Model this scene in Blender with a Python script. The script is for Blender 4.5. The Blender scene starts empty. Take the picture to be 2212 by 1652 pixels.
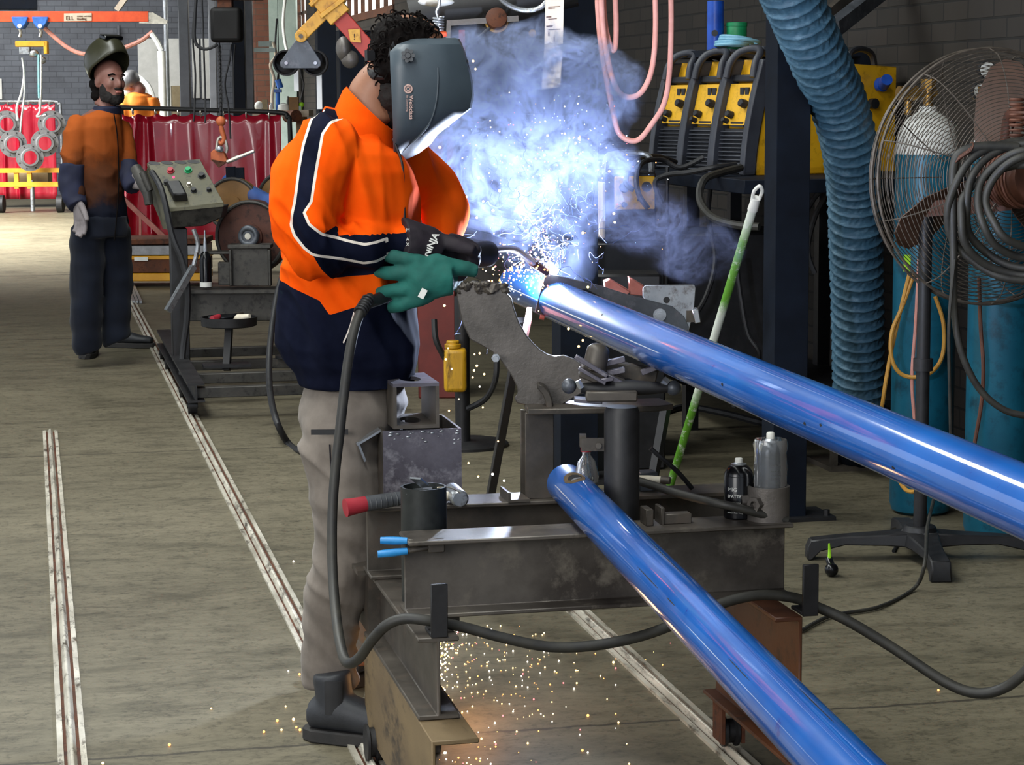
import bpy, math, random
from math import sin, cos, pi, radians, sqrt
from mathutils import Vector, Matrix, noise
R = random.Random(7)
SC = bpy.context.scene
COL = SC.collection
V = Vector

# ---------------------------------------------------------------- camera
F = 4730.0
CAM = V((0, 0, 1.5))
YAW, PITCH, ROLL = radians(12.34), radians(7.36), -0.005
CM = Matrix.Rotation(-YAW, 3, 'Z') @ Matrix.Rotation(pi / 2 - PITCH, 3, 'X') @ Matrix.Rotation(ROLL, 3, 'Z')
FWD = V((sin(YAW), cos(YAW), 0)); RGT = V((cos(YAW), -sin(YAW), 0)); UP = V((0, 0, 1))
cd = bpy.data.cameras.new('camera'); co = bpy.data.objects.new('camera', cd); COL.objects.link(co)
cd.sensor_width = 36; cd.lens = F / 2212 * 36; cd.clip_start = .05; cd.clip_end = 200
co.matrix_world = Matrix.Translation(CAM) @ CM.to_4x4()
SC.camera = co

def ray(px, py): return CM @ V(((px - 1106) / F, -(py - 826) / F, -1))
def P(px, py, Z):
    d = ray(px, py); return CAM + d * (Z / d.dot(FWD))
def atx(px, py, x):
    d = ray(px, py); return CAM + d * (x / d.x)
def aty(px, py, y):
    d = ray(px, py); return CAM + d * (y / d.y)
def atz(px, py, z=0.0):
    d = ray(px, py); return CAM + d * ((z - 1.5) / d.z)

# ---------------------------------------------------------------- materials
def lin(c):
    return c / 12.92 if c <= .04045 else ((c + .055) / 1.055) ** 2.4
def H(h, a=1.0):
    return tuple(lin(int(h[i:i + 2], 16) / 255) for i in (0, 2, 4)) + (a,)
class NT:
    def __init__(s, name):
        s.m = bpy.data.materials.new(name); s.m.use_nodes = True
        s.t = s.m.node_tree; s.n = s.t.nodes; s.l = s.t.links
        s.b = s.n['Principled BSDF']; s.out = s.n['Material Output']
    def new(s, typ, **kw):
        n = s.n.new(typ)
        for k, v in kw.items(): setattr(n, k, v)
        return n
    def link(s, a, b): s.l.new(a, b)
    def coord(s, scale=(1, 1, 1), kind='Object', rot=(0, 0, 0)):
        tc = s.new('ShaderNodeTexCoord'); mp = s.new('ShaderNodeMapping')
        mp.inputs['Scale'].default_value = scale; mp.inputs['Rotation'].default_value = rot
        s.link(tc.outputs[kind], mp.inputs[0]); return mp.outputs[0]
    def noise(s, vec, scale=5, detail=5, rough=.6, dist=0):
        n = s.new('ShaderNodeTexNoise'); n.inputs['Scale'].default_value = scale
        n.inputs['Detail'].default_value = detail; n.inputs['Roughness'].default_value = rough
        n.inputs['Distortion'].default_value = dist
        if vec is not None: s.link(vec, n.inputs['Vector'])
        return n.outputs[0]
    def ramp(s, fac, stops):
        r = s.new('ShaderNodeValToRGB'); e = r.color_ramp.elements
        while len(e) < len(stops): e.new(.5)
        for i, (p, c) in enumerate(stops):
            e[i].position = p; e[i].color = c if len(c) == 4 else tuple(c) + (1,)
        s.link(fac, r.inputs[0]); return r.outputs[0]
    def mix(s, fac, a, b, mode='MIX'):
        m = s.new('ShaderNodeMix', data_type='RGBA', blend_type=mode)
        for i, x in ((0, fac), (6, a), (7, b)):
            if isinstance(x, (float, int)): m.inputs[i].default_value = x
            elif isinstance(x, tuple): m.inputs[i].default_value = x
            else: s.link(x, m.inputs[i])
        return m.outputs[2]
    def math(s, op, a, b=None, c=None, clamp=False):
        m = s.new('ShaderNodeMath', operation=op); m.use_clamp = clamp
        for i, x in ((0, a), (1, b), (2, c)):
            if x is None: continue
            if isinstance(x, (float, int)): m.inputs[i].default_value = x
            else: s.link(x, m.inputs[i])
        return m.outputs[0]
    def bump(s, h, strength=.3, dist=.01):
        b = s.new('ShaderNodeBump'); b.inputs['Strength'].default_value = strength
        b.inputs['Distance'].default_value = dist
        s.link(h, b.inputs['Height']); s.link(b.outputs[0], s.b.inputs['Normal'])
    def set(s, **kw):
        for k, v in kw.items():
            i = s.b.inputs[k.replace('_', ' ')]
            if hasattr(v, 'default_value') or hasattr(v, 'is_output'): s.link(v, i)
            else: i.default_value = v
        return s
MATS = {}
def M(name, c1, c2=None, rough=.5, metal=0., ns=6, lo=.35, hi=.65, bump=0., bs=60, bd=.004, stretch=(1, 1, 1), spec=.5, coat=0., c3=None, trans=0., sheen=0.):
    """two or three colour worn surface"""
    t = NT(name); v = t.coord(stretch)
    col = H(c1)
    if c2:
        f = t.noise(v, ns, 7, .65)
        col = t.ramp(f, [(lo, H(c1)), (hi, H(c2))])
        if c3:
            g = t.noise(v, ns * 3.3, 6, .7)
            col = t.mix(t.ramp(g, [(.52, (0, 0, 0, 1)), (.66, (1, 1, 1, 1))]), col, H(c3))
        rr = t.noise(v, ns * 2, 4)
        t.set(Roughness=t.math('MULTIPLY_ADD', rr, .25, rough - .12))
        t.link(col, t.b.inputs['Base Color'])
    else:
        t.b.inputs['Base Color'].default_value = col; t.b.inputs['Roughness'].default_value = rough
    t.b.inputs['Metallic'].default_value = metal
    t.b.inputs['Specular IOR Level'].default_value = spec
    t.b.inputs['Coat Weight'].default_value = coat
    t.b.inputs['Transmission Weight'].default_value = trans
    t.b.inputs['Sheen Weight'].default_value = sheen
    if bump: t.bump(t.noise(v, bs, 6, .7), bump, bd)
    MATS[name] = t.m
    return t.m
def EM(name, col, strength):
    t = NT(name); t.b.inputs['Base Color'].default_value = (0, 0, 0, 1)
    t.b.inputs['Emission Color'].default_value = col; t.b.inputs['Emission Strength'].default_value = strength
    MATS[name] = t.m; return t.m

# ---------------------------------------------------------------- mesh builder
def frame(d):
    d = d.normalized(); a = UP if abs(d.z) < .95 else V((1, 0, 0))
    u = d.cross(a).normalized(); return u, u.cross(d).normalized(), d
def cat(pts, k=6, closed=False):
    """Catmull-Rom through points (vectors of any size)"""
    n = len(pts); out = []
    for i in range(n if closed else n - 1):
        g = (lambda j: pts[j % n]) if closed else (lambda j: pts[max(0, min(n - 1, j))])
        p0, p1, p2, p3 = g(i - 1), g(i), g(i + 1), g(i + 2)
        for s in range(k):
            t = s / k
            out.append(.5 * ((2 * p1) + (p2 - p0) * t + (2 * p0 - 5 * p1 + 4 * p2 - p3) * t * t + (3 * p1 - p0 - 3 * p2 + p3) * t ** 3))
    if not closed: out.append(pts[-1].copy())
    return out
def rotz(a): return Matrix.Rotation(a, 3, 'Z')
class MB:
    def __init__(s): s.v = []; s.f = []; s.mi = []; s.m = 0
    def add(s, vs, fs):
        o = len(s.v); s.v += [V(x) for x in vs]
        for f in fs: s.f.append([i + o for i in f]); s.mi.append(s.m)
        return s
    def box(s, c, d, Rm=None):
        c = V(c); x, y, z = (k / 2 for k in d)
        vs = [V((a * x, b * y, e * z)) for e in (-1, 1) for a, b in ((-1, -1), (1, -1), (1, 1), (-1, 1))]
        if Rm is not None: vs = [Rm @ q for q in vs]
        return s.add([c + q for q in vs], [(3, 2, 1, 0), (4, 5, 6, 7), (0, 1, 5, 4), (1, 2, 6, 5), (2, 3, 7, 6), (3, 0, 4, 7)])
    def bb(s, x0, x1, y0, y1, z0, z1):
        return s.box(((x0 + x1) / 2, (y0 + y1) / 2, (z0 + z1) / 2), (x1 - x0, y1 - y0, z1 - z0))
    def bar(s, p0, p1, w, h, up=UP):
        p0, p1 = V(p0), V(p1); d = (p1 - p0); L = d.length; d.normalize()
        u = d.cross(up); u = u.normalized() if u.length > 1e-4 else V((1, 0, 0)); w2 = u.cross(d)
        return s.box((p0 + p1) / 2, (w, L, h), Matrix((u, d, w2)).transposed())
    def loft(s, rings, caps=True, closed=False):
        n = len(rings[0]); vs = [p for r in rings for p in r]; fs = []
        m = len(rings)
        for i in range(m if closed else m - 1):
            a, b = i * n, ((i + 1) % m) * n
            for j in range(n):
                k = (j + 1) % n; fs.append((a + j, a + k, b + k, b + j))
        if caps and not closed: fs += [tuple(range(n - 1, -1, -1)), tuple((m - 1) * n + j for j in range(n))]
        return s.add(vs, fs)
    def cyl(s, p0, p1, r0, r1=None, n=24, caps=True):
        p0, p1 = V(p0), V(p1); r1 = r0 if r1 is None else r1; u, w, d = frame(p1 - p0)
        ring = lambda p, r: [p + (u * cos(a) + w * sin(a)) * r for a in (2 * pi * i / n for i in range(n))]
        return s.loft([ring(p0, r0), ring(p1, r1)], caps)
    def lathe(s, o, ax, prof, n=28, caps=True):
        o = V(o); u, w, d = frame(V(ax))
        return s.loft([[o + d * h + (u * cos(a) + w * sin(a)) * max(r, 1e-4) for a in (2 * pi * i / n for i in range(n))] for r, h in prof], caps)
    def tube(s, pts, r, n=10, k=6, closed=False, caps=True, flat=1.0, upv=None):
        pts = [V(p) for p in pts]; m0 = len(pts)
        if k > 1:
            rr = r if isinstance(r, (list, tuple)) else [r] * m0
            q = cat([V((*p, a)) for p, a in zip(pts, rr)], k, closed)
            pts = [V(x[:3]) for x in q]; rr = [max(x[3], 1e-4) for x in q]
        else: rr = r if isinstance(r, (list, tuple)) else [r] * m0
        m = len(pts); T = []
        for i in range(m):
            a = pts[(i - 1) % m] if (closed or i) else pts[0]; b = pts[(i + 1) % m] if (closed or i < m - 1) else pts[-1]
            d = b - a; T.append(d.normalized() if d.length > 1e-9 else (T[-1] if T else UP.copy()))
        u = frame(T[0])[0] if upv is None else (upv - T[0] * upv.dot(T[0])).normalized(); rings = []
        for i in range(m):
            u = u - T[i] * u.dot(T[i])
            u = u.normalized() if u.length > 1e-6 else frame(T[i])[0]
            w = T[i].cross(u)
            rings.append([pts[i] + (u * cos(a) + w * sin(a) * flat) * rr[i] for a in (2 * pi * j / n for j in range(n))])
        return s.loft(rings, caps, closed)
    def prism(s, pts, o, U, W, t):
        """polygon pts (u,w) extruded by vector t"""
        o, U, W, t = V(o), V(U), V(W), V(t); n = len(pts)
        a = [o + U * p[0] + W * p[1] for p in pts]; b = [p + t for p in a]
        fs = [tuple(range(n - 1, -1, -1)), tuple(range(n, 2 * n))] + [(i, (i + 1) % n, n + (i + 1) % n, n + i) for i in range(n)]
        return s.add(a + b, fs)
    def poly(s, pts3, t):
        """3d polygon extruded by vector"""
        n = len(pts3); t = V(t); a = [V(p) for p in pts3]; b = [p + t for p in a]
        fs = [tuple(range(n - 1, -1, -1)), tuple(range(n, 2 * n))] + [(i, (i + 1) % n, n + (i + 1) % n, n + i) for i in range(n)]
        return s.add(a + b, fs)
    def holed(s, outer, inner, t):
        """plate with a hole: two rings of equal count"""
        t = V(t); n = len(outer); A = [V(p) for p in outer]; B = [V(p) for p in inner]
        vs = A + B + [p + t for p in A] + [p + t for p in B]; fs = []
        for i in range(n):
            j = (i + 1) % n
            fs += [(i, j, n + j, n + i), (2 * n + j, 2 * n + i, 3 * n + i, 3 * n + j), (j, i, 2 * n + i, 2 * n + j), (n + i, n + j, 3 * n + j, 3 * n + i)]
        return s.add(vs, fs)
    def sph(s, c, r, sc=(1, 1, 1), nu=20, nv=12, Rm=None):
        c = V(c); rings = []
        for i in range(nv + 1):
            t = pi * i / nv; q = []
            for j in range(nu):
                a = 2 * pi * j / nu; p = V((sin(t) * cos(a) * sc[0], sin(t) * sin(a) * sc[1], -cos(t) * sc[2])) * r
                q.append(c + (Rm @ p if Rm is not None else p))
            rings.append(q)
        return s.loft(rings, False)
    def torus(s, c, ax, Rr, r, n=32, m=10, a0=0, a1=2 * pi):
        c = V(c); u, w, d = frame(V(ax)); full = abs(a1 - a0 - 2 * pi) < 1e-6; rings = []
        for i in range(n if full else n + 1):
            a = a0 + (a1 - a0) * i / n; e = u * cos(a) + w * sin(a)
            rings.append([c + e * (Rr + r * cos(b)) + d * (r * sin(b)) for b in (2 * pi * j / m for j in range(m))])
        return s.loft(rings, not full, full)
    def ibeam(s, p0, p1, h, w, tf=.01, tw=.008, up=UP, chan=0):
        """I section (chan=+1/-1: channel with flanges to one side) along p0->p1, p0/p1 at section centre"""
        p0, p1 = V(p0), V(p1); d = (p1 - p0); u = d.normalized().cross(up).normalized()
        H2, W2 = h / 2, w / 2
        if chan == 0:
            o = [(-W2, -H2), (W2, -H2), (W2, -H2 + tf), (tw / 2, -H2 + tf), (tw / 2, H2 - tf), (W2, H2 - tf), (W2, H2), (-W2, H2), (-W2, H2 - tf), (-tw / 2, H2 - tf), (-tw / 2, -H2 + tf), (-W2, -H2 + tf)]
        else:
            o = [(-W2, -H2), (W2, -H2), (W2, -H2 + tf), (-W2 + tw, -H2 + tf), (-W2 + tw, H2 - tf), (W2, H2 - tf), (W2, H2), (-W2, H2)]
            if chan < 0: o = [(-a, b) for a, b in reversed(o)]
        return s.prism(o, p0, u, up, d)
    def mesh(s, name, mats, sharp=40):
        me = bpy.data.meshes.new(name); me.from_pydata([tuple(p) for p in s.v], [], s.f)
        for m in (mats if isinstance(mats, (list, tuple)) else [mats]): me.materials.append(m)
        me.polygons.foreach_set('material_index', s.mi)
        me.polygons.foreach_set('use_smooth', [True] * len(s.f)); me.update()
        me.set_sharp_from_angle(angle=radians(sharp)); return me
    def build(s, name, mats, parent=None, bevel=0, sharp=40, seg=1):
        if parent is not None: o0 = parent_loc(parent)
        else:
            xs = [p.x for p in s.v]; ys = [p.y for p in s.v]; o0 = V(((min(xs) + max(xs)) / 2, (min(ys) + max(ys)) / 2, min(p.z for p in s.v)))
        s.v = [p - o0 for p in s.v]
        o = bpy.data.objects.new(name, s.mesh(name, mats, sharp)); COL.objects.link(o)
        if parent is not None: o.parent = parent
        else: o.location = o0
        if bevel:
            b = o.modifiers.new('bevel', 'BEVEL'); b.width = bevel; b.segments = seg; b.limit_method = 'ANGLE'; b.angle_limit = radians(40)
        return o
def parent_loc(o):
    p = V(o.location)
    while o.parent is not None: o = o.parent; p = p + V(o.location)
    return p
def tag(o, label=None, cat_=None, group=None, kind=None):
    if label: o['label'] = label
    if cat_: o['category'] = cat_
    if group: o['group'] = group
    if kind: o['kind'] = kind
    return o
def thing(name, label, cat_, loc, group=None):
    o = bpy.data.objects.new(name, None); COL.objects.link(o); o.location = V(loc); o.empty_display_size = .05
    return tag(o, label, cat_, group)
def struct(mb, name, mat, label=None, **k):
    return tag(mb.build(name, mat, **k), label, None, None, 'structure')
def fuse(mb, voxel, smooth=4, fac=.5):
    """union of overlapping lofts into one continuous skin"""
    me = mb.mesh('tmp', []); o = bpy.data.objects.new('tmp', me); COL.objects.link(o)
    r = o.modifiers.new('r', 'REMESH'); r.mode = 'VOXEL'; r.voxel_size = voxel
    if smooth: q = o.modifiers.new('s', 'SMOOTH'); q.iterations = smooth; q.factor = fac
    dg = bpy.context.evaluated_depsgraph_get(); dg.update()
    out = bpy.data.meshes.new_from_object(o.evaluated_get(dg)); bpy.data.objects.remove(o); bpy.data.meshes.remove(me)
    return out
def link_mesh(me, name, mats, parent, sharp=70):
    o0 = parent_loc(parent) if parent is not None else V((0, 0, 0))
    me.transform(Matrix.Translation(-o0)); me.name = name; me.materials.clear()
    for m in (mats if isinstance(mats, (list, tuple)) else [mats]): me.materials.append(m)
    me.polygons.foreach_set('use_smooth', [True] * len(me.polygons)); me.set_sharp_from_angle(angle=radians(sharp))
    o = bpy.data.objects.new(name, me); COL.objects.link(o)
    if parent is not None: o.parent = parent
    return o
def displace(me, fn):
    """fn(co, normal) -> offset along normal"""
    ns = [v.normal.copy() for v in me.vertices]
    for v, n in zip(me.vertices, ns): v.co += n * fn(v.co, n)
    me.update()
def text(body, name, mat, o, U, W, size, parent, depth=.0006, align='LEFT', bold=0, wrap=None, font_x=1.0):
    """lettering as a thin mesh; U reading direction, W up direction"""
    c = bpy.data.curves.new('t', 'FONT'); c.body = body; c.size = size; c.extrude = depth; c.align_x = align; c.offset = bold
    c.resolution_u = 3
    t = bpy.data.objects.new('t', c); COL.objects.link(t)
    dg = bpy.context.evaluated_depsgraph_get(); dg.update()
    me = bpy.data.meshes.new_from_object(t.evaluated_get(dg)); bpy.data.objects.remove(t); bpy.data.curves.remove(c)
    U, W = V(U).normalized(), V(W).normalized(); N = U.cross(W); o = V(o)
    for v in me.vertices:
        x, y, z = v.co; x *= font_x
        if wrap: v.co = wrap(x, y, z)
        else: v.co = o + U * x + W * y + N * z
    return link_mesh(me, name, mat, parent, 40)
# ---------------------------------------------------------------- materials of the place
def concrete():
    t = NT('concrete_floor'); v = t.coord()
    n1 = t.noise(v, .7, 6, .6); n2 = t.noise(t.coord((1.2, 2.6, 1)), 3.2, 8, .72, .4); n3 = t.noise(v, 38, 5, .75)
    c = t.ramp(n1, [(.3, H('75766a')), (.52, H('969889')), (.72, H('adae9f'))])
    st = t.ramp(n2, [(.36, H('626052')), (.5, H('a2a293')), (.7, H('bcbcac'))])
    c = t.mix(.5, c, st)
    sp = t.ramp(n3, [(.34, (.25, .23, .2, 1)), (.48, (1, 1, 1, 1))]); c = t.mix(.6, c, sp, 'MULTIPLY')
    n4 = t.noise(t.coord((1, 2.2, 1)), 17, 7, .8, .6); c = t.mix(.55, c, t.ramp(n4, [(.34, (.42, .4, .36, 1)), (.5, (1, 1, 1, 1)), (.68, (1.16, 1.16, 1.14, 1))]), 'MULTIPLY')
    sc = t.noise(t.coord((1, 3.5, 1), rot=(0, 0, .5)), 2.6, 9, .8, 1.2)
    c = t.mix(t.ramp(sc, [(.60, (0, 0, 0, 1)), (.68, (.8, .8, .8, 1))]), c, H('4a463a'))
    # browner, darker bay on the right of the rails, joints cast across the bay
    sep = t.new('ShaderNodeSeparateXYZ'); tc = t.new('ShaderNodeTexCoord'); t.link(tc.outputs['Object'], sep.inputs[0])
    bx = t.math('ADD', sep.outputs[0], t.math('MULTIPLY', t.noise(v, 1.1, 4), .9))
    gr = t.new('ShaderNodeMapRange'); t.link(bx, gr.inputs[0]); gr.inputs[1].default_value = .95; gr.inputs[2].default_value = 1.55
    c = t.mix(t.math('MULTIPLY', gr.outputs[0], .8), c, H('8d7a5c'), 'MULTIPLY')
    wob = t.math('MULTIPLY', t.math('SUBTRACT', t.noise(v, 9, 6, .7), .5), .05)
    for jy, w in ((4.98 - FL[1], .007), (9.45 - FL[1], .006), (14.2 - FL[1], .012), (19.5 - FL[1], .02)):
        d = t.math('ABSOLUTE', t.math('SUBTRACT', t.math('ADD', sep.outputs[1], wob), jy))
        k = t.new('ShaderNodeMapRange'); t.link(d, k.inputs[0]); k.inputs[1].default_value = w * .4; k.inputs[2].default_value = w * 1.6
        k.inputs[3].default_value = .85; k.inputs[4].default_value = 0
        c = t.mix(k.outputs[0], c, H('2c271f'))
    t.link(c, t.b.inputs['Base Color'])
    t.set(Roughness=t.math('MULTIPLY_ADD', n1, .3, .38)); t.bump(n3, .25, .003); return t.m
def brick(name, c1, c2, mortar, plane, w=.24, h=.082):
    t = NT(name); tc = t.new('ShaderNodeTexCoord'); s = t.new('ShaderNodeSeparateXYZ'); t.link(tc.outputs['Object'], s.inputs[0])
    cb = t.new('ShaderNodeCombineXYZ'); t.link(s.outputs[1 if plane == 'x' else 0], cb.inputs[0]); t.link(s.outputs[2], cb.inputs[1])
    b = t.new('ShaderNodeTexBrick'); t.link(cb.outputs[0], b.inputs[0])
    b.inputs['Scale'].default_value = 1; b.inputs['Brick Width'].default_value = w; b.inputs['Row Height'].default_value = h
    b.inputs['Mortar Size'].default_value = .006; b.inputs['Mortar Smooth'].default_value = .3; b.inputs['Bias'].default_value = -.1
    b.inputs['Color1'].default_value = H(c1); b.inputs['Color2'].default_value = H(c2); b.inputs['Mortar'].default_value = H(mortar)
    n = t.noise(t.coord(), 2.5, 7, .7); c = t.mix(.55, b.outputs[0], t.ramp(n, [(.3, (.45, .42, .4, 1)), (.7, (1, 1, 1, 1))]), 'MULTIPLY')
    t.link(c, t.b.inputs['Base Color']); t.b.inputs['Roughness'].default_value = .85
    t.bump(t.math('SUBTRACT', 1.0, b.outputs[1]), .5, .008); return t.m
FL = (-3.0, 17.0)
M('steel', '35312c', '625b53', .46, .3, 5, .3, .7, .25, 50, .002, c3='5b5148')
M('steel_web', '3d3732', '645e57', .42, .3, 3.0, .38, .62, .2, 40, .002, c3='716a60')
M('steel_blue', '33363b', '555a61', .4, .35, 7, .3, .7, .2, 60, .002, c3='5f6168')
M('mill_plate', '4c4850', '7b7780', .38, .45, 6, .3, .7, .3, 70, .002, c3='8d8a90')
M('saddle_steel', '4a4642', '736d68', .42, .35, 7, .25, .75, .45, 60, .003)
M('rust', '3d1f12', '6a3b20', .75, .1, 9, .3, .7, .4, 70, .003, c3='29160e')
M('tan_steel', '5c4b37', '84704f', .6, .1, 4, .3, .7, .25, 50, .002, (1, .4, 1), c3='3d3226')
M('brown_paint', '41210f', '5a3218', .55, .05, 4, .3, .7, .2, 60, .002, c3='2c1a0f')
M('bright_steel', '9a9ea4', 'c4c8cd', .33, .8, 14, .3, .7, .1, 80, .001)
M('rail_steel', '9d9788', 'd2ccbd', .42, .1, 10, .35, .65, .2, 60, .002, (1, .3, 1), c3='4b4337')
M('black_iron', '111113', '242325', .5, .1, 12, .3, .7, .2, 70, .002)
M('black_rubber', '121214', '222225', .55, 0, 20, .3, .7, .2, 90, .001)
M('cable_rubber', '1d1d1e', '38362f', .55, 0, 14, .3, .7, .2, 120, .001)
M('navy_steel', '0a0e16', '131a26', .65, .0, 6, .3, .7, .15, 60, .002, spec=.15)
M('column_edge', '2a2522', '3b332e', .6, .1, 6)
M('yellow_paint', 'd49a0c', 'e4ae1c', .5, 0, 6, .3, .7, .1, 50, .001, c3='b98a10')
M('orange_beam', 'c8431c', 'e2572a', .55, 0, 6)
M('white_paint', 'c9c8c0', 'e6e5de', .5, 0, 9)
M('red_plastic', '8c1d2a', 'a62c38', .5, 0, 10)
M('grey_plastic', '3a3c3f', '55585c', .5, 0, 10)
M('sky_blue', '1e7fc0', '3a9be0', .4, 0, 10)
def pipe_mat(name):
    t = NT(name); v = t.coord()
    n = t.noise(v, 26, 6, .7); g = t.noise(v, 5, 4, .5)
    c = t.ramp(g, [(.3, H('044c9c')), (.7, H('0860b6'))])
    c = t.mix(t.ramp(n, [(.66, (0, 0, 0, 1)), (.70, (1, 1, 1, 1))]), c, H('0d2f8a'))
    t.link(c, t.b.inputs['Base Color']); t.set(Metallic=.0, Roughness=.4, Specular_IOR_Level=.2, Coat_Weight=1.0, Coat_Roughness=.075, Coat_IOR=1.9)
    t.bump(n, .03, .001); MATS[name] = t.m
pipe_mat('blue_pipe'); MATS['concrete'] = concrete()
MATS['brick_dark'] = brick('brick_dark', '2b2520', '1f1b17', '0e0c0a', 'x')
MATS['brick_grey'] = brick('brick_grey', '6f737b', '656971', '585c63', 'y', .23, .086)
MATS['brick_red'] = brick('brick_red', '9c6a56', '8a5a4a', '7d6a5e', 'y')
m = MATS

# ---------------------------------------------------------------- setting
WX = 3.66; BY = 36.0
struct(MB().bb(-12, WX + .3, -3, BY + 1, -.2, 0), 'floor', m['concrete'])
w = MB(); w.bb(WX, WX + .25, -3, BY, 0, 2.42)
for a, b in ((-3, 22.2), (26.5, 29.4), (30.8, BY)): w.bb(WX, WX + .25, a, b, 2.42, 4.2)
w.bb(WX, WX + .25, -3, BY, 4.2, 6.3)
struct(w, 'wall_right', m['brick_dark'])
struct(MB().bb(-12, WX + .3, BY, BY + .3, 0, 6.3), 'wall_back', m['brick_grey'])
M('roof_sheet', '3a3b3c', '4a4b4c', .8, 0, 3)
struct(MB().bb(-12, WX + .25, -3, BY + .3, 6.3, 6.4), 'ceiling', m['roof_sheet'])
EM('daylight_glass', (1, 1, .93, 1), 2.3)
for i, (a, b) in enumerate(((22.2, 26.5), (29.4, 30.8))):
    wn = MB(); wn.bb(WX + .1, WX + .13, a, b, 2.42, 4.2)
    o = struct(wn, 'window_%d' % (i + 1), m['daylight_glass'])
    fr = MB()
    for k in range(8 if i == 0 else 3):
        y = a + (b - a) * (k + .5) / (8 if i == 0 else 3); fr.bb(WX + .02, WX + .06, y - .025, y + .025, 2.42, 4.2)
    fr.bb(WX - .02, WX + .1, a, b, 2.38, 2.46); fr.bb(WX + .02, WX + .06, a, b, 2.66, 2.7)
    fr.build('window_frame', m['brown_paint'], o)

# rails let into the floor
def rail(x, y0, y1, label):
    b = MB(); b.bb(x - .033, x - .019, y0, y1, 0, .008); b.bb(x + .019, x + .033, y0, y1, 0, .008)
    o = b.build('floor_rail', m['rail_steel']); tag(o, label, 'rail', 'rails let into the workshop floor')
    c = MB(); c.prism([(-.012, .001), (.012, .001), (.003, .016), (-.003, .016)], (x, y0, 0), (1, 0, 0), UP, (0, y1 - y0, 0))
    c.build('rail_head', m['rail_steel'], o, bevel=.0015)
    g = MB(); g.bb(x - .019, x + .019, y0, y1, .0003, .001); g.build('groove', m['rust'], o)
rail(.052, 2.6, 10.15, 'short steel floor rail on the far left, ending in the open floor')
rail(.715, 2.6, 21.5, 'long floor rail running past the boots and under the black machine')
rail(1.537, 2.6, 12.5, 'floor rail under the blue pipes, beside the scattered sparks')

# ---------------------------------------------------------------- welding bench on wheels
def bench():
    t = thing('welding_trolley', 'low dark steel welding bench of I-beams on floor wheels', 'bench', (1.14, 4.5, 0))
    zt = .60; zb = .437
    MB().ibeam((.735, 4.42, (zt + zb) / 2), (1.568, 4.42, (zt + zb) / 2), zt - zb, .12, .009, .008).build('front_beam', m['steel_web'], t, bevel=.002)
    MB().ibeam((.715, 4.81, (zt + zb) / 2), (1.60, 4.81, (zt + zb) / 2), zt - zb, .12, .009, .008).build('rear_beam', m['steel'], t, bevel=.002)
    MB().ibeam((.766, 4.20, .3525), (.766, 4.93, .3525), .169, .084, .010, .007).build('side_beam', m['steel'], t, bevel=.002)
    MB().ibeam((1.502, 4.20, .3525), (1.502, 4.93, .3525), .169, .06, .010, .007, chan=-1).build('side_beam', m['brown_paint'], t, bevel=.002)
    MB().ibeam((.772, 4.06, .156), (.772, 4.94, .156), .222, .094, .010, .008, chan=1).build('base_channel', m['tan_steel'], t, bevel=.002)
    MB().ibeam((1.537, 3.3, .163), (1.537, 4.79, .163), .09, .07, .009, .007).build('base_channel', m['brown_paint'], t, bevel=.002)
    MB().bb(.70, .97, 4.86, 5.14, .425, .436).build('rear_plate', m['steel'], t)
    MB().bb(.735, .95, 4.93, 5.12, .268, .425).build('rear_block', m['steel'], t)
    for x in (.768, 1.548):
        h = MB(); h.bb(x - .017, x + .017, 4.196, 4.204, .437, .546); h.bb(x - .017, x + .017, 4.204, 4.27, .4372, .445)
        h.build('cable_hook', m['black_iron'], t, bevel=.0015)
    for y in (4.70,):
        wb = MB(); wb.bb(1.508, 1.516, y - .04, y + .03, .03, .118); wb.bb(1.556, 1.564, y - .04, y + .03, .03, .118)
        b = wb.build('wheel_bracket', m['rust'], t)
        c = MB(); c.lathe((1.518, y - .005, .052), (1, 0, 0), [(.036, 0), (.036, .008), (.028, .012), (.028, .026), (.036, .03), (.036, .036)], 24)
        c.build('wheel', m['black_iron'], b)
    for y in (4.25, 4.80):
        c = MB(); c.lathe((.705, y, .05), (1, 0, 0), [(.042, 0), (.042, .006), (.034, .009), (.034, .02), (.042, .023), (.042, .03)], 24); c.build('wheel', m['black_iron'], t)
    n = MB(); n.cyl((1.235, 4.412, .50), (1.235, 4.395, .50), .012, n=6); n.cyl((1.25, 4.40, .502), (1.25, 4.385, .502), .007, n=8); n.build('stud', m['steel'], t)
    MB().bb(1.135, 1.155, 4.9, 4.92, .437, .6).build('lug', m['steel'], t)
    return t
BENCH = bench()

# ---------------------------------------------------------------- the two long blue pipes
def long_pipe(label, A, B, e0, e1, r, notch=False):
    d = (B - A).normalized(); p0 = A + d * e0; p1 = A + d * e1; u, w_, _ = frame(d); b = MB(); n = 64
    ring = lambda p, rr: [p + (u * cos(a) + w_ * sin(a)) * rr for a in (2 * pi * i / n for i in range(n))]
    b.loft([ring(p0 + d * .25, r - .004), ring(p0, r - .004), ring(p0, r), ring(p1, r)], False)
    o = tag(b.build('steel_pipe', m['blue_pipe'], None, 0), label, 'pipe', 'long blue steel pipes')
    return o, p0, d
UA, UB = P(1400, 735, 4.80), P(1900, 949, 3.53)
UP_PIPE, UEND, UDIR = long_pipe('upper blue pipe with the welded end, crossing the frame to the right', UA, UB, -1.25, 3.0, .0508)
LA, LB = P(1240, 1060, 4.74), P(1660, 1502, 3.09)
LA.z = LB.z = .6 + .0455
LOW_PIPE, LEND, LDIR = long_pipe('lower blue pipe lying across the bench beams, slot cut near its far end', LA, LB, -.10, 3.2, .0445)
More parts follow.
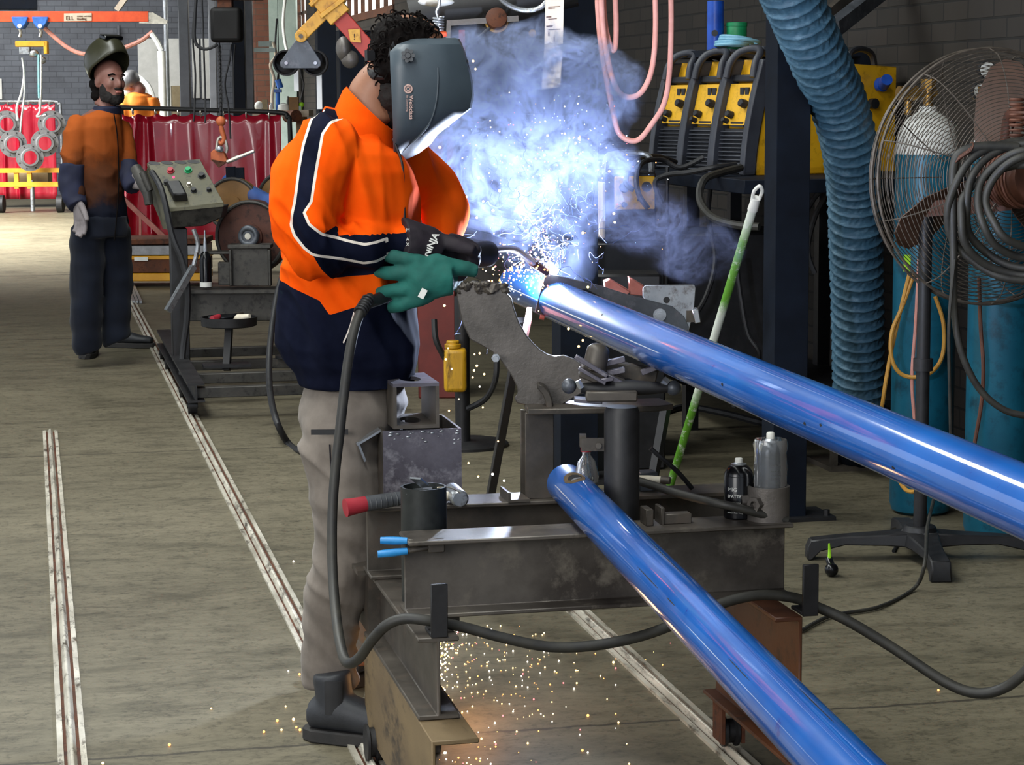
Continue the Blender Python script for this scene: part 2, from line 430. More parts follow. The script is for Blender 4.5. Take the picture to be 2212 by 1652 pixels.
M('burnt', '2f2417', '6b5638', .7, .1, 20, .3, .7, .3, 80, .001); M('soot', '07080d', None, .8)
def patch(name, A, d, r, s0, s1, a0, a1, mat, parent, lift=.0006, wob=.0, n=10):
    u, w_, _ = frame(d); b = MB(); rings = []; p = lambda s, a, q: A + d * s + (u * cos(a) + w_ * sin(a)) * (r + q)
    for i in range(n + 1):
        s = s0 + (s1 - s0) * i / n; k = sqrt(max(0, 1 - (2 * i / n - 1) ** 2)) * (1 + wob * R.uniform(-1, 1)) if wob >= 0 else 1; m0 = (a0 + a1) / 2; h = (a1 - a0) / 2 * max(k, .05)
        aa = [m0 - h + 2 * h * j / 6 for j in range(7)]; rings.append([p(s, a, lift) for a in aa] + [p(s, a, -.001) for a in reversed(aa)])
    b.loft(rings); return b.build(name, m[mat], parent)
uL, wL, _ = frame(LDIR)
def ang(A, d, r, px, py):
    """distance along and angle round a pipe for the surface point seen at a pixel"""
    rd = ray(px, py).normalized(); o = CAM - A; u, w_, _ = frame(d); rp = rd - d * rd.dot(d); op = o - d * o.dot(d)
    aa, bb, cc = rp.dot(rp), 2 * rp.dot(op), op.dot(op) - r * r; t = (-bb - sqrt(max(0, bb * bb - 4 * aa * cc))) / (2 * aa); q = o + rd * t
    return q.dot(d), math.atan2(q.dot(w_), q.dot(u))
s_, a_ = ang(LEND, LDIR, .0445, 1240, 1030); patch('burnt_edge', LEND, LDIR, .0445, s_ - .055, s_ + .06, a_ - .55, a_ + .55, 'burnt', LOW_PIPE, .0006, .12, 14)
patch('cut_slot', LEND, LDIR, .0445, s_ - .022, s_ + .035, a_ - .32, a_ + .32, 'soot', LOW_PIPE, .0012, .1, 12)
patch('slot_rim', LEND, LDIR, .0445, s_ + .020, s_ + .034, a_ - .25, a_ + .25, 'bright_steel', LOW_PIPE, .0018, .2, 6)
for x0, y0, x1, y1 in ((1376, 1226, 1424, 1270), (1404, 1172, 1475, 1238), (1440, 1290, 1458, 1308), (1572, 1421, 1620, 1470), (1728, 1488, 1800, 1560), (1660, 1405, 1706, 1450)):
    sa, aa = ang(LEND, LDIR, .0445, x0, y0); sb, ab = ang(LEND, LDIR, .0445, x1, y1); patch('scuff_mark', LEND, LDIR, .0445, sa, sb, (aa + ab) / 2 - .018, (aa + ab) / 2 + .018, 'soot', LOW_PIPE, .0004, .4, 12)
for x, y in ((1738, 915), (1773, 918), (2012, 1093), (1930, 1010), (1212, 652), (1300, 680), (1560, 830)):
    sa, aa = ang(UEND, UDIR, .0508, x, y); patch('chip_mark', UEND, UDIR, .0508, sa - .006, sa + .006, aa - .05, aa + .05, 'soot', UP_PIPE, .0004, .5, 6)
# ---------------------------------------------------------------- people: shared pieces
def cloth(name, c1, c2, rough=.85, ns=4, weave=500, lo=.3, hi=.7, sheen=.1, c3=None):
    return M(name, c1, c2, rough, 0, ns, lo, hi, .12, weave, .0006, c3=c3, spec=.25, sheen=sheen)
cloth('trouser_cloth', '5f5750', '8a8178', ns=5)
cloth('navy_cloth', '0b0f1c', '161b2b', ns=6)
cloth('dark_overall', '080c18', '101726', ns=5)
M('skin', '8a5f48', '9c6e55', .5, 0, 20, .3, .7, .1, 120, .001)
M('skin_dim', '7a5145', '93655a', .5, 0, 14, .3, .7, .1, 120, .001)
M('dark_hair', '060404', '120c0a', .8, 0, 60, .3, .7, .5, 160, .004, spec=.12)
M('beard_hair', '0c0807', '17100d', .8, 0, 60, .3, .7, .5, 160, .004)
M('boot_leather', '191b1f', '33353a', .55, 0, 8, .3, .7, .3, 90, .002)
M('boot_sole', '1b1a1a', '302d2b', .7, 0, 12, .3, .7, .3, 60, .002)
M('glove_black', '120c14', '211822', .75, 0, 14, .3, .7, .3, 140, .002)
M('glove_green', '0c4a43', '14675c', .8, 0, 12, .3, .7, .3, 140, .002)
M('glove_grey', '6b6464', '928a8c', .85, 0, 12, .3, .7, .3, 140, .002)
M('helmet_grey', '3f4a52', '4c5861', .42, 0, 3, .3, .7, .05, 200, .0006)
M('helmet_olive', '2a2a1e', '3b3a2a', .3, 0, 5, .3, .7, .05, 120, .0006)
M('print_grey', 'c9a9a0', None, .6); M('print_white', 'dcdcd6', None, .6)
M('lens_black', '050608', None, .08); M('eye_white', '8d827a', None, .3); M('piping_white', 'd8cfc6', None, .7)

def head(mb, c, f, u, k=1.0, neck=None):
    f = f.normalized(); u = (u - f * u.dot(f)).normalized(); l = u.cross(f); Rm = Matrix((f, l, u)).transposed()
    L = lambda x, y, z: c + Rm @ V((x, y, z)) * k
    E = lambda x, y, z, a, b, d: mb.sph(L(x, y, z), k, (a, b, d), 18, 12, Rm)
    E(-.008, 0, .035, .098, .076, .088); E(.03, 0, -.03, .066, .062, .085); E(.05, 0, -.075, .046, .045, .04)
    E(.082, 0, .043, .02, .05, .013); E(.076, 0, -.098, .022, .026, .02)
    for s in (-1, 1):
        E(.062, s * .036, -.012, .032, .026, .03); E(-.006, s * .076, -.004, .022, .01, .034)
        E(.074, s * .018, .02, .02, .012, .03)
    mb.tube([L(.088, 0, .035), L(.103, 0, .008), L(.113, 0, -.014), L(.096, 0, -.026)], [.009 * k, .011 * k, .014 * k, .011 * k], 12, 4)
    E(.098, 0, -.021, .012, .019, .009); E(.087, 0, -.05, .015, .025, .007); E(.084, 0, -.062, .014, .022, .008)
    if neck is not None: mb.tube([L(-.01, 0, -.02), L(-.025, 0, -.09), neck], [.058 * k, .056 * k, .066 * k], 18, 4)
    return L, Rm
def hand(mb, wr, D, X, curls, k=1.0, r=.0125, thumb=(.55, .75, .25), tcurl=.5, palm=.095, spread=.0, fl=1.0):
    """wr wrist, D towards fingers, X across the palm towards the thumb; the back of the hand faces X x D"""
    D = D.normalized(); X = (X - D * X.dot(D)).normalized(); N = X.cross(D)
    pr = []
    for t, w, h in ((-.01, .030, .024), (.02, .036, .023), (.055, .044, .021), (palm, .045, .017), (palm + .012, .040, .010)):
        pr.append([wr + D * t * k + (X * cos(a) * w + N * sin(a) * h) * k for a in (2 * pi * j / 20 for j in range(20))])
    mb.loft(pr)
    for i, (o, ln, cu) in enumerate(zip((.033, .011, -.012, -.033), (.95, 1.06, .98, .78), curls)):
        b = wr + (D * (palm - .006 - abs(o) * .12) + X * o) * k; d = (D + X * o * spread * 20).normalized(); pts = [b - d * .02 * k, b]; a = 0
        for seg, q in zip((.046, .030, .024), (.45, 1.0, .8)):
            a += cu * q; b = b + (d * cos(a) - N * sin(a)) * seg * ln * k * fl; pts.append(b)
        mb.tube(pts, [r * k * 1.1, r * k * 1.1, r * k, r * k * .95, r * k * .82], 12, 4)
    b = wr + (D * .022 + X * .028 - N * .004) * k; d = (D * thumb[0] + X * thumb[1] - N * thumb[2]).normalized(); pts = [wr + D * .02 * k + X * .01 * k, b]
    e = (D - N * .6).normalized()
    for seg, q in ((.042, 0), (.032, tcurl), (.026, tcurl * 1.6)):
        b = b + (d * (1 - q * .6) + e * q * .6).normalized() * seg * k * fl; pts.append(b)
    mb.tube(pts, [r * k * 1.5, r * k * 1.5, r * k * 1.25, r * k * 1.1, r * k * .9], 12, 4)
def boot(parent, heel, d, L, k=1.0, shaft=.20, side=1, matl='boot_leather'):
    """heel: ground point under the heel; d: toe direction"""
    d = d.normalized(); s = V((d.y, -d.x, 0)); b = MB()
    rows = [(-.035, .036, .030, .07), (.0, .045, .042, .085), (.06, .047, .046, .085), (.11, .046, .048, .070), (.17, .048, .050, .052), (.22, .046, .046, .046), (.255, .030, .030, .036)]
    rg = []
    for x, w, _, h in rows:
        c = heel + d * x * L; rg.append([c + s * w * k * (abs(cos(a)) ** .7) * (1 if cos(a) > 0 else -1) + UP * (.028 * k + (h * k) * (.5 + .5 * sin(a))) for a in (2 * pi * j / 20 for j in range(20))])
    b.loft(rg)
    b.tube([heel + d * .025 + UP * .07 * k, heel + d * .02 + UP * .12 * k, heel + d * .014 + UP * shaft * k], [.045 * k, .045 * k, .046 * k], 18, 4)
    me = fuse(b, .007, 5); o = link_mesh(me, 'boot', m[matl], parent)
    so = MB(); pts = []
    for x, w in ((-.055, .0), (-.05, .022), (-.02, .041), (.05, .042), (.1, .040), (.16, .050), (.22, .047), (.262, .028), (.275, 0)): pts.append((x * L, w * k))
    ol = pts + [(x, -w) for x, w in reversed(pts[1:-1])]
    so.prism([(p[0], p[1]) for p in ol], heel + UP * .0, d, s, UP * .032 * k)
    so.build('sole', m['boot_sole'], o, bevel=.004 * k); return o
def attr(me, name, fn):
    a = me.attributes.new(name, 'FLOAT', 'POINT')
    a.data.foreach_set('value', [fn(v.co, v.normal) for v in me.vertices])
def segd(p, a, b):
    ax, ay = a; dx, dy = b[0] - ax, b[1] - ay; t = max(0, min(1, ((p[0] - ax) * dx + (p[1] - ay) * dy) / (dx * dx + dy * dy + 1e-12)))
    return sqrt((p[0] - ax - t * dx) ** 2 + (p[1] - ay - t * dy) ** 2)
def dome(parent, hc, f, u, op, sc, mat, cut=.12):
    """helmet shell: a scaled sphere with the part towards op cut away"""
    l = u.cross(f); a0 = -op.normalized(); p, q, _ = frame(a0); rows = []; n = 32; mm = 14; am = pi / 2 + math.asin(cut)
    for i in range(mm + 1):
        t = am * i / mm; row = []
        for j in range(n):
            b = 2 * pi * j / n; d = a0 * cos(t) + (p * cos(b) + q * sin(b)) * sin(t); df = max(0, d.dot(f)); x = d.dot(f); y = d.dot(l); z = d.dot(u)
            k = max(abs(x) ** 3.2 + abs(y) ** 3.2 + abs(z) ** 3.2, 1e-6) ** (-1 / 3.2)
            row.append(hc + (f * x * sc[0] * (1 + .22 * df) + l * y * sc[1] * (1 - .25 * df) + u * z * sc[2]) * (.55 + .45 * k))
        rows.append(row)
    b = MB(); b.loft(rows, False); o = b.build('helmet', mat, parent, sharp=32)
    so = o.modifiers.new('solid', 'SOLIDIFY'); so.thickness = .005; so.offset = -1; return o
def polyd(p, pl, closed=True):
    """signed distance to a polygon (negative inside) or distance to a polyline"""
    n = len(pl); d = min(segd(p, pl[i], pl[(i + 1) % n]) for i in range(n if closed else n - 1))
    if not closed: return d
    ins = False
    for i in range(n):
        a, b = pl[i], pl[(i + 1) % n]
        if (a[1] > p[1]) != (b[1] > p[1]) and p[0] < (b[0] - a[0]) * (p[1] - a[1]) / (b[1] - a[1]) + a[0]: ins = not ins
    return -d if ins else d

# ---------------------------------------------------------------- the welder
WZ = 5.15; PX = WZ / F
def W(px, py, dz=0.): return P(px, py, WZ + dz)
def SZ(p): q = p - CAM; return (q.dot(RGT), p.z)
def hring(px, py, dz, rx, ry, tilt=0., n=28, e=.85):
    c = W(px, py, dz); out = []
    for j in range(n):
        a = 2 * pi * j / n; ca, sa = cos(a), sin(a)
        out.append(c + RGT * rx * PX * abs(ca) ** e * (1 if ca > 0 else -1) + FWD * ry * abs(sa) ** e * (1 if sa > 0 else -1) + UP * tilt * ca)
    return out
def chain(mb, pts, n=18, k=5):
    mb.tube([W(a, b, c) for a, b, c, r in pts], [q[3] for q in pts], n, k)
def jacket_mat():
    t = NT('jacket_cloth'); v = t.coord()
    def at(n):
        a = t.new('ShaderNodeAttribute'); a.attribute_name = n; return a.outputs['Fac']
    o = t.ramp(t.noise(v, 7, 5, .6), [(.3, H('f24d06')), (.7, H('ff6210'))])
    nv = t.ramp(t.noise(v, 9, 5, .6), [(.3, H('0c0f1d')), (.7, H('181c2e'))])
    st = t.noise(v, 22, 6, .75); nv = t.mix(t.ramp(st, [(.63, (0, 0, 0, 1)), (.75, (.5, .5, .5, 1))]), nv, H('27363c'))
    gr = t.noise(v, 3.5, 6, .7); o = t.mix(t.ramp(gr, [(.58, (0, 0, 0, 1)), (.78, (.35, .35, .35, 1))]), o, H('a83410'))
    c = t.mix(t.math('LESS_THAN', at('navy'), 0.0), o, nv)
    c = t.mix(t.math('MULTIPLY', t.math('LESS_THAN', t.math('ABSOLUTE', at('stripe')), .0030), t.math('LESS_THAN', at('piping'), .008)), c, H('e6dccf'))
    t.link(c, t.b.inputs['Base Color']); t.set(Roughness=.9, Specular_IOR_Level=.04)
    t.bump(t.noise(v, 420, 3, .6), .15, .0006); return t.m
m['jacket_cloth'] = jacket_mat()

def welder():
    g = W(735, 1500, 0); root = thing('person', 'person welding in an orange and navy work jacket, taupe trousers and grey welding helmet', 'person', (g.x, g.y, 0))
    # body: one continuous figure under the clothes
    b = MB(); hc = W(872, 148, 0); hf = (RGT * .80 - UP * .60); hu = (UP * .80 + RGT * .60)
    L, Rm = head(b, hc, hf, hu, 1.0, W(797, 262, 0))
    b.loft([hring(792, 268, 0, 40, .055), hring(768, 310, 0, 74, .11), hring(757, 420, 0, 100, .15), hring(757, 560, 0, 105, .15), hring(760, 700, 0, 98, .14), hring(765, 800, 0, 80, .11), hring(765, 860, 0, 80, .115)])
    for pts in ([(742, 320, -.09, .04), (674, 400, -.19, .045), (664, 510, -.23, .04), (780, 534, -.2, .030), (900, 532, -.13, .026)],
                [(830, 345, .10, .04), (905, 390, .2, .048), (960, 480, .17, .042), (955, 560, .04, .034), (935, 598, -.04, .03)],
                [(748, 870, -.06, .066), (748, 1120, -.10, .055), (718, 1420, -.05, .040), (724, 1540, -.03, .032)],
                [(785, 870, .06, .066), (815, 1110, .14, .052), (788, 1330, .29, .045), (772, 1420, .36, .04)]): chain(b, pts)
    link_mesh(fuse(b, .008, 3), 'body', m['skin'], root)
    # beard along the jaw and curly hair
    h = MB()
    for x, y, z, a, bb, d in ((.05, 0, -.078, .055, .056, .046), (.02, -.05, -.05, .04, .022, .05), (.02, .05, -.05, .04, .022, .05), (.055, 0, -.1, .036, .038, .028)):
        h.sph(L(x, y, z), 1, (a, bb, d), 16, 10, Rm)
    me = fuse(h, .006, 2); displace(me, lambda p, n: .006 * noise.noise(p * 90)); link_mesh(me, 'beard', m['beard_hair'], root)
    h = MB()
    for px, py, dz, r in ((868, 112, 0, .08), (850, 75, -.03, .062), (885, 70, -.02, .055), (875, 62, .04, .055), (838, 100, -.03, .05), (902, 74, 0, .034), (840, 130, -.045, .042), (835, 130, .04, .05), (826, 165, 0, .052), (822, 195, 0, .042), (858, 120, -.055, .038)):
        h.sph(W(px + 8, py + 18, dz), r * .96, nu=16, nv=10)
    me = fuse(h, .006, 2); displace(me, lambda p, n: .011 * abs(noise.noise(p * 60)) + .004 * noise.noise(p * 160))
    cu = MB(); vs = [v for v in me.vertices]
    for i in range(340):
        q = vs[R.randrange(len(vs))]; a = V((R.uniform(-1, 1), R.uniform(-1, 1), R.uniform(-1, 1)))
        cu.torus(q.co + q.normal * .003, a, R.uniform(.006, .012), .0018, 10, 5, 0, R.uniform(3.5, 5.6))
    hair = link_mesh(me, 'hair', m['dark_hair'], root); cu.build('curl', m['dark_hair'], hair)
    hair.children[0]['kind'] = 'stuff'
    # trousers
    t = MB(); t.loft([hring(766, 790, 0, 98, .135), hring(765, 822, 0, 104, .143), hring(762, 872, 0, 116, .165), hring(762, 930, 0, 112, .165)])
    chain(t, [(744, 900, -.07, .094), (737, 965, -.09, .098), (742, 1040, -.10, .088), (750, 1120, -.10, .082), (742, 1200, -.10, .078), (722, 1300, -.08, .072), (712, 1390, -.07, .068), (714, 1435, -.055, .069), (716, 1474, -.05, .066)])
    chain(t, [(785, 900, .07, .094), (800, 1000, .10, .09), (815, 1110, .14, .08), (800, 1230, .22, .074), (785, 1330, .29, .068), (772, 1400, .34, .064)])
    me = fuse(t, .007, 3)
    def tr(p, n):
        s, z = SZ(p); k = .75 + 1.0 * max(0, 1 - abs(z - .55) / .35) + 1.3 * max(0, 1 - abs(z - .14) / .16)
        w1 = noise.noise(V((p.x * 7, p.y * 7, z * 22 + 3 * s))); w2 = noise.noise(V((p.x * 13, p.y * 13, z * 9)))
        r1 = 1 - abs(noise.noise(V((p.x * 6, p.y * 6 + s * 7, z * 19 + 16 * s + 5))))
        return .005 * k * w1 + .008 * w2 + .011 * k * (r1 - .78)
    displace(me, tr); tro = link_mesh(me, 'trousers', m['trouser_cloth'], root)
    pk = MB(); pk.box(W(712, 933, -.20), (.085, .004, .012), rotz(-YAW)); pk.build('pocket_trim', m['black_rubber'], tro)
    pk = MB(); pk.tube([W(712 + i * 3, 960 + i * 55, -.185 + .004 * i) for i in range(8)], .0018, 6, 3); pk.build('seam', m['glove_black'], tro)
    # boots
    gp = atz(706, 1597, 0); b1 = boot(root, gp + RGT * .0, RGT * .93 - FWD * .38, 1.08, 1.0, .165)
    e = MB(); q = gp + RGT * .022 - FWD * .012
    e.loft([[q + RGT * (.021 * cos(a)) - FWD * .0405 - FWD * .004 * sin(a) + UP * z for a in (2 * pi * j / 10 for j in range(10))] for z in (.075, .10, .13, .155)])
    e.build('elastic_gusset', m['black_rubber'], b1)
    boot(root, atz(762, 1478, 0), RGT * .35 + FWD * .9, 1.05, 1.0, .20)
    # jacket
    j = MB(); j.loft([hring(*r) for r in ((792, 246, 0, 44, .072, -.052), (788, 262, 0, 52, .088, -.048), (771, 282, 0, 76, .12, -.036), (752, 300, 0, 106, .172, -.022), (750, 326, 0, 128, .2, -.010), (757, 368, 0, 142, .212), (760, 430, 0, 147, .208), (760, 500, 0, 149, .203), (757, 560, 0, 149, .2), (752, 620, 0, 146, .196), (752, 680, 0, 150, .196), (757, 740, 0, 153, .196), (763, 776, 0, 144, .186), (768, 800, 0, 130, .17), (770, 826, 0, 124, .166))])
    chain(j, [(735, 305, -.10, .066), (694, 334, -.165, .084), (670, 400, -.215, .086), (662, 465, -.235, .081), (665, 515, -.24, .076), (700, 536, -.235, .064), (770, 533, -.20, .055), (835, 527, -.165, .050), (880, 527, -.145, .046)])
    chain(j, [(835, 330, .12, .076), (895, 380, .19, .078), (942, 440, .20, .068), (958, 482, .15, .058), (958, 535, .07, .05), (948, 575, .0, .044)])
    me = fuse(j, .0062, 4)
    EL = SZ(W(660, 535, -.24))
    def fold(p, n):
        s, z = SZ(p); q = (p - CAM).dot(FWD) - WZ
        a = noise.noise(V((s * 17, q * 9, z * 3.2))) ; r1 = 1 - abs(noise.noise(V((s * 15 + z * 5, q * 6, z * 4 + 3)))); r2 = 1 - abs(noise.noise(V((s * 8, q * 8, z * 20 + s * 22))))
        d = sqrt((s - EL[0]) ** 2 + (z - EL[1]) ** 2); ke = max(0, 1 - d / .22)
        hem = max(0, 1 - abs(z - .92) / .12)
        base = .012 * a + .030 * (r1 - .82) + ke * .034 * (r2 - .75)
        base *= 1 - .9 * abs(n.z) * (1 if z < .96 else 0)
        return base + hem * (1 - abs(n.z)) * .004 * noise.noise(V((s * 26, q * 26, 2)))
    displace(me, fold)
    NV = [(690, 230), (663, 257), (654, 312), (646, 363), (639, 436), (631, 484), (639, 506), (660, 533), (678, 547), (697, 583), (715, 605), (790, 600), (850, 590), (920, 580), (920, 470), (840, 468), (735, 482), (699, 504), (672, 482), (658, 462), (676, 433), (684, 378), (689, 333), (693, 290), (708, 266), (742, 248)]
    P1 = [(690, 230), (663, 257), (654, 312), (646, 363), (639, 436), (631, 484), (639, 506), (660, 533), (678, 547), (742, 560), (784, 570), (811, 567), (835, 557)]
    P2 = [(742, 248), (708, 266), (693, 290), (689, 333), (684, 378), (676, 433), (660, 457), (672, 482), (699, 504), (742, 518), (787, 529), (811, 525), (832, 519)]
    cv = lambda l, dz: [SZ(W(a, c, dz)) for a, c in l]
    ST = cv(P1 + P2[::-1], -.27)
    NV, P1, P2 = cv(NV, -.27), [tuple(q) for q in cat([V((*c, 0)) for c in cv(P1, -.27)], 4)], [tuple(q) for q in cat([V((*c, 0)) for c in cv(P2, -.27)], 4)]
    HEM = cv([(560, 604), (608, 618), (690, 650), (712, 680), (765, 664), (800, 642), (890, 640), (990, 650)], -.19)
    def navy(p, n):
        s, z = SZ(p); q = (p - CAM).dot(FWD) - WZ; d = 9
        if q < -.03 and z > 1.05: d = polyd((s, z), NV)
        if q < -.03 and z > 1.20 and s > SZ(W(740, 0))[0]: d = max(d, .01)
        for i in range(len(HEM) - 1):
            a, c = HEM[i], HEM[i + 1]
            if a[0] <= s <= c[0] and (q < .16 or s < .1) : d = min(d, z - (a[1] + (c[1] - a[1]) * (s - a[0]) / (c[0] - a[0])))
        if z < 1.1 and q > -.06 and s > SZ(W(925, 0))[0]: d = min(d, 1.075 - z)
        return d
    attr(me, 'navy', navy)
    attr(me, 'stripe', lambda p, n: polyd(SZ(p), ST))
    def pip(p, n):
        s, z = SZ(p); q = (p - CAM).dot(FWD) - WZ
        if q > -.05 or z < 1.05: return 1.
        return min(polyd((s, z), [c[:2] for c in P1], False), polyd((s, z), [c[:2] for c in P2], False))
    attr(me, 'piping', pip)
    jk = link_mesh(me, 'jacket', m['jacket_cloth'], root)
    M('jacket_orange', 'f24d06', 'ff6210', .9, 0, 7, .3, .7, .15, 420, .0006, spec=.04)
    c = MB(); rings = []
    for px, py, rx, ry, tl in ((784, 312, 74, .128, -.050), (790, 282, 64, .106, -.056), (798, 246, 56, .087, -.056), (802, 237, 52, .081, -.054), (799, 242, 46, .074, -.050), (792, 270, 48, .078, -.048), (786, 312, 60, .10, -.046)):
        rings.append(hring(px, py, 0, rx, ry, tl, 32, 1.0))
    c.loft(rings, False, True); c.build('collar', m['jacket_orange'], jk, sharp=60)
    z = MB(); z.tube([W(a, y, d) for a, y, d in ((849, 300, -.10), (868, 350, -.125), (872, 410, -.135), (874, 480, -.14))], .003, 6, 4); z.build('zip', m['black_rubber'], jk)
    z = MB(); z.tube([W(a, y, d) for a, y, d in ((765, 674, -.205), (758, 700, -.205), (750, 722, -.205), (742, 740, -.203))], .006, 8, 4, flat=.3); z.build('pocket_flash', m['piping_white'], jk)
    # helmet
    hm = thing('helmet', None, None, (0, 0, 0)); hm.parent = root; hm.location = W(900, 200, 0) - V(root.location)
    del hm
    lv = [(83, 918, 952, 984, .05, .045, .03), (86, 890, 950, 990, .085, .075, .045), (97, 858, 949, 995, .108, .098, .058), (112, 842, 948, 1001, .120, .104, .062), (150, 843, 947, 1012, .125, .106, .064), (180, 845, 946, 1018, .126, .106, .064), (205, 846, 944, 1020, .126, .105, .062), (233, 847, 939, 1015, .125, .102, .058), (250, 848, 934, 993, .124, .099, .055), (270, 849, 926, 967, .121, .094, .052), (290, 849, 909, 942, .116, .088, .048), (310, 850, 888, 928, .108, .078, .042), (330, 851, 868, 902, .096, .066, .036), (345, 852, 858, 872, .078, .055, .03), (354, 852, 855, 858, .06, .045, .025)]
    sh = MB(); rg = []
    for y, bx, rx, fx, wb, wr, wf in lv:
        h1 = [(bx, wb), (bx * .66 + rx * .34, wb * .62 + wr * .42), (bx * .3 + rx * .7, wb * .25 + wr * .78), (rx, wr), (rx * .6 + fx * .4, wr * .66 + wf * .38), (fx - 2, wf), (fx + 1, wf * .5)]
        row = [(x, -d) for x, d in h1] + [(fx + 2, 0)] + [(x, d) for x, d in reversed(h1)]
        rg.append([W(x, y, d) for x, d in row])
    n = len(rg[0]); vs = [q for r_ in rg for q in r_]; fs = [(i * n + k, i * n + k + 1, (i + 1) * n + k + 1, (i + 1) * n + k) for i in range(len(rg) - 1) for k in range(n - 1)]
    fs.append(tuple(range(n))); sh.add(vs, fs)
    he = sh.build('helmet', m['helmet_grey'], root, sharp=28)
    so = he.modifiers.new('solid', 'SOLIDIFY'); so.thickness = .004; so.offset = 0
    for o in list(root.children):
        if o.type == 'EMPTY': bpy.data.objects.remove(o)
    ls = MB(); q = W(1014, 165, 0); ls.box(q, (.006, .085, .075), Matrix.Rotation(radians(-8), 3, FWD) @ rotz(-YAW)); ls.build('lens', m['lens_black'], he)
    kn = MB(); kc = W(882, 120, -.122); kn.cyl(kc, kc - FWD * .006, .013, n=20); kn.cyl(kc - FWD * .006, kc - FWD * .022, .006, n=16)
    for i in range(7):
        a = 2 * pi * i / 7; kn.cyl(kc - FWD * .004 + (RGT * cos(a) + UP * sin(a)) * .0115, kc - FWD * .017 + (RGT * cos(a) + UP * sin(a)) * .0115, .0048, n=12)
    kn.torus(kc - FWD * .014, FWD, .0085, .003, 24, 8); kn.build('knob', m['grey_plastic'], he)
    rd = MB()
    for a, c_ in (((946, 146), (938, 235)),): pass
    rd.tube([W(x, y, -w - .003) for x, y, w in ((946, 146, .104), (946, 181, .106), (942, 222, .103), (931, 260, .096), (909, 290, .088), (882, 314, .075), (860, 337, .06))], .0022, 8, 4); rd.build('crease', m['helmet_grey'], he)
    lc = W(882, 192, -.1245); lg = MB(); lg.torus(lc, FWD, .0088, .0018, 28, 6); lg.torus(lc, FWD, .0045, .0011, 6, 5)
    for i in range(12):
        a = 2 * pi * i / 12; lg.bar(lc + (RGT * cos(a) + UP * sin(a)) * .0055, lc + (RGT * cos(a) + UP * sin(a)) * .0085, .001, .001)
    lg.build('emblem', m['print_grey'], he)
    text('Weldclass', 'lettering', m['print_grey'], W(884, 206, -.1248), -UP, RGT, .0132, he, .0005, bold=.0002)
    text('Be Outstanding', 'lettering', m['print_grey'], W(878, 206, -.1255), -UP, RGT, .0058, he, .0004)
    bd = MB(); bd.tube([W(836, 160, -.07), W(815, 162, -.062), W(795, 160, -.03), W(788, 158, 0), W(795, 160, .03), W(836, 160, .075)], .006, 8, 5, flat=2.0)
    bd.tube([W(905, 85, -.06), W(870, 70, -.075), W(850, 100, -.085), W(845, 125, -.09)], .005, 8, 5, flat=1.6)
    bd.box(W(820, 161, -.068), (.034, .012, .012), rotz(-YAW)); bd.box(W(799, 120, -.07), (.02, .014, .024), rotz(.3)); bd.build('headband', m['black_rubber'], he)
    # gloves
    gl = MB(); chain(gl, [(864, 528, -.15, .0625), (890, 530, -.14, .058), (920, 535, -.13, .051), (945, 542, -.12, .045)])
    hand(gl, W(922, 540, -.125), RGT * .93 + FWD * .42 - UP * .16, UP * .75 - FWD * .35 + RGT * .1, (1.25, 1.3, 1.35, 1.4), 1.0, .0145, (.7, .3, .8), .6, palm=.078, fl=.9)
    me = fuse(gl, .0045, 3); displace(me, lambda p, n: .003 * noise.noise(p * 40)); g1 = link_mesh(me, 'glove', m['glove_black'], root)
    text('NINJA', 'lettering', m['print_white'], W(926, 556, -.183), RGT * .42 + UP * .9, UP * .42 - RGT * .9 , .021, g1, .0005, bold=.0006)
    for i, (y, s) in enumerate(((494, 'M'), (514, 'A'), (525, 'X'))): text(s, 'lettering', m['print_white'], W(877, y + 6, -.205), RGT, UP, .011, g1, .0005)
    gl = MB()
    hand(gl, W(965, 602, -.19), -RGT * .97 - UP * .04 - FWD * .12, UP * .97 - RGT * .3, (.30, .32, .34, .38), 1.27, .0128, (-1.0, -.22, .0), .0, palm=.060, spread=.42, fl=.80)
    chain(gl, [(915, 602, -.19, .040), (950, 598, -.12, .042), (965, 585, -.03, .045), (962, 565, .03, .048)])
    me = fuse(gl, .0042, 3); displace(me, lambda p, n: .0025 * noise.noise(p * 45)); g2 = link_mesh(me, 'glove', m['glove_green'], root); g2['label'] = 'green leather glove under the torch'
    lb = MB(); lb.box(W(913, 634, -.235), (.014, .002, .022), Matrix.Rotation(.5, 3, 'Y') @ rotz(-YAW)); lb.build('glove_label', m['print_white'], g2)
    return root
WELDER = welder()

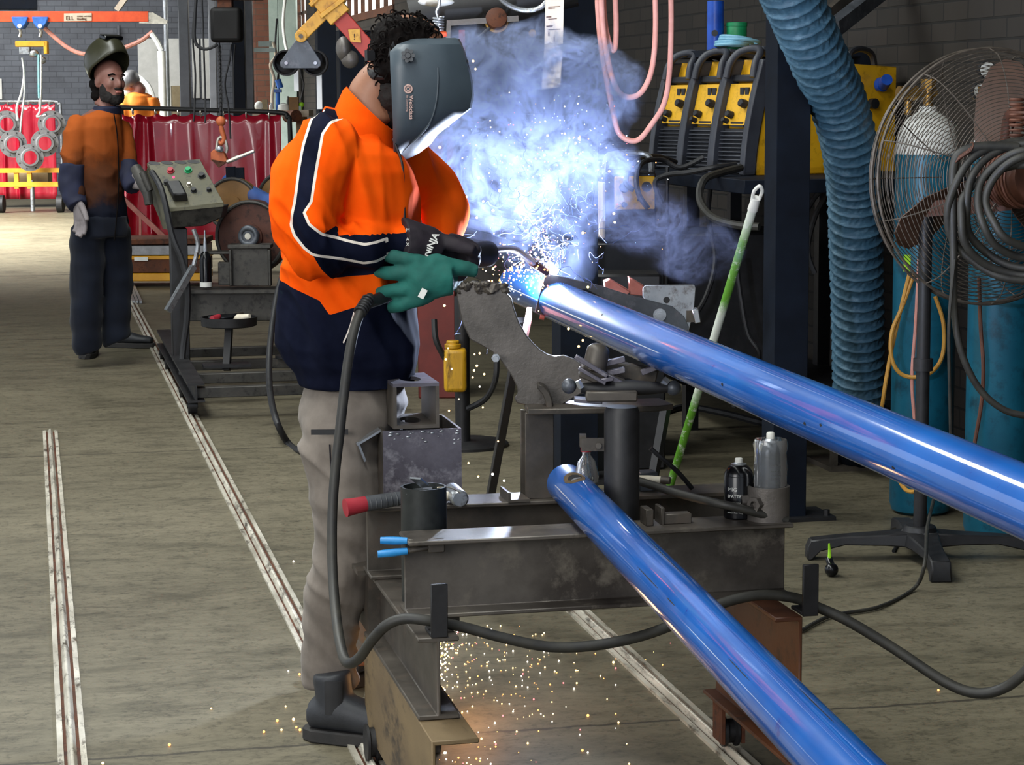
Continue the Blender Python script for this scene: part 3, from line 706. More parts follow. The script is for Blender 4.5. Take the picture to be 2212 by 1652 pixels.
# ---------------------------------------------------------------- welding torch with its lead
ARC = P(1188, 578, 5.56)
def torch():
    t = thing('welding_torch', 'welding torch held in the gloves, thick black lead draped down over the bench hooks', 'torch', W(1000, 548, -.06))
    hnd = MB(); hnd.tube([W(793, 655, -.235), W(840, 636, -.17), W(930, 585, -.10), W(990, 556, -.05), W(1040, 549, .02), W(1056, 548, .05)], [.012, .0135, .016, .0235, .0275, .0265], 16, 5, flat=1.15); hnd.build('handle', m['black_rubber'], t)
    nk = MB(); nk.tube([W(1054, 541, .05), W(1085, 537, .12), W(1112, 540, .20), W(1138, 556, .28), W(1160, 575, .345)], [.0085, .0085, .0085, .009, .0095], 14, 5); nk.build('neck', m['bright_steel'], t)
    nz = MB(); a, c = W(1150, 566, .32), W(1180, 588, .385); nz.cyl(a, c, .0115, .0095, 20); nz.build('nozzle', m['rust'], t)
    sp = MB(); p0, p1 = W(795, 648, -.235), W(778, 674, -.275)
    for i in range(6): sp.torus(p0.lerp(p1, i / 5), p1 - p0, .0125, .003, 18, 6)
    sp.build('strain_relief', m['black_rubber'], t)
    ld = MB(); pts = [W(800, 642, -.22), W(783, 665, -.265), W(766, 710, -.29), W(752, 780, -.30), W(742, 860, -.31), W(733, 940, -.32), W(724, 1020, -.33), W(718, 1110, -.35), W(718, 1220, -.40), W(725, 1320, -.5), W(736, 1395, -.62), W(750, 1431, -.7), W(775, 1422, -.75), W(803, 1383, -.8), W(835, 1350, -.83), W(875, 1336, -.84)]
    pts += [aty(930, 1341, 4.24), aty(1000, 1354, 4.25), aty(1090, 1378, 4.24), aty(1190, 1397, 4.23), aty(1290, 1393, 4.22), aty(1390, 1372, 4.22), aty(1480, 1338, 4.23), aty(1560, 1303, 4.25), aty(1640, 1285, 4.26), aty(1715, 1291, 4.26), aty(1758, 1308, 4.25), aty(1830, 1340, 4.22), aty(1930, 1400, 4.18), aty(2040, 1472, 4.12), aty(2110, 1497, 4.08), aty(2170, 1485, 4.05), aty(2220, 1445, 4.02), aty(2300, 1350, 4.0)]
    ld.tube(pts, .0112, 12, 5); ld.build('lead', m['cable_rubber'], t)
    return t
TORCH = torch()
# ---------------------------------------------------------------- things on and around the bench
M('yellow_old', 'a8790f', 'd6a51c', .45, 0, 9, .3, .7, .2, 50, .002, (1, 1, .2), c3='6e4d0d')
M('can_black', '0a0a0c', '17171b', .22, .3, 12); M('can_grey', '2c3036', '454a52', .3, .3, 9)
M('clear_plastic', 'd6dade', None, .12, 0, trans=.9); M('pale_wood', 'c9bda8', 'e2dac8', .7, 0, 12)
M('copper_red', '8d5148', 'b8766b', .5, .3, 12, .3, .7, .2, 60, .002)
M('zinc', '8f949a', 'bfc3c7', .35, .8, 9, .3, .7, .1, 60, .001, c3='6f6a66')
def fw(px, py, Z): return P(px, py, Z)

# --- curved saddle plate on its post
def saddle():
    Z0 = 4.95
    o = P(1160, 880, Z0); t = thing('pipe_saddle_jig', 'dark crescent shaped steel plate standing on the bench, crusted with slag on top', 'welding jig', (o.x, o.y, .6))
    out = [(986, 636), (1000, 615), (1020, 607), (1045, 611), (1068, 615), (1090, 628), (1105, 645), (1110, 665), (1121, 697), (1139, 727), (1153, 743), (1168, 757), (1183, 766), (1198, 770), (1218, 768), (1240, 776), (1268, 795), (1300, 812), (1310, 830), (1290, 846), (1252, 852), (1225, 868), (1198, 884), (1160, 880), (1116, 871), (1112, 860), (1119, 851), (1117, 836), (1106, 814), (1091, 791), (1078, 774), (1063, 760), (1040, 746), (1015, 733), (1007, 715), (998, 697), (991, 662)]
    MB().poly([P(x, y, Z0) for x, y in out], FWD * .022).build('crescent_plate', m['saddle_steel'], t, bevel=.0025)
    s = MB()
    for i in range(70):
        x = R.uniform(990, 1092); y = 612 + abs(x - 1035) ** 1.6 * .012 + R.uniform(-4, 18)
        s.sph(P(x, y, Z0 + R.uniform(-.004, .02)), R.uniform(.003, .010), (1.3, 1, .7), 8, 6)
    me = fuse(s, .003, 1); displace(me, lambda p, n: .0035 * noise.noise(p * 260)); link_mesh(me, 'slag', m['steel'], t)
    tb = MB(); a = P(1140, 884, 4.86); zt = a.z
    tb.prism([(0, 0), (.16, -.018), (.30, -.018), (.34, .0), (.34, .11), (.02, .13)], (a.x, a.y, zt - .013), (1, 0, 0), (0, 1, 0), (0, 0, .013)); tb.build('table_plate', m['steel'], t, bevel=.002)
    g = MB(); g.poly([P(x, y, 4.90) for x, y in ((1163, 829), (1176, 835), (1187, 848), (1193, 865), (1194, 884), (1180, 884), (1178, 868), (1172, 852), (1160, 838))], FWD * .05); g.build('gusset', m['steel'], t, bevel=.002)
    q = P(1160, 1050, 4.93); ps = MB(); ps.ibeam((q.x, q.y, .6), (q.x, q.y, zt - .013), .055, .066, .006, .006, up=V((0, 1, 0))); ps.build('post', m['steel'], t, bevel=.0015)
    f = MB(); f.bb(q.x - .08, q.x - .03, q.y - .06, q.y + .03, .6, .606); f.bb(q.x - .08, q.x - .074, q.y - .06, q.y + .03, .606, .622); f.build('foot', m['steel'], t)
    k = MB(); k.bar(P(1144, 676, 5.6), P(1118, 800, 5.15), .012, .03); k.build('stay', m['copper_red'], t)
    bl = MB(); c = P(1071, 772, 4.93); bl.cyl(c, c - FWD * .012, .010, n=6); bl.cyl(c - FWD * .012, c - FWD * .03, .006, n=12); bl.build('bolt', m['bright_steel'], t)
    return t
saddle()

# --- roller stand with ball handles
def stand():
    c = P(1343, 1090, 4.68); zt = P(1343, 878, 4.68).z
    t = thing('roller_stand', 'black round post carrying a roller head with two ball handles under the upper pipe', 'stand', (c.x, c.y, .437))
    b = MB(); b.lathe((c.x, c.y, .437), UP, [(.0385, 0), (.0385, zt - .437 - .012), (.034, zt - .437), (.031, zt - .437)], 32); b.build('post', m['black_iron'], t)
    MB().bb(c.x - .06, c.x + .06, c.y - .03, c.y + .06, .425, .437).build('foot_plate', m['steel'], t)
    Z = 4.68
    a = MB(); a.tube([P(1255, 838, Z), P(1300, 840, Z), P(1370, 838, Z), P(1445, 838, Z)], [.011, .016, .017, .010], 12, 4); a.build('cross_bar', m['black_iron'], t)
    for px, py, r in ((1229, 834, .0165), (1455, 838, .0165)):
        s = MB(); s.sph(P(px, py, Z), r); s.build('ball_handle', m['steel_blue'], t)
    n = MB(); n.cyl(P(1248, 822, Z - .02), P(1256, 838, Z - .02), .007, n=6); n.cyl(P(1432, 820, Z), P(1442, 828, Z), .010, n=6); n.build('nut', m['bright_steel'], t)
    h = MB(); h.box(P(1320, 852, Z), (.11, .075, .022), rotz(-YAW)); h.box(P(1345, 800, Z + .09), (.15, .05, .035), Matrix.Rotation(radians(12), 3, FWD) @ rotz(-YAW)); h.box(P(1300, 815, Z + .03), (.10, .06, .03), Matrix.Rotation(radians(22), 3, FWD) @ rotz(-YAW)); h.build('head_block', m['steel'], t, bevel=.003)
    for (x0, y0), (x1, y1), w, hh, dz in (((1243, 770), (1312, 812), .022, .010, -.01), ((1250, 795), (1308, 828), .02, .008, -.02), ((1312, 812), (1352, 832), .016, .010, .0), ((1308, 785), (1350, 775), .02, .012, .04), ((1312, 806), (1350, 798), .02, .012, .03), ((1292, 822), (1325, 818), .018, .008, -.02), ((1240, 862), (1300, 866), .05, .008, .0), ((1385, 805), (1425, 790), .02, .012, .04)):
        j = MB(); j.bar(P(x0, y0, Z + dz), P(x1, y1, Z + dz), w, hh); j.build('jaw_plate', m['mill_plate'], t, bevel=.0015)
    ca = MB(); ca.tube([P(1340, 828, Z + .06), P(1375, 826, Z + .08), P(1405, 806, Z + .1), P(1420, 785, Z + .1)], [.012, .014, .014, .012], 10, 4); ca.build('curved_arm', m['black_iron'], t)
    r = MB(); p0, p1 = P(1281, 805, Z + .02), P(1296, 742, Z + .03); L = (p1 - p0).length
    r.lathe(p0, p1 - p0, [(.020, 0), (.0255, .004), (.0255, L * .68), (.024, L * .82), (.018, L * .93), (.008, L)], 28); r.build('roller', m['steel'], t)
    k = MB(); k.box(P(1288, 960, Z + .0), (.065, .008, .028), rotz(-YAW)); k.box(P(1259, 951, Z + .02), (.014, .03, .026), rotz(-YAW)); k.build('side_bracket', m['steel'], t)
    k = MB(); k.cyl(P(1293, 963, Z - .012), P(1293, 963, Z - .004), .007, n=6); k.build('bolt', m['steel'], t)
stand()

# --- notched clamp plate on the upper pipe end
def clamp():
    Z0 = 5.56; pl = lambda l, z=Z0: [P(x, y, z) for x, y in l]
    c = P(1290, 640, Z0); t = thing('pipe_clamp_plate', 'dark notched plate over the welded pipe end, with bolt and pale backing plate', 'welding jig', (c.x, c.y, c.z - .1))
    out = [(1179, 589), (1202, 594), (1256, 607), (1300, 618), (1355, 636), (1453, 662), (1478, 684), (1488, 706), (1480, 740), (1440, 730), (1380, 690), (1310, 648), (1268, 626), (1250, 625), (1237, 627), (1225, 629), (1213, 634), (1200, 642), (1189, 652), (1183, 660), (1179, 668), (1175, 680), (1155, 675), (1167, 630)]
    MB().poly(pl(out), FWD * .012).build('notched_plate', m['steel_blue'], t, bevel=.0015)
    bp = [(1388, 622), (1395, 616), (1500, 615), (1503, 622), (1500, 660), (1494, 692), (1487, 720), (1440, 720), (1388, 640)]
    MB().poly(pl(bp, Z0 + .016), FWD * .010).build('backing_plate', m['zinc'], t, bevel=.0015)
    h = MB(); q = P(1440, 648, Z0 + .0155); h.cyl(q, q + FWD * .001, .0085, n=20); h.build('bolt_hole', m['black_rubber'], t)
    b = MB(); q = P(1425, 680, Z0); b.cyl(q, q - FWD * .003, .0165, n=24); b.build('washer', m['bright_steel'], t)
    b = MB(); b.cyl(q - FWD * .003, q - FWD * .014, .011, n=6); b.cyl(q - FWD * .014, q - FWD * .02, .006, n=14); b.build('bolt', m['bright_steel'], t)
    MB().box(P(1503, 681, Z0 + .02), (.016, .05, .036), Matrix.Rotation(radians(-12), 3, FWD) @ rotz(-YAW)).build('end_block', m['zinc'], t, bevel=.002)
    MB().box(P(1490, 682, Z0 + .03), (.02, .03, .03), rotz(-YAW)).build('stop', m['steel'], t)
    MB().poly(pl([(1304, 608), (1318, 603), (1362, 630), (1352, 640), (1306, 622)], Z0 + .02), FWD * .05).build('wedge', m['copper_red'], t, bevel=.002)
    MB().poly(pl([(1358, 598), (1372, 606), (1392, 618), (1392, 640), (1360, 636)], Z0 + .03), FWD * .05).build('wedge', m['copper_red'], t, bevel=.002)
    b = MB(); b.cyl(P(1166, 684, Z0), P(1176, 686, Z0), .007, n=12); b.build('weld_bead', m['copper_red'], t)
clamp()

# --- open steel bin, offcut and their bits
def bin_():
    x0, x1, y0, y1, z0, z1 = .767, .949, 4.885, 5.115, .4365, .752; th = .006
    t = thing('steel_bin', 'open topped scratched steel box at the left end of the bench', 'box', ((x0 + x1) / 2, (y0 + y1) / 2, z0))
    MB().bb(x0, x1, y0, y0 + th, z0, z1).build('front_panel', m['mill_plate'], t)
    b = MB(); b.bb(x0, x0 + th, y0 + th, y1, z0, z1); b.bb(x1 - th, x1, y0 + th, y1, z0, z1); b.bb(x0 + th, x1 - th, y1 - th, y1, z0, z1); b.bb(x0 + th, x1 - th, y0 + th, y1 - th, z0, z0 + th); b.build('side_panels', m['steel'], t)
    c = MB(); c.bar((x0 - .055, y0 + .06, z1 - .035), (x0 + .004, y0 + .06, z1 - .002), .05, .005); c.bar((x0 - .052, y0 + .05, z1 - .03), (x0 - .035, y0 + .05, z1 - .075), .02, .005); c.build('bent_tab', m['bright_steel'], t)
    w_ = MB()
    for i in range(22):
        w_.sph((x0 + .01 + .17 * R.random(), y0 - .0005, z1 - .004 - R.random() ** 2 * .03), R.uniform(.0012, .0034), (1.8, .5, .8), 8, 6)
    tag(w_.build('spatter_edge', m['zinc'], t), kind='stuff')
bin_()
def rhs():
    A = V((.79, 4.875, .757)); w_, h, th, L = .106, .104, .008, .19
    t = thing('square_tube_offcut', 'short square tube offcut with a round hole, sitting on the steel bin', 'offcut', (A.x + w_ / 2, A.y + L / 2, A.z))
    RX = V((1, 0, 0)); n = 32
    def plate(z, zt):
        c = V((A.x + w_ / 2, A.y + L * .45, z)); ca = math.atan2(L * .5, w_ / 2); ang = sorted([2 * pi * i / n for i in range(n)] + [ca, pi - ca, pi + ca, 2 * pi - ca])
        inn = [c + V((cos(a) * .024, sin(a) * .05, 0)) for a in ang]; o_ = []
        for a in ang:
            k = min(w_ / 2 / max(abs(cos(a)), 1e-6), L * .5 / max(abs(sin(a)), 1e-6)); o_.append(V((c.x + cos(a) * k, A.y + L / 2 + sin(a) * k, z)))
        return MB().holed(o_, inn, (0, 0, zt))
    plate(A.z + h - th, th).build('top_wall', m['mill_plate'], t); plate(A.z, th).build('bottom_wall', m['steel'], t)
    for x in (A.x, A.x + w_ - th): MB().bb(x, x + th, A.y, A.y + L, A.z + th, A.z + h - th).build('side_wall', m['steel'], t)
rhs()
def cup():
    q = P(915, 1060, 4.60); x, y = q.x, q.y; t = thing('steel_cup', 'dark pipe cup full of metal offcuts in front of the steel bin', 'cup', (x, y, .437))
    b = MB(); b.lathe((x, y, .437), UP, [(.049, 0), (.049, .247), (.044, .247), (.044, .006), (0, .006)], 40); b.build('body', M('cup_steel', '171918', '272a28', .45, .2, 30, .3, .7, .15, 80, .001), t, sharp=30)
    for i, (dx, dy, dz, L, w_, a, e, mt) in enumerate(((.0, .01, .25, .075, .026, .9, .5, 'zinc'), (-.02, -.01, .235, .05, .02, .3, .1, 'bright_steel'), (.015, -.012, .234, .05, .03, -.4, .06, 'pale_wood'), (.0, .02, .238, .06, .022, 1.8, .2, 'bright_steel'))):
        k = MB(); k.box((x + dx, y + dy, .437 + dz), (L, w_, .004), rotz(a) @ Matrix.Rotation(e, 3, 'Y')); tag(k.build('metal_offcut', m[mt]), ('grey curled strip sticking out of the pipe cup', 'small bright strip at the left inside the pipe cup', 'pale flat chip at the front inside the pipe cup', 'bright strip at the back inside the pipe cup')[i], 'offcut', 'offcuts in the pipe cup')
    wr = MB(); wr.tube([(x + .03, y, .68), (x + .06, y + .02, .675), (x + .085, y + .05, .66), (x + .09, y + .055, .655)], .0016, 6, 5); tag(wr.build('wire_strand', m['pale_wood']), 'thin pale wire hanging out of the pipe cup over the hammer', 'wire')
cup()
def hammer():
    zt = .6; hx = P(985, 1075, 4.82); t = thing('hammer', 'hammer with red tipped grip lying behind the pipe cup', 'hammer', (hx.x, hx.y, zt))
    a = P(746, 1097, 4.74); c = P(790, 1088, 4.76); d = P(866, 1076, 4.79); e = V((hx.x, hx.y, zt + .024))
    h = MB(); h.tube([c, c.lerp(d, .3), c.lerp(d, .65), d], [.0155, .0150, .0145, .0135], 16, 4, flat=1.15)
    for i in range(6): h.torus(c.lerp(d, .1 + i * .15), d - c, .0148, .0016, 18, 6)
    h.build('grip', m['grey_plastic'], t)
    r = MB(); r.tube([a, a.lerp(c, .3), c], [.019, .0175, .0158], 16, 3, flat=1.1); r.build('grip_end', m['red_plastic'], t)
    s = MB(); s.tube([d, e], .0095, 12, 1); s.build('shaft', m['pale_wood'], t)
    k = MB(); k.cyl(e - V((0, .05, 0)), e + V((0, .055, 0)), .021, n=8); k.build('head', m['zinc'], t, bevel=.004)
hammer()
def pliers():
    a, b_ = aty(880, 1168, 4.385), aty(822, 1167, 4.40); c, d = aty(880, 1190, 4.385), aty(816, 1197, 4.39)
    t = thing('pliers', 'pliers with blue grips lodged in the left end of the front beam', 'pliers', (a.x + .02, a.y, c.z - .02))
    k = MB(); k.tube([a + V((.05, 0, -.012)), a], .006, 8, 1); k.tube([c + V((.05, 0, .006)), c], .006, 8, 1); k.box(a + V((.06, 0, -.012)), (.035, .012, .03)); k.build('jaw', m['steel'], t, bevel=.002)
    for p, q in ((a, b_), (c, d)):
        h = MB(); h.tube([p, p.lerp(q, .5), q], [.007, .0085, .0075], 12, 4); h.build('grip', m['sky_blue'], t)
pliers()
# --- spray cans
def can(name, px, py, x, y, z, r, h, label, body, dome, lines, U0=-1.2):
    t = thing(name, label, 'spray can', (x, y, z))
    b = MB(); b.lathe((x, y, z), UP, [(r * .94, 0), (r, .003), (r, h * .70), (r * .97, h * .715)], 32); o = b.build('body', m[body], t, sharp=30)
    d = MB(); d.lathe((x, y, z), UP, [(r * .98, h * .715), (r * .95, h * .76), (r * .78, h * .83), (r * .55, h * .88), (r * .46, h * .89)], 32); d.build('dome', m[dome], t, sharp=50)
    c = MB(); c.lathe((x, y, z), UP, [(r * .50, h * .885), (r * .52, h * .90), (r * .40, h * .905), (r * .30, h * .925)], 24); c.build('valve_cup', m['bright_steel'], t, sharp=30)
    n = MB(); n.lathe((x, y, z), UP, [(r * .27, h * .92), (r * .27, h * .985), (r * .2, h)], 16); n.build('nozzle', m['white_paint'], t)
    for s, sz, hz, col, a0 in lines:
        def wrap(u, v, w_, hz=hz, a0=a0):
            a = a0 + u / r; return V((x + (r + .0004 + w_) * cos(a), y + (r + .0004 + w_) * sin(a), z + hz + v))
        text(s, 'lettering', m[col], (0, 0, 0), RGT, UP, sz, o, .0002, wrap=wrap)
    return t
q = aty(1595, 1100, 4.455); A0 = -pi / 2 - YAW
can('spray_can', 0, 0, q.x, q.y, .6, .032, .131, 'black aerosol can standing free beside the pipe socket', 'can_black', 'can_black', (('MIG', .012, .062, 'print_white', A0 - .85), ('SPATTER', .0095, .048, 'print_white', A0 - .9), ('anti stick spray', .005, .036, 'print_white', A0 - .9), ('non flammable', .005, .026, 'print_white', A0 - .9), ('solvent free 400g', .005, .014, 'print_white', A0 - .9)))
q = aty(1659, 1120, 4.42); SX, SY = q.x, q.y
def socket():
    t = thing('pipe_socket', 'short rusty pipe socket with two locking nuts on the bench end', 'holder', (SX, SY, .6))
    b = MB(); b.lathe((SX, SY, .6), UP, [(.0455, 0), (.0455, .074), (.0395, .074), (.0395, .004), (0, .004)], 40); b.build('body', m['saddle_steel'], t, sharp=30)
    for a in (-2.25 - YAW, -3.05 - YAW):
        d = V((cos(a), sin(a), 0)); c = V((SX, SY, .64)) + d * .045; k = MB(); k.lathe(c, d, [(.0165, -.005), (.0165, .014), (.0085, .014), (.0085, .004), (0, .004)], 6); k.build('nut', m['saddle_steel'], t, sharp=30)
socket()
T2 = can('spray_can', 0, 0, SX + .004, SY, .605, .0335, .185, 'grey aerosol can wrapped in clear film standing in the pipe socket', 'can_grey', 'can_grey', (('DIRECTIONS', .006, .115, 'print_white', A0 - .1), ('spray on clean', .005, .104, 'print_white', A0 - .1), ('surface only', .005, .096, 'print_white', A0 - .1), ('CAUTION', .007, .086, 'print_white', A0 - .1)))
f = MB(); f.lathe((SX + .004, SY, .605), UP, [(.0352, .06), (.0356, .11), (.0352, .138), (.0375, .158), (.034, .170)], 24, False); me = f.mesh('wrap', m['clear_plastic'], 60); displace(me, lambda p, n: .003 * noise.noise(p * 60)); wo = link_mesh(me, 'film_wrap', m['clear_plastic'], T2)
# --- small pieces on the bench
def small(name, mb, mat, label, cat_, group=None, bevel=.0015): return tag(mb.build(name, m[mat], None, bevel), label, cat_, group)
q = aty(1397, 1122, 4.43); k = MB(); k.box((q.x, q.y, .618), (.016, .05, .036)); small('steel_block', k, 'steel', 'small upright steel block on the front beam by the round post', 'block', 'loose steel pieces on the front beam')
q = aty(1448, 1128, 4.43); k = MB(); k.box((q.x + .012, q.y, .611), (.062, .03, .022)); k.box((q.x - .022, q.y + .005, .619), (.008, .05, .038)); small('steel_angle', k, 'steel', 'small steel angle lying on the front beam right of the block', 'bracket', 'loose steel pieces on the front beam')
q = aty(1396, 1020, 4.83); k = MB(); k.box((q.x, q.y, .622), (.045, .05, .044)); small('steel_block', k, 'steel_blue', 'blue grey steel block on the rear beam under the wooden stick', 'block', None, .003)
k = MB(); a = P(1375, 978, 4.86); c = P(1440, 983, 4.84); a.z = c.z = .652; k.tube([a, a.lerp(c, .5), c], [.0085, .0095, .008], 10, 3); o = small('wooden_stick', k, 'pale_wood', 'short pale wooden stick with a frayed end on the rear beam', 'stick', None, 0)
e = MB(); e.tube([c - (c - a) * .18, c + (c - a) * .12], [.0102, .0085], 10, 2); e.build('frayed_end', m['steel'], o)
def bottle():
    q = P(1266, 1000, 4.75); t = thing('plastic_bottle', 'crushed clear plastic bottle wedged behind the lower pipe', 'bottle', (q.x, q.y, .6))
    b = MB(); b.lathe((q.x, q.y, .6), UP, [(.028, 0), (.030, .03), (.026, .06), (.029, .08), (.02, .112), (.010, .125), (.010, .135)], 20); me = b.mesh('bottle', m['clear_plastic'], 60); displace(me, lambda p, n: .006 * noise.noise(p * 50)); link_mesh(me, 'body', m['clear_plastic'], t)
    c = MB(); c.cyl((q.x, q.y, .733), (q.x, q.y, .747), .012, n=18); c.build('cap', m['red_plastic'], t)
bottle()
k = MB(); k.tube([P(1350, 1030, 4.85), P(1400, 1045, 4.83), P(1470, 1067, 4.72), P(1540, 1085, 4.62), P(1600, 1098, 4.60), P(1700, 1125, 4.62)], .0095, 10, 5); small('air_hose', k, 'cable_rubber', 'grey hose running over the bench behind the spray cans', 'hose', None, 0)
k = MB(); k.tube([P(1405, 968, 4.98), P(1430, 990, 4.98), P(1465, 1020, 4.99), P(1495, 1055, 5.0)], .0055, 8, 5); small('thin_cable', k, 'black_rubber', 'thin black cord drooping behind the wooden stick', 'cord', None, 0)
# --- stand with the yellow block, leaning bar
def ystand():
    g = atz(1000, 962, 0); t = thing('floor_stand', 'dark floor stand on a round base, carrying a worn yellow block', 'stand', (g.x, g.y, 0)); Z = (g - CAM).dot(FWD)
    b = MB(); b.lathe((g.x, g.y, 0), UP, [(.20, 0), (.20, .012), (.19, .018), (.05, .022)], 40); b.build('base', m['black_iron'], t)
    b = MB(); b.cyl((g.x, g.y, .02), (g.x, g.y, P(990, 640, Z).z), .033, n=20); b.build('post', m['black_iron'], t)
    y = P(984, 845, Z - .08); z1 = P(984, 752, Z - .08).z; b = MB(); b.box((y.x, y.y, (y.z + z1) / 2), (.098, .09, z1 - y.z), rotz(-YAW)); b.build('yellow_block', m['yellow_old'], t, bevel=.018, seg=3)
    b = MB(); b.cyl((y.x - .01, y.y, z1), (y.x - .01, y.y, z1 + .02), .036, n=20); b.cyl((y.x - .01, y.y, z1 + .02), (y.x - .01, y.y, z1 + .034), .028, n=20); b.build('collar', m['yellow_old'], t, bevel=.003)
    b = MB(); b.tube([P(938, 690, Z - .1), P(942, 735, Z - .12), P(962, 775, Z - .1)], .013, 8, 5); b.tube([P(1073, 775, Z - .2), P(1070, 820, Z - .2), P(1050, 860, Z - .15), P(1012, 882, Z - .05)], .013, 8, 5); b.build('hose', m['black_rubber'], t)
ystand()
k = MB(); k.bar(atz(1018, 1310, .0) + UP * .01, P(1128, 690, 5.75), .022, .022); small('steel_bar', k, 'black_iron', 'black square bar leaning behind the crescent plate', 'bar')
# --- broom handle leaning on the column
def broom():
    a = atz(1447, 1050, 0); c = P(1641, 402, 7.55); t = thing('broom_handle', 'white and green painted pole leaning against the dark column', 'pole', (a.x, a.y, 0)); d = (c - a)
    tt = NT('green_white_pole'); v = tt.coord(); n = tt.noise(v, 9, 7, .75, .4); s = tt.new('ShaderNodeSeparateXYZ'); tt.link(v, s.inputs[0])
    gz = tt.ramp(tt.math('ADD', tt.math('DIVIDE', s.outputs[2], c.z), tt.math('MULTIPLY_ADD', n, .16, -.08)), [(.0, (1, 1, 1, 1)), (.30, (1, 1, 1, 1)), (.36, (0, 0, 0, 1)), (.60, (0, 0, 0, 1)), (.66, (1, 1, 1, 1)), (.82, (.9, .9, .9, 1)), (.9, (0, 0, 0, 1))])
    n2 = tt.noise(v, 26, 6, .8); gz = tt.math('MULTIPLY', gz, tt.ramp(n2, [(.36, (0, 0, 0, 1)), (.46, (1, 1, 1, 1))]))
    tt.link(tt.mix(gz, H('d8ddd0'), H('5d9a2a')), tt.b.inputs['Base Color']); tt.b.inputs['Roughness'].default_value = .5; m['green_white_pole'] = tt.m
    b = MB(); b.cyl(a + d * .004, a + d * .94, .0155, n=16); b.build('shaft', m['green_white_pole'], t)
    b = MB(); b.cyl(a + d * .93, a + d * .965, .0185, .016, n=16); u = d.normalized(); b.tube([a + d * .96 + RGT * .012, a + d * .985 + RGT * .014, a + d * 1.0, a + d * .985 - RGT * .014, a + d * .96 - RGT * .012], .0065, 8, 5); b.build('hanging_cap', m['white_paint'], t)
broom()
# ---------------------------------------------------------------- right side of the bay
M('duct_blue', '2c4e63', '44697f', .5, 0, 5, .3, .7, .35, 40, .006, (1, 1, 2), c3='5c7f93', spec=.5)
M('teal_paint', '0b4d63', '13657c', .38, .1, 4, .3, .7, .1, 50, .001, c3='0d3f50')
M('panel_yellow', 'd8a21a', 'e2ae2a', .5, 0, 7, .3, .7, .05, 60, .001, c3='b48a1c')
M('machine_grey', '2d2f37', '3d4048', .5, 0, 8); M('machine_dark', '15161a', '24252b', .55, 0, 8)
M('cage_wire', '4b443c', '6a6158', .5, .3, 20); M('fan_blade', '4a3428', '5d4233', .5, .1, 8); M('fan_brown', '4b2c20', '6d4230', .6, .1, 12)
M('pink_hose', 'b5786a', 'd09488', .5, 0, 8); M('yellow_hose', 'a9782c', 'c4923e', .55, 0, 10); M('brass', '7a5a2c', 'a8813f', .4, .8, 14)
M('green_plastic', '0d7a4a', '15965c', .5, 0, 8); M('cobalt', '123f9a', '1b57c4', .35, 0, 10); M('light_blue', '6fa9c4', '8fc4db', .5, 0, 10)
M('board_wood', 'b5a48f', 'cfc2b0', .7, 0, 6, .3, .7, .1, 60, .001, (1, 1, .2))
M('red_cabinet', '5a201c', '78302a', .6, 0, 5, .3, .7, .1, 40, .002)

# steel columns
def column(px, Zb, w_, d, label, py=None, ztop=4.2, mat='navy_steel', base=True, web=True):
    g = atz(px, 213 + 1.5 * F / Zb, 0); t = thing('steel_column', label, 'column', (g.x, g.y, 0))
    b = MB()
    if web: b.ibeam((g.x, g.y, 0), (g.x, g.y, ztop), d, w_, .010, .009, up=V((0, 1, 0)))
    else: b.bb(g.x - w_ / 2, g.x + w_ / 2, g.y - d / 2, g.y + d / 2, 0, ztop)
    b.build('shaft', m[mat], t, bevel=.002)
    if base:
        p = MB(); p.bb(g.x - w_ * .9, g.x + w_ * 1.3, g.y - d * .8, g.y + d * .8, 0, .014)
        for sx in (-.7, 1.1): p.cyl((g.x + sx * w_, g.y - d * .55, .014), (g.x + sx * w_, g.y - d * .55, .035), .012, n=6)
        p.build('base_plate', m['black_iron'], t)
    return t, g
column(1692, 7.85, .125, .13, 'dark steel column behind the spray cans with the pole leaning on it', web=False)
column(1242, 8.6, .15, .15, 'dark navy column behind the smoke and the roller stand', web=False)
column(714, 12.0, .10, .12, 'black steel column left of the head of the welder', base=False, web=False)
k = MB(); q = P(788, 240, 14.0); zt = P(788, 66, 14.0).z; k.bb(q.x - .17, q.x + .17, q.y - .1, q.y + .3, 0, zt); tag(k.build('dark_cabinet', m['navy_steel'], None, .006), 'tall black cabinet below the bright window behind the neck', 'cabinet')
column(1966, 10.0, .10, .10, 'dark post against the brick wall above the fan', base=False, web=False)
k = MB(); k.bar(P(1800, 62, 9.0), P(1930, -40, 9.4), .06, .06); tag(k.build('brace', m['steel_blue']), 'diagonal steel brace beside the top of the big duct', 'brace')
k = MB(); k.bar(P(1790, 30, 9.2), P(1860, -30, 9.4), .03, .05); tag(k.build('bracket', m['steel']), 'small dark strut behind the big duct at the top edge', 'brace')

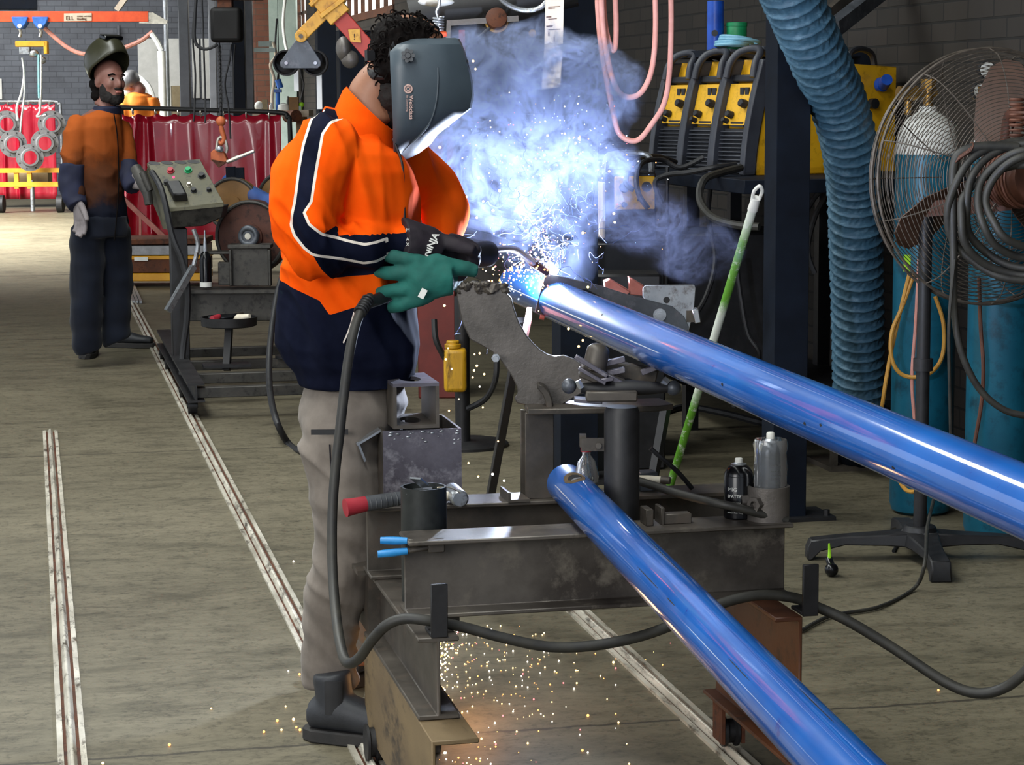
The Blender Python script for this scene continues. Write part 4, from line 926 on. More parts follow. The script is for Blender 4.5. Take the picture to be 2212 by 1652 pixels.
# big blue duct
def duct():
    g = atz(1855, 1005, 0); t = thing('extraction_duct', 'large blue corrugated extraction duct curving down to the floor', 'duct', (g.x, g.y, 0))
    Zb = (g - CAM).dot(FWD)
    ctl = [(1590, -480, 7.3), (1625, -280, 7.3), (1676, -90, 7.34), (1722, 20, 7.45), (1766, 120, 7.6), (1808, 215, 7.8), (1834, 310, 7.95), (1845, 400, 8.1), (1848, 500, 8.2), (1851, 600, 8.3), (1853, 700, 8.4), (1854, 800, 8.5), (1855, 880, 8.55)]
    pts = cat([P(*c) for c in ctl], 62); L = 0; b = MB(); T = None; n = 92; rings = []; u = RGT.copy(); pitch = .047
    for i, p in enumerate(pts):
        d = (pts[min(i + 1, len(pts) - 1)] - pts[max(i - 1, 0)]).normalized(); u = (u - d * u.dot(d)).normalized(); w_ = d.cross(u)
        if i: L += (p - pts[i - 1]).length
        row = []
        for j in range(n):
            a = 2 * pi * j / n; ph = (L / pitch + j / n) % 1.0; q = (ph + .5) % 1.0; wr = noise.noise(V((L * 26 + a * 2.4, a * 9 - L * 40, 0))); rr = .1 + .0055 * max(0, 1 - min(q, 1 - q) / .085) - .0075 * sin(pi * q) ** .8 + .0055 * sin(pi * q) * wr
            row.append(p + (u * cos(a) + w_ * sin(a)) * rr)
        rings.append(row)
    b.loft(rings, False); b.build('hose', m['duct_blue'], t, sharp=180)
    q = P(1855, 880, 8.55); f = MB(); f.cyl((g.x, g.y, .02), q, .088, .094, 36); f.torus(q, UP, .103, .008); f.build('collar', m['navy_steel'], t)
    p = MB(); p.bb(g.x - .17, g.x + .13, g.y - .13, g.y + .16, 0, .02); p.bb(g.x - .15, g.x - .13, g.y - .1, g.y - .06, .02, .14); p.build('floor_plate', m['steel'], t)
    return t
duct()

# gas bottles with valves
def gas(px, Z, label, gauges):
    g = atz(px, 213 + 1.5 * F / Z, 0); x, y = g.x, g.y; r = .113; t = thing('gas_cylinder', label, 'gas cylinder', (x, y, 0), 'gas cylinders by the wall')
    b = MB(); b.lathe((x, y, 0), UP, [(.085, 0), (.105, .012), (r, .04), (r, 1.30)], 40); b.build('body', m['teal_paint'], t)
    s = MB(); s.lathe((x, y, 0), UP, [(r, 1.30), (r * .98, 1.345), (r * .86, 1.395), (r * .6, 1.43), (.035, 1.45), (.03, 1.47)], 40); s.build('shoulder', m['white_paint'], t)
    v = MB(); v.cyl((x, y, 1.47), (x, y, 1.53), .018, n=16); v.cyl((x - .06, y, 1.515), (x + .03, y, 1.515), .014, n=14); v.cyl((x, y, 1.53), (x, y, 1.565), .028, .03, n=8); v.build('valve', m['brass'], t)
    rg = MB(); rg.cyl((x - .12, y - .02, 1.515), (x - .05, y - .01, 1.515), .026, n=20); rg.cyl((x - .085, y - .02, 1.49), (x - .085, y - .02, 1.44), .012, n=12); rb = rg.build('regulator', m['brass'], t)
    for dx, dz in gauges:
        q = V((x + dx, y - .03, 1.515 + dz)); gg = MB(); gg.cyl(q + V((0, .02, 0)), q, .03, n=24); gg.build('gauge', m['black_iron'], rb)
        ff = MB(); ff.cyl(q, q - V((0, .002, 0)), .026, n=24); ff.build('dial', m['white_paint'], rb)
    return t, V((x, y, 0))
g1, G1 = gas(1988, 7.95, 'teal gas cylinder behind the fan pole', ())
g2, G2 = gas(2152, 7.5, 'teal gas cylinder at the right edge of the frame', ((-.085, .075), (-.105, .005)))
k = MB(); k.box(P(1963, 568, 7.78), (.036, .004, .06), rotz(-YAW)); M('lime', '8fd01c', 'a4e02c', .5, 0, 9); tk = k.build('safety_tag', m['lime'], g1)
Zh = 7.74
k = MB(); k.tube([P(1965, 590, Zh), P(1950, 650, Zh), P(1925, 760, Zh), P(1908, 860, Zh), P(1902, 940, Zh + .05), P(1950, 1050, Zh - .2), P(1985, 1060, Zh - .3)], .0075, 8, 6)
k.tube([P(1975, 590, Zh), P(1950, 660, Zh), P(1926, 720, Zh - .02), P(1928, 780, Zh - .03), P(1955, 812, Zh - .03), P(2005, 808, Zh - .04), P(2035, 770, Zh), P(2038, 700, Zh), P(2020, 640, Zh)], .0075, 8, 6)
tag(k.build('gas_hose', m['yellow_hose']), 'yellow gas hose looped on the front of the left gas cylinder', 'hose')
k = MB(); k.tube([P(1985, 560, Zh - .03), P(1978, 700, Zh - .03), P(1970, 820, Zh - .03), P(1978, 930, Zh - .03), P(1990, 1050, Zh - .05)], .0065, 8, 6); tag(k.build('gas_hose', m['pink_hose']), 'brownish gas hose hanging beside the fan pole', 'hose')
k = MB(); k.tube([P(2115, 600, 7.3), P(2118, 700, 7.3), P(2124, 790, 7.29), P(2120, 870, 7.3), P(2105, 960, 7.3), P(2090, 1050, 7.25)], .007, 8, 6); tag(k.build('gas_hose', m['fan_brown']), 'brown gas hose hanging down the right gas cylinder', 'hose')

# pedestal fan
def fan():
    g = atz(1986, 1205, 0); Zp = (g - CAM).dot(FWD); t = thing('pedestal_fan', 'big black pedestal fan with a wire cage and a cast cross base', 'fan', (g.x, g.y, 0))
    b = MB(); x, y = g.x, g.y
    b.cyl((x, y, .05), (x, y, .11), .075, .05, 28)
    for a, L in ((0, .37), (pi / 2, .36), (pi, .36), (-pi / 2, .36)):
        a += -YAW; d = V((cos(a), sin(a), 0)); s = V((-d.y, d.x, 0)); rg = []
        for q, w_, z0, z1 in ((.0, .07, .045, .095), (.12, .05, .05, .085), (.25, .036, .05, .078), (L - .03, .036, .03, .07), (L, .036, 0, .066), (L + .012, .034, 0, .04)):
            c = V((x, y, 0)) + d * q; rg.append([c - s * w_ + UP * z0, c + s * w_ + UP * z0, c + s * w_ * .85 + UP * z1, c - s * w_ * .85 + UP * z1])
        b.loft(rg)
    b.build('cross_base', m['black_iron'], t, bevel=.004)
    C = P(2150, 382, Zp + .02); zt = C.z - .1
    b = MB(); b.cyl((x, y, .1), (x, y, zt), .022, n=20); b.cyl((x, y, .62), (x, y, .66), .032, n=20); b.build('pole', m['black_iron'], t)
    ax = (-FWD * .93 + RGT * .34 + UP * .03).normalized(); u, w_, _ = frame(ax); Rr = .412
    mo = MB(); bk = C + ax * .03
    mo.lathe(C - ax * .02, ax, [(.03, 0), (.085, .03), (.095, .08), (.095, .2), (.07, .24), (.02, .25)], 28)
    for i in range(9): mo.torus(C + ax * (.06 + i * .018), ax, .096, .005, 28, 6)
    mo.bar(V((x, y, zt)), C - UP * .08 + ax * .1, .05, .05); mo.tube([C + UP * .02 + ax * .24, C + UP * .12 + ax * .25, C + UP * .19 + ax * .17, C + UP * .19 + ax * .08, C + UP * .09 + ax * .05], [.016, .022, .024, .022, .016], 10, 5); mo.build('motor', m['fan_brown'], t)
    for i in range(3):
        a0 = radians((330, 104, 217)[i]); bl = MB(); rg = []
        for r_, wd, tw in ((.06, .05, .9), (.15, .075, .7), (.25, .088, .55), (.35, .065, .42), (.385, .025, .38)):
            e = u * cos(a0) + w_ * sin(a0); s = -u * sin(a0) + w_ * cos(a0); q = C - ax * .05 + e * r_; dd = s * cos(tw) + ax * sin(tw); nn = dd.cross(e)
            rg.append([q - dd * wd + nn * .002, q + dd * wd + nn * .002, q + dd * wd - nn * .002, q - dd * wd - nn * .002])
        bl.loft(rg); bl.build('blade', m['fan_blade'], t)
    def guard(sgn, name):
        q = MB(); prof = lambda s: C + ax * (-.05 + sgn * (.02 + .125 * sqrt(max(0, 1 - s ** 3)))); nr = 30
        for i in range(nr):
            s = .2 + .8 * i / (nr - 1); r_ = Rr * s; q.torus(prof(s), ax, r_, .0015 if i < nr - 1 else .005, 72, 5)
        for k_ in range(10):
            a = 2 * pi * k_ / 10 + (.3 if sgn > 0 else 0); e = u * cos(a) + w_ * sin(a)
            q.tube([prof(s) + e * Rr * s for s in (.2, .4, .6, .75, .87, .95, 1.0)], .0022, 5, 2)
        q.build(name, m['cage_wire'], t)
    guard(1, 'rear_guard'); guard(-1, 'front_guard')
    return t, C, ax, Zp
FAN, FC, FAX, FZ = fan()
# lead coiled on the fan and the torch hung over it
def coil():
    Z = FZ - .32; c = P(2212, 460, Z); t = thing('welding_lead', 'grey coiled welding lead hung on the fan, its end drooping behind the pipe', 'cable', (c.x, c.y, c.z - .2))
    for i, (rx, ry, ox, oy) in enumerate(((165, 150, 0, 0), (140, 135, 12, -10), (150, 120, 10, 20), (120, 118, 20, -14), (105, 100, 25, -20))):
        b = MB(); b.tube([P(2212 + ox + rx * cos(a) * (1 + .04 * sin(5 * a + i)), 455 + oy + ry * sin(a), Z - .015 * i + .02 * sin(3 * a + i)) for a in (2 * pi * j / 14 for j in range(14))], .0125, 10, 5, closed=True); b.build('coil_turn', m['cable_rubber'], t)
    b = MB(); b.tube([P(2200, 318, Z), P(2130, 316, Z), P(2085, 325, Z), P(2062, 350, Z), P(2058, 420, Z), P(2060, 560, Z), P(2062, 680, Z), P(2080, 770, Z), P(2120, 845, Z), P(2180, 890, Z), P(2260, 900, Z)], [.016, .016, .016, .014, .013, .012, .011, .011, .011, .011, .011], 10, 6); b.build('hanging_end', m['cable_rubber'], t)
    b = MB()
    for i in range(8): b.torus(P(2095 - i * 4.2, 320 + i * 3.0, Z), V((1, 0, -.5)), .0175, .003, 14, 5)
    b.build('strain_relief', m['fan_brown'], t); b = MB()
    for i in range(9): b.torus(P(2196, 215 + i * 11, Z + .05), UP, .020, .0045, 14, 5)
    b.build('strain_relief', m['fan_brown'], t)
    b = MB(); b.tube([P(2062, 560, Z - .02), P(2050, 700, Z - .02), P(2052, 860, Z), P(2055, 1000, Z + .05)], .0055, 8, 5); b.build('thin_lead', m['cable_rubber'], t)
coil()
# cords on the floor near the fan
k = MB(); k.tube([P(2018, 1075, 7.2), P(2003, 1140, 6.9), atz(1998, 1215, .09), atz(1975, 1270, .01), atz(1900, 1310, .008), atz(1820, 1325, .008), atz(1780, 1335, .008), atz(1730, 1362, .008)], .006, 8, 6); tag(k.build('floor_cable', m['cable_rubber']), 'thin grey cord running from the fan base across the floor', 'cord')
k = MB(); k.tube([atz(1975, 1120, .05), atz(1950, 1160, .006), atz(1930, 1190, .006)], .006, 8, 5); tag(k.build('floor_cable', m['black_rubber']), 'short black cord on the floor behind the fan base', 'cord')
def plug():
    q = atz(1796, 1245, 0); t = thing('power_plug', 'black plug with a green tie lying in front of the fan base', 'plug', (q.x, q.y, 0))
    b = MB(); b.sph((q.x, q.y, .022), .022, (1, 1, 1)); b.cyl((q.x, q.y, .03), (q.x + .002, q.y + .03, .05), .012, n=12); b.build('body', m['can_black'], t)
    b = MB(); b.tube([(q.x, q.y + .02, .045), (q.x + .004, q.y + .03, .075), (q.x + .002, q.y + .03, .10)], [.007, .005, .003], 8, 3); b.build('tie', m['lime'], t)
plug()
k = MB(); k.tube([atz(1400, 905, .012), atz(1475, 880, .012), atz(1560, 892, .012), atz(1640, 912, .012), atz(1700, 925, .012)], .018, 8, 5); tag(k.build('hose', m['black_rubber']), 'black hose along the floor at the foot of the brick wall', 'hose')
k = MB(); q = P(1402, 1000, 8.1); k.bar(P(1440, 870, 8.2), V((q.x, q.y, .0)), .03, .03); tag(k.build('prop', m['black_iron']), 'thin dark prop beside the broom handle base', 'bar')

# welding machines on the steel table
TZ = P(1600, 378, 9.1).z; MA = radians(17)
def table():
    a = P(1540, 378, 9.0); t = thing('steel_table', 'heavy dark steel table against the wall carrying the welding machines', 'table', (3.2, 9.2, 0))
    x0 = a.x - .02; b = MB(); b.bb(x0, WX - .02, 8.15, 10.9, TZ - .055, TZ); b.build('top', m['navy_steel'], t, bevel=.003)
    for x in (x0 + .2, WX - .12):
        for y in (8.3, 9.5, 10.8): MB().bb(x - .03, x + .03, y - .03, y + .03, 0, TZ - .055).build('leg', m['black_iron'], t)
    MB().bb(x0 + .2, WX - .1, 8.3, 10.8, .25, .28).build('shelf', m['black_iron'], t)
table()
def machine():
    """front faces local -x; near side is local -y; origin at the near front bottom corner"""
    t = thing('welding_machine', 'x', 'welding machine', (0, 0, 0), 'yellow welding machines on the table')
    H_, D, Wd = .475, .80, .25; X = V((1, 0, 0)); Yv = V((0, 1, 0))
    fr = lambda z: .0 + .095 * (z / H_) ** 1.7                       # front profile leaning back
    side = [(fr(H_ * i / 10) + .07, H_ * i / 10) for i in range(11)]
    MB().prism(side + [(D, H_ - .03), (D, 0)], (0, .005, 0), X, UP, (0, Wd - .01, 0)).build('case', m['yellow_paint'], t, bevel=.004)
    for y in (-.006, Wd - .028):
        pr = [(fr(H_ * i / 12), H_ * i / 12) for i in range(13)]
        MB().prism(pr + [(x + .075 - .012 * k / 12, z) for k, (x, z) in enumerate(reversed(pr))], (0, y, 0), X, UP, (0, .034, 0)).build('side_frame', m['machine_grey'], t, bevel=.006, seg=2)
    pn = MB(); z0, z1 = .205, .375; pn.prism([(fr(z0) + .030, z0), (fr(z1) + .030, z1), (fr(z1) + .07, z1), (fr(z0) + .07, z0)], (0, .03, 0), X, UP, (0, Wd - .06, 0)); p = pn.build('control_panel', m['panel_yellow'], t)
    N = V((-cos(.32), 0, sin(.32)))
    for y, z, r, n_, mt, nm in ((.085, .29, .020, 8, 'machine_dark', 'knob'), (.165, .245, .017, 8, 'machine_dark', 'knob'), (.19, .22, .012, 12, 'machine_dark', 'knob')):
        c = V((fr(z) + .030, y, z)); k_ = MB(); k_.cyl(c, c + N * .03, r, r * .85, n_); k_.build(nm, m[mt], p, bevel=.002)
    for y in (.09, .125):
        k_ = MB(); z = .345; k_.box((fr(z) + .029, y, z), (.006, .026, .03)); k_.build('display', m['machine_dark'], p)
    k_ = MB(); k_.box((fr(.20) + .034, .12, .208), (.004, .09, .02)); k_.build('lettering', m['machine_dark'], p)
    lv = MB(); lv.prism([(fr(0) + .045, 0), (fr(.19) + .04, .19), (fr(.19) + .07, .19), (fr(0) + .07, 0)], (0, .03, 0), X, UP, (0, Wd - .06, 0)); lo = lv.build('louvre', m['machine_dark'], t)
    for i in range(11):
        z = .012 + i * .0165; s = MB(); s.box((fr(z) + .036, Wd / 2, z), (.03, Wd - .065, .006)); s.build('slat', m['machine_grey'], lo, bevel=.002)
    hd = MB(); z = .385; hd.box((fr(z) + .06, Wd / 2, z + .012), (.06, Wd - .06, .03)); hd.build('visor', m['machine_dark'], t, bevel=.006)
    h = MB(); h.tube([(.07, .03, .40), (.085, .035, .46), (.12, .05, .505), (.14, Wd / 2, .52), (.12, Wd - .05, .505), (.085, Wd - .035, .46), (.07, Wd - .03, .40)], .016, 10, 6); h.tube([(.14, Wd / 2 - .06, .515), (.25, Wd / 2 - .06, .50), (.33, Wd / 2 - .06, .46)], .014, 8, 4); h.tube([(.14, Wd / 2 + .06, .515), (.25, Wd / 2 + .06, .50), (.33, Wd / 2 + .06, .46)], .014, 8, 4); h.build('handle', m['machine_grey'], t)
    return t
def copy_tree(o, parent=None):
    c = o.copy(); COL.objects.link(c); c.parent = parent
    for ch in o.children: copy_tree(ch, c)
    return c
mach = machine(); tdir = V((sin(MA), -cos(MA), 0)); M0 = P(1604, 378, 9.02)
for i, (px, Z, lb) in enumerate(((1604, 9.02, 'yellow welding machine nearest the dark column, its long yellow side showing'), (1533, 9.42, 'yellow welding machine in the middle of the row of three'), (1466, 9.80, 'yellow welding machine at the far end of the row, by the brick wall'))):
    o = mach if i == 0 else copy_tree(mach); q = P(px, 378, Z); o.location = (q.x, q.y, TZ); o.rotation_euler = (0, 0, MA); o['label'] = lb
# blue plug socket and lettering on the near side of the first machine
s = MB(); s.cyl((.70, -.006, .37), (.70, -.03, .37), .030, n=24); s.cyl((.70, -.03, .37), (.675, -.085, .39), .026, .024, n=24)
me = s.mesh('blue_inlet', m['cobalt'], 40); so = bpy.data.objects.new('blue_inlet', me); COL.objects.link(so); so.parent = mach
s = MB(); s.cyl((.66, -.002, .29), (.66, -.03, .29), .022, n=20); so = bpy.data.objects.new('socket', s.mesh('socket', m['machine_dark'], 40)); COL.objects.link(so); so.parent = mach
def side_text(bd, x, z, sz):
    c = bpy.data.curves.new('t', 'FONT'); c.body = bd; c.size = sz; c.extrude = .0005; tt = bpy.data.objects.new('t', c); COL.objects.link(tt)
    dg = bpy.context.evaluated_depsgraph_get(); dg.update(); me = bpy.data.meshes.new_from_object(tt.evaluated_get(dg)); bpy.data.objects.remove(tt); bpy.data.curves.remove(c)
    for v in me.vertices: v.co = V((x + v.co.x, .0035 - v.co.z, z + v.co.y))
    me.materials.clear(); me.materials.append(m['machine_dark']); o = bpy.data.objects.new('lettering', me); COL.objects.link(o); o.parent = mach
side_text('pi', .60, .30, .05); side_text('W', .245, .34, .07)
s = MB(); s.tube([(.58, .06, .435), (.60, .07, .50), (.66, .08, .52), (.73, .09, .50), (.75, .09, .435)], .014, 8, 5); so = bpy.data.objects.new('rear_handle', s.mesh('rear_handle', m['machine_dark'], 40)); COL.objects.link(so); so.parent = mach
# leads hanging from the machines
LB = (('thick black lead sweeping from the near machine behind the column', [(1600, 362, 9.0), (1560, 372, 8.9), (1525, 385, 8.8), (1512, 410, 8.75), (1515, 440, 8.7), (1540, 470, 8.6), (1590, 486, 8.5), (1640, 490, 8.45)]),
      ('black lead bundle lying in front of the middle machine', [(1590, 355, 9.0), (1540, 362, 8.95), (1490, 372, 9.0), (1440, 378, 9.1), (1415, 395, 9.1), (1430, 440, 9.1)]),
      ('black lead looping from the far machine over the lower machine', [(1520, 340, 9.2), (1470, 362, 9.2), (1430, 345, 9.2), (1390, 350, 9.1), (1375, 380, 9.0), (1380, 420, 8.95), (1400, 450, 8.95)]),
      ('black lead arching above the lower machine to the wall', [(1460, 350, 9.5), (1420, 338, 9.4), (1385, 342, 9.3), (1360, 365, 9.05), (1352, 395, 8.95), (1368, 410, 8.95)]),
      ('black lead dropping from the table edge to the floor', [(1535, 400, 9.0), (1530, 470, 9.1), (1545, 560, 9.1), (1525, 640, 9.0), (1490, 690, 8.9), (1440, 700, 8.8)]),
      ('dark lead hanging below the table beside the column', [(1590, 560, 9.0), (1600, 640, 9.0), (1615, 720, 9.0), (1640, 770, 9.0), (1600, 830, 9.1), (1585, 880, 9.1)]),
      ('dark lead curling between column and duct', [(1745, 450, 8.8), (1765, 420, 8.7), (1790, 405, 8.7), (1760, 470, 8.8), (1745, 540, 8.8), (1760, 590, 8.8)]))
for lb, pts in LB:
    k = MB(); k.tube([P(*p) for p in pts], .016 if 'thick' in lb else .011, 8, 6); tag(k.build('welding_lead', m['cable_rubber' if 'thick' in lb else 'black_rubber']), lb, 'cable', 'leads of the welding machines')
# lower machine on its cart
def cart():
    Z = 9.15; c = P(1360, 470, Z); t = thing('welding_machine', 'small yellow fronted welding machine on a black cart behind the smoke', 'welding machine', (c.x, c.y, 0)); Rz = rotz(-YAW * .4); z0 = P(1360, 520, Z).z; z1 = P(1360, 372, Z).z; h = z1 - z0
    L = lambda x, y, z: V((c.x, c.y, z0)) + Rz @ V((x, y, z))
    b = MB(); b.box(L(0, .25, h / 2), (.225, .5, h), Rz); b.build('case', m['machine_dark'], t, bevel=.008)
    b = MB(); b.box(L(.02, -.004, h * .70), (.17, .012, h * .48), Rz); p = b.build('front_panel', m['panel_yellow'], t, bevel=.003)
    b = MB(); b.box(L(-.11, .1, h * .45), (.012, .22, h * .82), Rz); b.build('side_panel', m['board_wood'], t, bevel=.003)
    for x, z, r in ((-.025, .78, .022), (.07, .79, .022), (-.025, .53, .012), (.035, .60, .006)):
        k_ = MB(); k_.cyl(L(x, -.008, h * z), L(x, -.028, h * z), r, r * .85, 16); k_.build('knob', m['machine_dark'], p)
    b = MB(); b.tube([L(-.10, .03, h - .02), L(-.095, .03, h + .05), L(-.06, .05, h + .075), L(.06, .05, h + .075), L(.095, .03, h + .05), L(.10, .03, h - .02)], .013, 8, 5); b.build('handle', m['zinc'], t)
    b = MB(); b.box(L(0, .25, -z0 / 2 + .06), (.30, .5, z0 - .14), Rz); b.build('cart', m['black_iron'], t, bevel=.006)
    for sx in (-.13, .13):
        for sy in (.05, .45): w_ = MB(); q = L(sx, sy, 0); q.z = .06; w_.cyl(q - Rz @ V((.02, 0, 0)), q + Rz @ V((.02, 0, 0)), .06, n=20); w_.build('wheel', m['black_rubber'], t)
    b = MB(); b.cyl(L(.155, -.02, 0), L(.155, -.02, h + .02), .008, n=8); b.cyl(L(.155, -.02, -.5), L(.155, -.02, 0), .008, n=8); b.build('upright', m['black_iron'], t)
cart()
k = MB(); k.box(P(1345, 640, 8.9), (.30, .25, .20), rotz(-YAW)); q = P(1345, 640, 8.9); k.bb(q.x - .15, q.x + .15, q.y - .12, q.y + .14, 0, q.z - .1); tag(k.build('steel_chest', m['black_iron'], None, .01), 'black steel chest on the floor behind the clamp plate', 'chest')
k = MB(); q = P(1570, 700, 9.6); k.bb(q.x - .28, q.x + .28, q.y - .25, q.y + .25, .283, .93); tag(k.build('tool_chest', m['black_iron'], None, .01), 'black chest in the shade on the shelf of the steel table', 'chest')
# things above the machines
SZ_ = P(1560, 108, 9.75).z
k = MB(); a = P(1520, 108, 9.75); k.bb(a.x, WX, a.y - .1, a.y + .5, SZ_ - .03, SZ_); k.bb(WX - .05, WX, a.y - .1, a.y - .05, SZ_ - .3, SZ_ - .03); tag(k.build('wall_shelf', m['navy_steel']), 'narrow dark wall shelf above the welding machines', 'shelf')
def tubes():
    q = P(1545, 105, 9.75); x, y = q.x, q.y; zt = P(1545, 2, 9.75).z; r = .037
    t = thing('blue_tube', 'tall blue tube with a round hole standing on the wall shelf', 'tube', (x, y, SZ_)); b = MB(); b.lathe((x, y, SZ_), UP, [(r, 0), (r, zt - SZ_), (r - .005, zt - SZ_), (r - .005, .01)], 28, False); b.build('body', m['cobalt'], t, sharp=30)
    d = V((-sin(.1) - .3, -1, 0)).normalized(); c = V((x, y, P(1541, 72, 9.75).z)) + d * (r - .002); b = MB(); b.cyl(c, c + d * .003, .014, n=18); b.build('bolt_hole', m['black_rubber'], t)
    q = P(1591, 100, 9.75); x, y = q.x, q.y; h = P(1591, 50, 9.75).z - SZ_
    t = thing('green_canister', 'green canister standing beside the blue tube on the wall shelf', 'canister', (x, y, SZ_)); b = MB(); b.lathe((x, y, SZ_), UP, [(.042, 0), (.045, .004), (.045, h - .004), (.042, h)], 24); b.build('body', m['green_plastic'], t); b = MB(); b.lathe((x, y, SZ_), UP, [(.047, h - .014), (.047, h + .002), (.03, h + .004)], 24); b.build('lid', m['green_plastic'], t)
    k = MB(); c = P(1588, 100, 9.62)
    for i in range(4): k.torus(c + V((R.uniform(-.02, .02), R.uniform(-.01, .01), .006 + .009 * i)), V((.05 * i, .03, 1)), .07 + .008 * (i % 3), .0075, 32, 8)
    tag(k.build('hose_coil', m['light_blue']), 'light blue hose coiled on the shelf in front of the green canister', 'hose')
tubes()
# pink hoses hung from above
for lb, pts in (('long pink hose loop hanging lowest in front of the brick wall', [(1288, -480), (1290, -60), (1293, 40), (1300, 110), (1312, 180), (1324, 240), (1336, 285), (1358, 303), (1382, 300), (1408, 268), (1434, 225), (1446, 160), (1450, 60), (1449, -60), (1445, -480)]),
                ('middle pink hose loop hanging inside the longest one', [(1292, -480), (1298, -60), (1303, 60), (1312, 120), (1322, 165), (1338, 200), (1362, 210), (1388, 196), (1408, 150), (1416, 70), (1415, -60), (1412, -480)]),
                ('short pink hose loop, the innermost of the three', [(1296, -480), (1302, -60), (1306, 40), (1314, 85), (1322, 108), (1329, 100), (1331, 50), (1328, -60), (1322, -480)])):
    k = MB(); k.tube([P(x, y, 6.6 + .03 * (len(pts) % 4)) for x, y in pts], .0085, 10, 6); tag(k.build('air_hose', m['pink_hose']), lb, 'hose', 'pink hoses hung in loops')
# hanging board with markings
def board():
    Z = 6.25; t = thing('gauge_board', 'long pale marked board hanging over the smoke', 'board', P(1195, 190, Z)); b = MB(); a = [P(1190, -480, Z), P(1228, -480, Z), P(1216, 100, Z), P(1210, 188, Z), P(1170, 194, Z), P(1176, 100, Z)]
    b.poly(list(reversed(a)), FWD * .010).build('board', m['board_wood'], t)
    for x, y, L, h in ((1180, 36, 11, 2.2), (1180, 56, 14, 2.4), (1184, 15, 26, 1.3), (1184, 18, 15, 1.3), (1184, 41, 19, 1.3), (1184, 64, 26, 1.3), (1184, 70, 3, 8), (1196, 80, 2.5, 10)):
        k = MB(); k.poly([P(x, y, Z - .001), P(x, y + h, Z - .001), P(x + L, y + h - L * .06, Z - .001), P(x + L, y - L * .06, Z - .001)], FWD * .0008); k.build('pencil_mark', m['rust'], t)
board()
# overhead pieces at the top centre
def tagged(name, mb, mat, label, cat_, **k): return tag(mb.build(name, m[mat], None, **k), label, cat_)
k = MB(); k.tube([P(890, 40, 8.2), P(960, 22, 8.2), P(1080, 8, 8.2), P(1240, -30, 8.2)], .075, 20, 6); tagged('duct_arm', k, 'black_iron', 'thick black duct arm crossing the top edge above the smoke', 'duct')
def lever():
    Z = 7.9; c = P(1073, 40, Z); t = thing('wall_winch', 'brown round knob on a steel strap bracket at the top centre', 'winch', c); b = MB(); b.bar(P(968, 50, Z), P(1120, 40, Z), .012, .02); b.bar(P(970, 44, Z), P(968, 88, Z), .014, .016); b.build('strap', m['saddle_steel'], t)
    b = MB(); b.lathe(c, -FWD + UP * .2, [(.038, -.02), (.040, 0), (.036, .015), (.02, .022), (.001, .024)], 28); b.build('knob', m['rust'], t); b = MB(); b.lathe(c - UP * .006, -FWD + UP * .2, [(.042, -.03), (.042, -.012)], 28); b.build('collar', m['brass'], t)
    b = MB(); b.tube([P(1058, 60, Z), P(1020, 95, Z), P(995, 125, Z)], .006, 8, 4); b.tube([P(1112, 45, Z), P(1102, 70, Z), P(1097, 110, Z)], .005, 8, 4); b.build('wire', m['black_rubber'], t)
lever()
def reel():
    Z = 8.3; c = P(1150, 72, Z); t = thing('cable_reel', 'dark round cable reel behind the marked board', 'reel', c); b = MB(); b.lathe(c, -FWD + RGT * .2, [(.072, -.03), (.078, -.02), (.078, 0), (.066, .006), (.03, .012), (.001, .013)], 36); b.build('flange', m['machine_dark'], t); b = MB(); b.cyl(c, c - FWD * .03, .014, n=16); b.build('hub', m['brass'], t)
reel()
k = MB(); k.tube([P(1060, -30, 6.9), P(1090, 5, 6.9), P(1130, 22, 6.9), P(1170, 15, 6.9), P(1195, -20, 6.9)], .008, 8, 6); tagged('grey_cable', k, 'zinc', 'grey cable sagging across the top edge by the marked board', 'cable')
k = MB(); k.box(P(998, 90, 9.5), (.026, .03, .098), rotz(-YAW)); tagged('switch_box', k, 'red_plastic', 'small red box partly hidden behind the helmet', 'box')
def lamp():
    Z = 6.6; t = thing('spring_balancer', 'chrome coil spring hanger with an orange foot above the helmet', 'hanger', P(947, 70, Z)); b = MB(); pts = [P(947 + 11 * cos(a), 36 + a * 0.95, Z + .016 * sin(a)) for a in (i * .45 for i in range(76))]; b.tube(pts, .003, 6, 1); b.build('spring', m['bright_steel'], t)
    b = MB(); b.tube([P(950, -30, Z), P(949, 10, Z), P(943, 25, Z), P(947, 40, Z)], .0045, 8, 4); b.build('hook', m['bright_steel'], t); b = MB(); b.box(P(945, 74, Z), (.058, .03, .016), rotz(-YAW)); b.build('foot', m['orange_beam'], t, bevel=.004)
    b = MB(); b.sph(P(942, 4, Z + .1), .035, (1.6, .8, .4)); b.build('cap', m['white_paint'], t)
lamp()
def cab():
    g = P(960, 560, 11.0); t = thing('red_cabinet', 'dull red cabinet standing behind the welding smoke', 'cabinet', (g.x, g.y, 0)); zt = P(960, 296, 11).z; b = MB(); b.box((g.x, g.y + .2, zt / 2), (.19, .4, zt), rotz(-YAW)); b.build('body', m['red_cabinet'], t, bevel=.006)
    b = MB(); b.tube([P(962, 300, 10.75), P(961, 370, 10.75), P(968, 390, 10.75)], .01, 8, 4); b.tube([P(924, 362, 10.7), P(940, 358, 10.7), P(985, 385, 10.7), P(1040, 392, 10.7)], .016, 8, 5); b.build('cable', m['black_rubber'], t)
cab()
